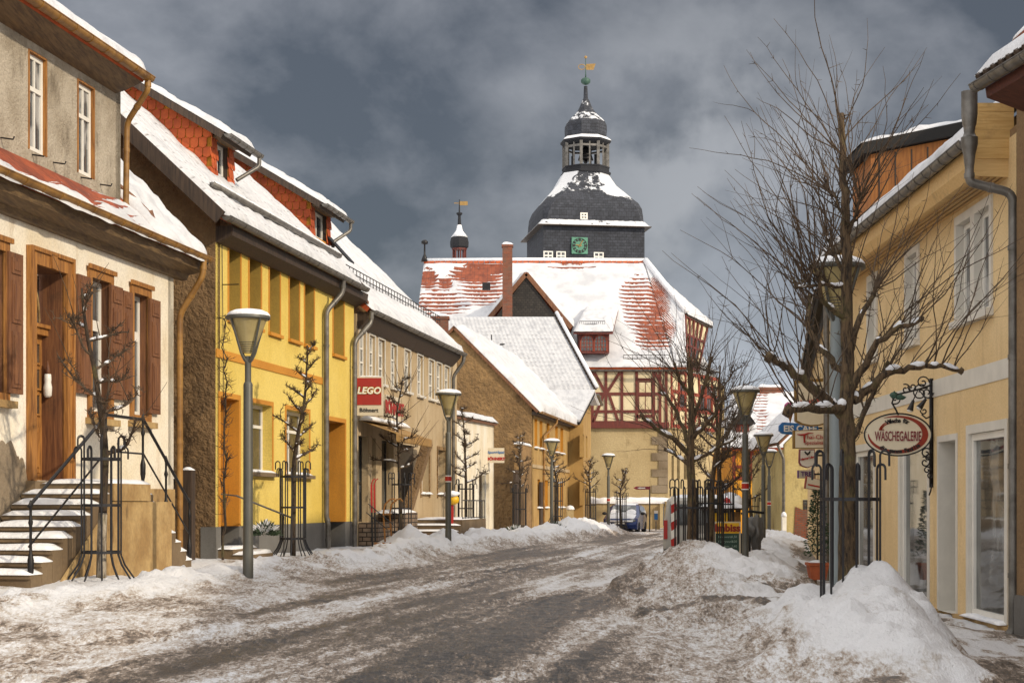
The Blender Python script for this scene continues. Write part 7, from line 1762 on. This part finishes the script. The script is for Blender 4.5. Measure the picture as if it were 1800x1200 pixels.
limbsA = [([(1486, 735), (1462, 712), (1430, 680), (1396, 655), (1372, 640), (1352, 628)], .075, .03, -.3, .8),
          ([(1484, 716), (1450, 720), (1420, 716), (1386, 722)], .06, .035, -.7, .95),
          ([(1498, 705), (1530, 680), (1560, 655), (1600, 648), (1640, 640), (1690, 652)], .06, .02, .2, .7),
          ([(1494, 690), (1520, 640), (1545, 600), (1580, 575), (1620, 560)], .055, .018, -.5, .4),
          ([(1496, 680), (1470, 640), (1440, 610), (1420, 560), (1424, 520)], .05, .02, .6, .3),
          ([(1488, 640), (1510, 560), (1535, 520), (1545, 490)], .045, .02, .5, .2),
          ([(1486, 560), (1455, 540), (1440, 510), (1438, 480)], .035, .018, -.4, .5),
          ([(1488, 790), (1505, 760), (1530, 700), (1560, 640)], .04, .02, .7, .2),
          ([(1484, 480), (1462, 440), (1450, 400)], .028, .014, .3, .2), ([(1486, 420), (1504, 380), (1512, 340)], .025, .012, -.3, .2), ([(1484, 380), (1460, 340), (1452, 318)], .02, .01, .4, .2), ([(1486, 500), (1440, 500), (1400, 505)], .025, .012, -.5, .5)]
DA_ = F / 170
build_big('street_tree', 'big pollarded tree with long whippy shoots, nearest on the right beside the oval sign', DA_, (1492, 1060), gz(3.5, DA_), [(1490, 960), (1489, 830), (1487, 720), (1490, 600), (1487, 480), (1486, 380), (1482, 300), (1479, 200)], .115, .028, limbsA, 13, 1.65, 30, 21)
limbsB = [([(1213, 800), (1185, 770), (1150, 752), (1128, 730)], .06, .025, -.4, .8), ([(1215, 790), (1196, 740), (1178, 700), (1160, 690)], .05, .02, .5, .5), ([(1218, 770), (1245, 745), (1262, 720), (1275, 700)], .05, .02, -.4, .7),
          ([(1216, 740), (1232, 700), (1245, 650), (1250, 630)], .045, .02, .3, .3), ([(1214, 700), (1196, 670), (1186, 640)], .04, .018, -.3, .4), ([(1218, 810), (1240, 800), (1270, 780), (1292, 770)], .04, .02, .5, .8), ([(1214, 820), (1190, 800), (1170, 790)], .035, .02, .8, .5)]
DB_ = F / 100
build_big('street_tree', 'second pollarded tree on the right kerb, rising from the wide dirty snow pile', DB_, (1216, 1040), gz(3.16, DB_), [(1215, 960), (1217, 880), (1213, 800), (1217, 740), (1214, 680), (1212, 628)], .10, .045, limbsB, 11, 1.5, 18, 23, lean=.8)
place_guard(G1, 0, (3.5, DA_, gz(3.5, DA_) - .35), 'black iron guard with hooked rods around the nearest tree on the right')
G1.location.z = CZ + (HY - 792) / 170 - 1.95
o = place_guard(G1, 1, (3.16, DB_, CZ + (HY - 842) / 100 - 1.95), 'iron guard around the second tree on the right kerb', .4)
for (px, s, top, lt_, lg, sd_) in ((1248, 80, 640, 'third tree on the right kerb, before the van', 'iron guard around the third tree on the right kerb', 31), (1268, 74, 675, 'fourth tree on the right kerb, close behind the third', 'iron guard of the fourth tree beside the menu board', 33), (1322, 42, 770, 'dark bare tree with snowy crown between the lamps of the right pavement', 'iron guard of the tree between the right lamps', 35)):
    L_ = loc_px(px, s); zt = CZ + (HY - top) / s
    street_tree('street_tree', lt_, L_, zt - L_.z, sd_, whips=5, z0=1.7, spread=.95, spurn=30, limbn=13, rt=.07, twig=.2, bark='bark', cone=False, whl=1.2)
    place_guard(G1, 1, L_, lg, .2)
# climbing plant on the yellow house
rnd.seed(5)
cl = thing('climbing_plant', FL.at(FL.t(396, .5), .5, .6), 'thin bare climbing plant up a wire beside the first yellow doorway', 'climber'); mb = MB()
tcl = FL.t(395, .35); zc0, zc1 = .62, 5.1; q = [FL.at(tcl + rnd.gauss(0, .03), .35 + rnd.gauss(0, .02), zc0 + (zc1 - zc0) * i / 22) for i in range(23)]
mb.tube(q, [.03 - .001 * i for i in range(23)], 6); mb.build('stem', M['barkd'], cl); mb = MB(); spurs(mb, q[4:], 150, .22, .006, .2); mb.build('twigs', M['twig'], cl)
# ================================================================== cars
def loft_car(t, prof, W, zg, tum, mat, gmat, name='body'):
    """prof: side outline (x along the car, z); widths follow height"""
    mb = MB(); n = len(prof)
    def wid(z_): return W / 2 * (1 - .03 * max(0, (.55 - z_)) * 3) - max(0, z_ - zg) * tum
    ys = [-1, -.93, -.55, 0, .55, .93, 1]
    vs = []
    cz = .55; cxm = sum(p[0] for p in prof) / n
    for yk in ys:
        k = 1 if abs(yk) < .95 else .97
        for x, z_ in prof:
            xx = cxm + (x - cxm) * k; zz = cz + (z_ - cz) * k - (.03 * yk * yk if z_ > 1 else 0); end = abs((x - cxm) / (max(p[0] for p in prof) - cxm))
            vs.append((xx - (math.copysign(1, x - cxm) * .10 * yk * yk * (end > .9)), yk * wid(z_) , zz))
    fs = [(j * n + i, j * n + (i + 1) % n, (j + 1) * n + (i + 1) % n, (j + 1) * n + i) for j in range(len(ys) - 1) for i in range(n)]
    fs += [tuple(range(n))[::-1], tuple((len(ys) - 1) * n + i for i in range(n))]
    mb.add(vs, fs); return mb.build(name, M[mat], t, smooth=True, sharp=32)
def wheel(t, x, y, r):
    mb = MB(); K = 20; prof = [(r * .6, -.1), (r * .95, -.1), (r, -.06), (r, .06), (r * .95, .1), (r * .6, .1)]
    vs = [(x + q * math.cos(2 * math.pi * k / K), y + w, r + q * math.sin(2 * math.pi * k / K)) for q, w in prof for k in range(K)]
    fs = [(i * K + k, i * K + (k + 1) % K, (i + 1) * K + (k + 1) % K, (i + 1) * K + k) for i in range(5) for k in range(K)] + [(5 * K + k, 5 * K + (k + 1) % K, (k + 1) % K, k) for k in range(K)]
    w_ = MB(); w_.add(vs, fs); o = w_.build('wheel', M['rubber'], t, smooth=True, sharp=40)
    m2 = MB(); vs = [(x + r * .6 * math.cos(2 * math.pi * k / K), y + dy, r + r * .6 * math.sin(2 * math.pi * k / K)) for dy in (-.07, .07) for k in range(K)]
    m2.add(vs, [tuple(range(K))[::-1], tuple(K + k for k in range(K))] + [(k, (k + 1) % K, K + (k + 1) % K, K + k) for k in range(K)]); m2.build('rim', M['zinc'], o)
# hatchback; front is -x locally, then turned to face the viewer
bc = thing('parked_car', (0, 0, 0), 'small blue hatchback with snow on bonnet and roof, parked facing us by the low wall', 'car')
pr = [(-1.95, .25), (-1.98, .42), (-1.95, .62), (-1.86, .72), (-1.0, .92), (-.35, 1.36), (-.1, 1.43), (.9, 1.44), (1.5, 1.30), (1.85, .88), (1.92, .7), (1.92, .30), (1.8, .2), (-1.8, .2)]
loft_car(bc, pr, 1.68, .9, .30, 'carblue', 'glass')
mb = MB(); mb.add([(-1.03, -.66, .93), (-1.03, .66, .93), (-.36, .56, 1.36), (-.36, -.56, 1.36), (-1.0, -.66, .90), (-1.0, .66, .90), (-.33, .56, 1.33), (-.33, -.56, 1.33)], [(0, 1, 2, 3), (7, 6, 5, 4), (0, 4, 5, 1), (1, 5, 6, 2), (2, 6, 7, 3), (3, 7, 4, 0)]); mb.build('windscreen', M['shopg'], bc)
for sg in (-1, 1):
    mb = MB(); y_ = lambda z_: sg * (.84 - max(0, z_ - .9) * .30 + .012)
    mb.add([(-.85, y_(.95), .95), (.0, y_(.95), .95), (.0, y_(1.34), 1.34), (-.28, y_(1.32), 1.32)], [(0, 1, 2, 3)]); mb.add([(.06, y_(.95), .95), (.95, y_(.95), .95), (.85, y_(1.34), 1.34), (.06, y_(1.34), 1.34)], [(0, 1, 2, 3)]); mb.add([(1.02, y_(.97), .97), (1.5, y_(1.0), 1.0), (1.3, y_(1.3), 1.3), (.95, y_(1.33), 1.33)], [(0, 1, 2, 3)]); mb.build('side_windows', M['glass'], bc)
    mb = MB(); mb.blob((-.75, sg * .95, .98), (.07, .12, .08), 1, 2, 0); mb.build('mirror', M['plast'], bc, smooth=True)
    mb = MB(); mb.blob((-1.84, sg * .58, .64), (.10, .19, .085), 1, 2, 0); mb.build('headlight', M['shopg'], bc, smooth=True)
    for xw in (-1.2, 1.2): wheel(bc, xw, sg * .74, .29)
mb = MB(); mb.box(-2.02, -1.93, -.35, .35, .28, .40); mb.build('grille', M['plast'], bc)
mb = MB(); mb.box(-2.035, -2.02, -.26, .26, .44, .55); mb.build('number_plate', M['white'], bc)
mb = MB(); vs = []; nu, nv = 14, 10
def cov(fn, nu=14, nv=10):
    vs = [fn(i / nu, j / nv) for j in range(nv + 1) for i in range(nu + 1)]; W1 = nu + 1; return vs, [(j * W1 + i, j * W1 + i + 1, (j + 1) * W1 + i + 1, (j + 1) * W1 + i) for j in range(nv) for i in range(nu)]
def hood(u, v):
    y = (u - .5) * 1.48; x = -1.84 + .86 * v; e = min(1, min(u, 1 - u) * 8, min(v, 1 - v) * 6); return (x, y, .71 + .225 * v - .03 * (2 * u - 1) ** 2 + .09 * e + .02 * mnoise.noise(Vector((x * 3, y * 3, 0))) - (.05 if e == 0 else 0))
def roofc(u, v):
    y = (u - .5) * 1.18; x = -.25 + 1.5 * v; e = min(1, min(u, 1 - u) * 8, min(v, 1 - v) * 6); return (x, y, 1.42 - .05 * (2 * u - 1) ** 2 + .10 * e - (.05 if e == 0 else 0) - .1 * max(0, v - .7))
mb.add(*cov(hood)); mb.add(*cov(roofc)); mb.box(-2.03, -1.94, -.62, .62, .575, .66); mb.add(*cov(lambda u, v: (-1.0 + .22 * v * (1 + .5 * math.sin(u * 9)) , (u - .5) * 1.25, .95 + .14 * v * (1 + .5 * math.sin(u * 9)) + .03 * min(1, u * 9, (1 - u) * 9)))); mb.build('snow', M['snow'], bc, smooth=True)
sB_ = 36.0; bc.location = ((1103 - HX) / sB_, F / sB_ + 1.2, CZ + (HY - 938) / sB_ + .02); bc.rotation_euler = (0, 0, R(90 - 12))
# van, rear towards us
vn = thing('parked_van', (0, 0, 0), 'light grey van seen from behind, parked beyond the second caged tree', 'van')
pr = [(-2.3, .35), (-2.34, .6), (-2.33, 1.15), (-2.2, 1.88), (-2.1, 1.96), (1.0, 1.96), (1.3, 1.85), (1.9, 1.15), (2.3, .95), (2.4, .4), (2.2, .3), (-2.2, .3)]
loft_car(vn, pr, 1.86, 1.1, .12, 'carwhite', 'glass')
mb = MB(); mb.box(-2.345, -2.28, -.74, .74, 1.22, 1.78); w_ = mb.build('rear_window', M['shopg'], vn)
for sg in (-1, 1):
    mb = MB(); mb.box(-2.37, -2.25, sg * .86 - .05, sg * .86 + .05, .85, 1.35); mb.build('tail_light', M['red'], vn)
    for xw in (-1.45, 1.5): wheel(vn, xw, sg * .80, .33)
    mb = MB(); mb.box(-1.9, -.3, sg * .925 - .01, sg * .925 + .01, 1.2, 1.72); mb.build('side_window', M['glass'], vn)
mb = MB(); mb.box(-2.42, -2.3, -.9, .9, .38, .58); mb.build('bumper', M['plast'], vn)
mb = MB(); mb.box(-2.385, -2.36, -.26, .26, .88, 1.0); np_ = mb.build('number_plate', M['white'], vn)
fonttext('HZ', .1, (-2.39, .12, .94), (0, -1, 0), Z_, 'black', vn, ext=.002)
mb = MB(); mb.add(*cov(lambda u, v: (-2.1 + 3.0 * u, (v - .5) * 1.5, 1.95 + .09 * min(1, min(u, 1 - u) * 9, min(v, 1 - v) * 6)))); mb.build('snow', M['snow'], vn, smooth=True)
sV = 66.; vn.location = ((1243 - HX) / sV, F / sV + 2.3, CZ + (HY - 1003) / sV); vn.rotation_euler = (0, 0, R(90 - 6))
# ================================================================== small things
def pxo(px, py, s): return Vector(((px - HX) / s, F / s, CZ + (HY - py) / s))
o = pxo(1184, 1000, 68); t = thing('warning_post', o, 'red and white striped warning board standing left of the van', 'warning board')
mb = MB(); hts = [1.15, 1.3, 1.45, 1.6, 1.75, 1.9]
mr, mw_ = MB(), MB(); zz = .1
for k in range(8):
    (mr if k % 2 == 0 else mw_).prism([o + Vector((-.055, 0, zz)), o + Vector((.07, 0, zz + .08)), o + Vector((.07, 0, zz + .30)), o + Vector((-.07, 0, zz + .22))], Vector((0, .02, 0))); zz += .222
mr.build('red_stripes', M['red'], t); mw_.build('white_stripes', M['white'], t)
# menu board
sM = 75; o = pxo(1278, 990, sM); t = thing('menu_board', o, 'green chalk menu board with yellow header reading Imbiss', 'menu board')
x0, x1 = pxo(1258, 0, sM).x, pxo(1299, 0, sM).x; y_ = F / sM; zb, zm, zt = pxo(0, 979, sM).z, pxo(0, 937, sM).z, pxo(0, 918.5, sM).z
mb = MB(); mb.box(x0 - .04, x1 + .04, y_, y_ + .06, zb - .04, zt + .03); mb.box(x0, x0 + .05, y_, y_ + .05, zb - .5, zb); mb.box(x1 - .05, x1, y_, y_ + .05, zb - .5, zb); mb.build('frame', M['signw'], t)
mb = MB(); mb.box(x0, x1, y_ - .012, y_, zb, zm); bp = mb.build('chalk_panel', M['board'], t)
mb = MB(); mb.box(x0, x1, y_ - .012, y_, zm + .002, zt); mb.build('header', M['yel'], t)
fonttext('Imbiss', .24, ((x0 + x1) / 2, y_ - .02, (zm + zt) / 2), X_, Z_, 'swoosh', t, bold=.01)
for k, (a_, b_) in enumerate((('Bockwurst', '1,50'), ('Currywurst', '2,20'), ('Pommes', '1,60'), ('Suppe', '2,50'), ('Kaffee', '1,00'), ('Glühwein', '1,80'))):
    fonttext(a_, .075, (x0 + .06, y_ - .016, zm - .08 - k * .11), X_, Z_, 'chalk', t, cx='LEFT', ext=.001); fonttext(b_, .075, (x1 - .05, y_ - .016, zm - .08 - k * .11), X_, Z_, 'chalk', t, cx='RIGHT', ext=.001)
# snack kiosk
sK = 68; o = pxo(1275, 990, sK); t = thing('snack_kiosk', o, 'low snack kiosk with yellow panels and snowy roof behind the menu board', 'kiosk')
x0, x1 = pxo(1251, 0, sK).x, pxo(1302, 0, sK).x; y_ = F / sK; z_ = lambda py: CZ + (HY - py) / sK
mb = MB(); mb.box(x0, x1, y_ + .02, y_ + 1.6, -.2, z_(919)); mb.box(x0, x1, y_ + 1.4, y_ + 1.6, z_(919), z_(896)); mb.box(x1 - .12, x1, y_, y_ + .15, 0, z_(896)); mb.box(x0, x0 + .1, y_, y_ + .15, 0, z_(896)); mb.build('body', M['woodd'], t)
mb = MB(); mb.box(x0, pxo(1262, 0, sK).x, y_ - .02, y_ + .01, z_(920), z_(901)); mb.box(pxo(1267, 0, sK).x, pxo(1280, 0, sK).x, y_ - .02, y_ + .01, z_(918), z_(901)); mb.build('yellow_panels', M['yel'], t)
mb = MB(); mb.box(x1 - .25, x1 - .02, y_ - .015, y_ - .0, z_(918), z_(899)); mb.build('wood_panel', M['brass'], t)
mb = MB(); mb.box(x0 - .15, x1 + .1, y_ - .3, y_ + 1.8, z_(896), z_(893)); rf = mb.build('roof', M['woodd'], t)
snow_sheet(Vector((x0 - .15, y_ - .32, z_(893))), Vector((x1 + .1, y_ - .32, z_(893))), Vector((x1 + .1, y_ + 1.8, z_(890))), Vector((x0 - .15, y_ + 1.8, z_(890))), .14, M['snow'], rf, seed=81, lip=.02, res=.1)
mb = MB(); mb.box(x0 + .1, pxo(1281, 0, sK).x, y_ + .6, y_ + .7, z_(892), z_(876)); mb.build('sign_panel', M['plast'], t)
t = thing('roof_ornament', pxo(1284, 893, sK), 'red and yellow chilli-shaped figure on the kiosk roof', 'figure')
mb = MB(); q = [pxo(1275.5, 876, sK), pxo(1279, 878, sK), pxo(1280.5, 886, sK), pxo(1284, 892, sK)]; mb.tube([v + Vector((0, .1, 0)) for v in q], [.05, .07, .10, .16], 8); mb.build('red_body', M['red'], t, smooth=True)
mb = MB(); mb.tube([pxo(1287, 891, sK), pxo(1293, 891, sK), pxo(1300, 893, sK)], [.05, .08, .05], 8); mb.build('yellow_tail', M['yel'], t, smooth=True)
t = thing('snowy_parasol', pxo(1283, 960, 42), 'closed-in dome of a snow-covered parasol behind the kiosk', 'parasol')
o = pxo(1283, 893, 42); mb = MB(); mb.lathe(o, [(.62, 0), (.6, .25), (.45, .5), (.2, .64), (.02, .68)], 12); mb.build('canopy', M['snow'], t, smooth=True); mb = MB(); mb.tube([o - Vector((0, 0, 1.8)), o], .03, 6); mb.build('pole', M['iron'], t)
# scooter
sS = 74; o = pxo(1321, 978, sS); t = thing('motor_scooter', o, 'black motor scooter under a grey cloth cover, seen end-on beside the lamp post', 'scooter')
c = o; 
mb = MB(); mb.blob(c + Vector((.06, .35, .60)), (.17, .7, .30), 3, 3, .6); mb.blob(c + Vector((.1, -.1, .5)), (.13, .22, .42), 6, 3, .7); mb.build('cover', M['greypl'], t, smooth=True)
mb = MB(); mb.tube([c + Vector((-.26, -.1, 1.02)), c + Vector((-.05, -.15, 1.08)), c + Vector((.28, -.1, 1.04))], .03, 6); mb.build('handlebar', M['rubber'], t, smooth=True)
mb = MB(); mb.blob(c + Vector((-.1, .1, 1.28)), (.11, .13, .14), 3, 2, .05); mb.build('helmet', M['black'], t, smooth=True)
K = 16; r_ = .24; wv = MB(); wv.tube([c + Vector((-.12, -.15 + r_ * math.cos(2 * math.pi * k / K), r_ + .02 + r_ * math.sin(2 * math.pi * k / K))) for k in range(K + 1)], .05, 6); wv.tube([c + Vector((-.12, .9 + r_ * math.cos(2 * math.pi * k / K), r_ + .02 + r_ * math.sin(2 * math.pi * k / K))) for k in range(K + 1)], .05, 6); wv.build('wheels', M['rubber'], t)
# planter with evergreen
sP_ = 100; o = pxo(1437, 1020, sP_); t = thing('potted_evergreen', o, 'tall evergreen in a square terracotta pot behind the nearest tree guard', 'potted plant')
zb, zt = pxo(0, 1018, sP_).z, pxo(0, 988, sP_).z; mb = MB(); y_ = o.y; hw0, hw1 = .13, .17
mb.add([(o.x + sx_ * h_, y_ + sy_ * h_, z__) for h_, z__ in ((hw0, zb), (hw1, zt - .05), (hw1 + .02, zt - .05), (hw1 + .02, zt), (hw1 - .02, zt), (hw1 - .02, zt - .04)) for sx_, sy_ in ((-1, -1), (1, -1), (1, 1), (-1, 1))], [(4 * i + k, 4 * i + (k + 1) % 4, 4 * (i + 1) + (k + 1) % 4, 4 * (i + 1) + k) for i in range(5) for k in range(4)] + [(0, 1, 2, 3), (20, 21, 22, 23)]); mb.build('pot', M['terra'], t)
mb = MB(); rnd.seed(9)
for _ in range(900):
    h_ = rnd.random(); rr = .26 * (1 - h_ * .75) * math.sqrt(rnd.random()); a = rnd.uniform(0, 6.28); p = Vector((o.x + rr * math.cos(a), y_ + rr * math.sin(a), zt + .12 + h_ * 1.15)); d = Vector((math.cos(a) + rnd.gauss(0, .4), math.sin(a) + rnd.gauss(0, .4), rnd.gauss(.2, .4))).normalized() * .06; s_ = d.cross(Vector((rnd.gauss(0, 1), rnd.gauss(0, 1), rnd.gauss(0, 1)))).normalized() * .018
    mb.add([p - s_, p + s_, p + d], [(0, 1, 2)])
mb.build('foliage', M['leaf'], t, recalc=False); mb = MB(); mb.tube([(o.x, y_, zt - .05), (o.x, y_, zt + 1.1)], [.02, .008], 6); mb.build('stem', M['barkd'], t)
mb = MB(); mb.blob((o.x, y_, zt), (.15, .15, .05), 2, 2, .2); mb.build('snow', M['snow'], t, smooth=True)
o = pxo(1424, 1030, 100); mb = MB(); mb.box(o.x - .12, o.x + .12, o.y, o.y + .3, o.z, o.z + .12); mb.box(o.x - .14, o.x + .14, o.y - .02, o.y + .32, o.z + .12, o.z + .15); tag(mb.build('stone_block', M['step']), 'dark stone block beside the terracotta pot', 'block')
# snowy little conifer shrubs on the left banks
def shrub(px, py, s, lab, sc, sd2):
    rnd.seed(sd2); o = pxo(px, py, s); t = thing('dwarf_conifer', o, lab, 'shrub', 'snow-dusted dwarf conifers'); ml, ms_ = MB(), MB()
    for _ in range(520):
        a = rnd.uniform(0, 6.28); e = rnd.uniform(0, 1.5); r_ = sc * rnd.uniform(.35, 1); p = o + Vector((math.cos(a) * math.cos(e) * r_ * 1.1, math.sin(a) * math.cos(e) * r_, math.sin(e) * r_ * .85)); d = (p - o).normalized() * sc * .32; s_ = d.cross(Vector((rnd.gauss(0, 1), rnd.gauss(0, 1), rnd.gauss(0, 1)))).normalized() * sc * .07
        (ms_ if (e > .5 and rnd.random() < .5) else ml).add([p - s_, p + s_, p + d], [(0, 1, 2)])
    ml.build('foliage', M['leaf'], t, recalc=False); ms_.build('snow', M['snow'], t, recalc=False)
shrub(803, 945, 60, 'snow-dusted dwarf conifer below the white annex guard', .45, 1); shrub(908, 945, 50, 'snow-dusted dwarf conifer at the foot of the tree by the roughcast gable', .45, 2); shrub(975, 935, 46, 'snow-dusted dwarf conifer beside the lamp at the corner house', .40, 3); shrub(465, 940, 92, 'low bush under the yellow house window', .28, 4)
# blue letter box, signpost
o = pxo(1153, 925, 33); t = thing('dispenser_post', o, 'narrow blue and white dispenser on a post against the low wall', 'dispenser'); z_ = lambda py: CZ + (HY - py) / 33
mb = MB(); mb.tube([(o.x, o.y, 0), (o.x, o.y, z_(915))], .03, 6); mb.build('post', M['zinc'], t); mb = MB(); mb.box(o.x - .09, o.x + .09, o.y - .08, o.y + .08, z_(913), z_(902)); mb.build('box', M['blue'], t); mb = MB(); mb.box(o.x - .10, o.x + .10, o.y - .09, o.y + .09, z_(901.8), z_(897)); mb.build('head', M['white'], t)
o = pxo(1142, 925, 35); t = thing('direction_sign', o, 'thin post with a dark maroon arrow sign before the hall wall', 'sign'); z_ = lambda py: CZ + (HY - py) / 35
mb = MB(); mb.tube([(o.x, o.y, 0), (o.x, o.y, z_(854))], .035, 6); mb.build('post', M['pole'], t); mb = MB(); xa, xb = pxo(1113, 0, 35).x, pxo(1143, 0, 35).x; za, zb = z_(860), z_(854.5); mb.prism([Vector((xa, o.y - .04, (za + zb) / 2)), Vector((xa + .15, o.y - .04, za)), Vector((xb, o.y - .04, za)), Vector((xb, o.y - .04, zb)), Vector((xa + .15, o.y - .04, zb))], Vector((0, .03, 0))); mb.build('arrow_panel', M['maroon'], t)
mb = MB(); mb.box(xa + .35, xa + .6, o.y - .05, o.y - .041, (za + zb) / 2 - .03, (za + zb) / 2 + .03); mb.prism([Vector((xa + .2, o.y - .05, (za + zb) / 2)), Vector((xa + .36, o.y - .05, za + .03)), Vector((xa + .36, o.y - .05, zb - .03))], Vector((0, .008, 0))); mb.build('arrow', M['white'], t)
# grey cabinet at the corner house, bins at the far end
def cab(px, pyb, pyt, w, s, lab, mat='hallpl', nm='utility_cabinet', ct='cabinet'):
    o = pxo(px, pyb, s); zt = CZ + (HY - pyt) / s; t = thing(nm, o, lab, ct); hw = w / 2 / s; mb = MB(); mb.box(o.x - hw, o.x + hw, o.y - hw, o.y + hw, o.z - .3, zt - .06); mb.box(o.x - hw * .8, o.x + hw * .8, o.y - hw - .012, o.y - hw, o.z + .1, zt - .15); mb.build('body', M[mat], t)
    mb = MB(); mb.lathe((o.x, o.y, zt - .06), [(hw * 1.3, 0), (hw * 1.3, .05), (hw * .9, .16), (.02, .2)], 8, rot=math.pi / 8); mb.build('snow', M['snow'], t, smooth=True)
cab(1002, 925, 893, 13, 38, 'grey cabinet with domed snow cap at the end of the corner house'); cab(1378, 945, 905, 8, 44, 'white parcel post before the pale house end', 'white', 'bollard_box', 'box'); cab(1385, 944, 924, 10, 42, 'dark litter bin beside the pale house', 'pole', 'litter_bin', 'bin')
# things outside the toy shop
z0s = .55
def onL(px, py, n): t_ = FL.t(px, n); return FL.at(t_, n, FL.z(px, py, n))
t = thing('wooden_sled', onL(680, 958, 1.0), 'bentwood sled standing upright against the brick planter of the toy shop', 'sled')
mb = MB()
for dx in (0, .34):
    b = onL(678, 958, 1.0) + FL.ex * dx * .9 + Vector((dx * .25, 0, 0)); b.z = .55
    mb.tube([b, b + Vector((-.03, 0, .45)), b + Vector((-.06, 0, .85)), b + Vector((-.02, -.0, 1.08)), b + Vector((.1, 0, 1.2)), b + Vector((.2, .0, 1.22)), b + Vector((.26, 0, 1.15))], .022, 6)
mb.build('runners', M['woodo'], t, smooth=True); mb = MB()
for h_ in (.15, .5, .85): b = onL(678, 958, 1.0); b.z = .55 + h_; mb.bar(b + Vector((-.04, 0, 0)), b + FL.ex * .31 + Vector((.05, 0, 0)), .05, .04)
mb.build('slats', M['woodo'], t)
t = thing('pair_of_skis', onL(656, 955, .9), 'red tipped black skis with poles leaning before the toy shop window', 'skis')
b = onL(655, 958, .9); b.z = .5; mb = MB()
for dx in (0, .07): mb.bar(b + Vector((dx, 0, 0)), b + Vector((dx - .02, 0, .95)), .04, .015, up=(0, 1, 0))
mb.build('ski_tails', M['black'], t); mb = MB()
for dx in (0, .07): mb.bar(b + Vector((dx - .02, 0, .95)), b + Vector((dx - .03, 0, 1.6)), .04, .015, up=(0, 1, 0)); mb.tube([b + Vector((dx - .03, 0, 1.6)), b + Vector((dx + .0, 0, 1.7)), b + Vector((dx + .06, 0, 1.74))], .014, 5)
mb.build('ski_tips', M['red'], t); mb = MB()
for a_, c_ in (((-.15, .95), (.35, .55)), ((-.1, 1.15), (.5, .65))): mb.tube([b + Vector((a_[0], -.03, a_[1])), b + Vector((c_[0], -.03, c_[1]))], .012, 5)
mb.build('poles', M['black'], t)
t = thing('wooden_crate', onL(660, 965, 1.3), 'small slatted wooden crate on the snow before the toy shop', 'crate'); b = onL(658, 968, 1.3); b.z = gz(b.x, b.y); mb = MB()
for k in range(5): mb.obox(b + Vector((.085 * k, 0, 0)), (.06, 0, 0), (0, .02, 0), (0, 0, .2))
for zz in (0, .16): mb.obox(b + Vector((0, .02, zz)), (.4, 0, 0), (0, .015, 0), (0, 0, .03))
for xx in (0, .385): mb.obox(b + Vector((xx, .036, 0)), (.015, 0, 0), (0, .3, 0), (0, 0, .2))
mb.obox(b + Vector((.016, .036, .01)), (.36, 0, 0), (0, .3, 0), (0, 0, .02)); mb.build('slats', M['woodo'], t)
t = thing('toy_vending_machine', onL(795, 925, 1.2), 'red toy vending machine with yellow top and snow cap beside the beige house corner', 'vending machine'); b = onL(793, 925, 1.2); z_ = lambda py: FL.z(795, py, 1.2)
mb = MB(); mb.box(b.x - .12, b.x + .06, b.y, b.y + .3, .6, z_(876)); mb.build('stand', M['red'], t); mb = MB(); mb.blob((b.x + .06, b.y, z_(878)), (.17, .15, .15), 1, 2, .1); mb.build('bowl', M['yel'], t, smooth=True); mb = MB(); mb.blob((b.x + .02, b.y, z_(868)), (.22, .2, .10), 2, 2, .3); mb.build('snow', M['snow'], t, smooth=True)
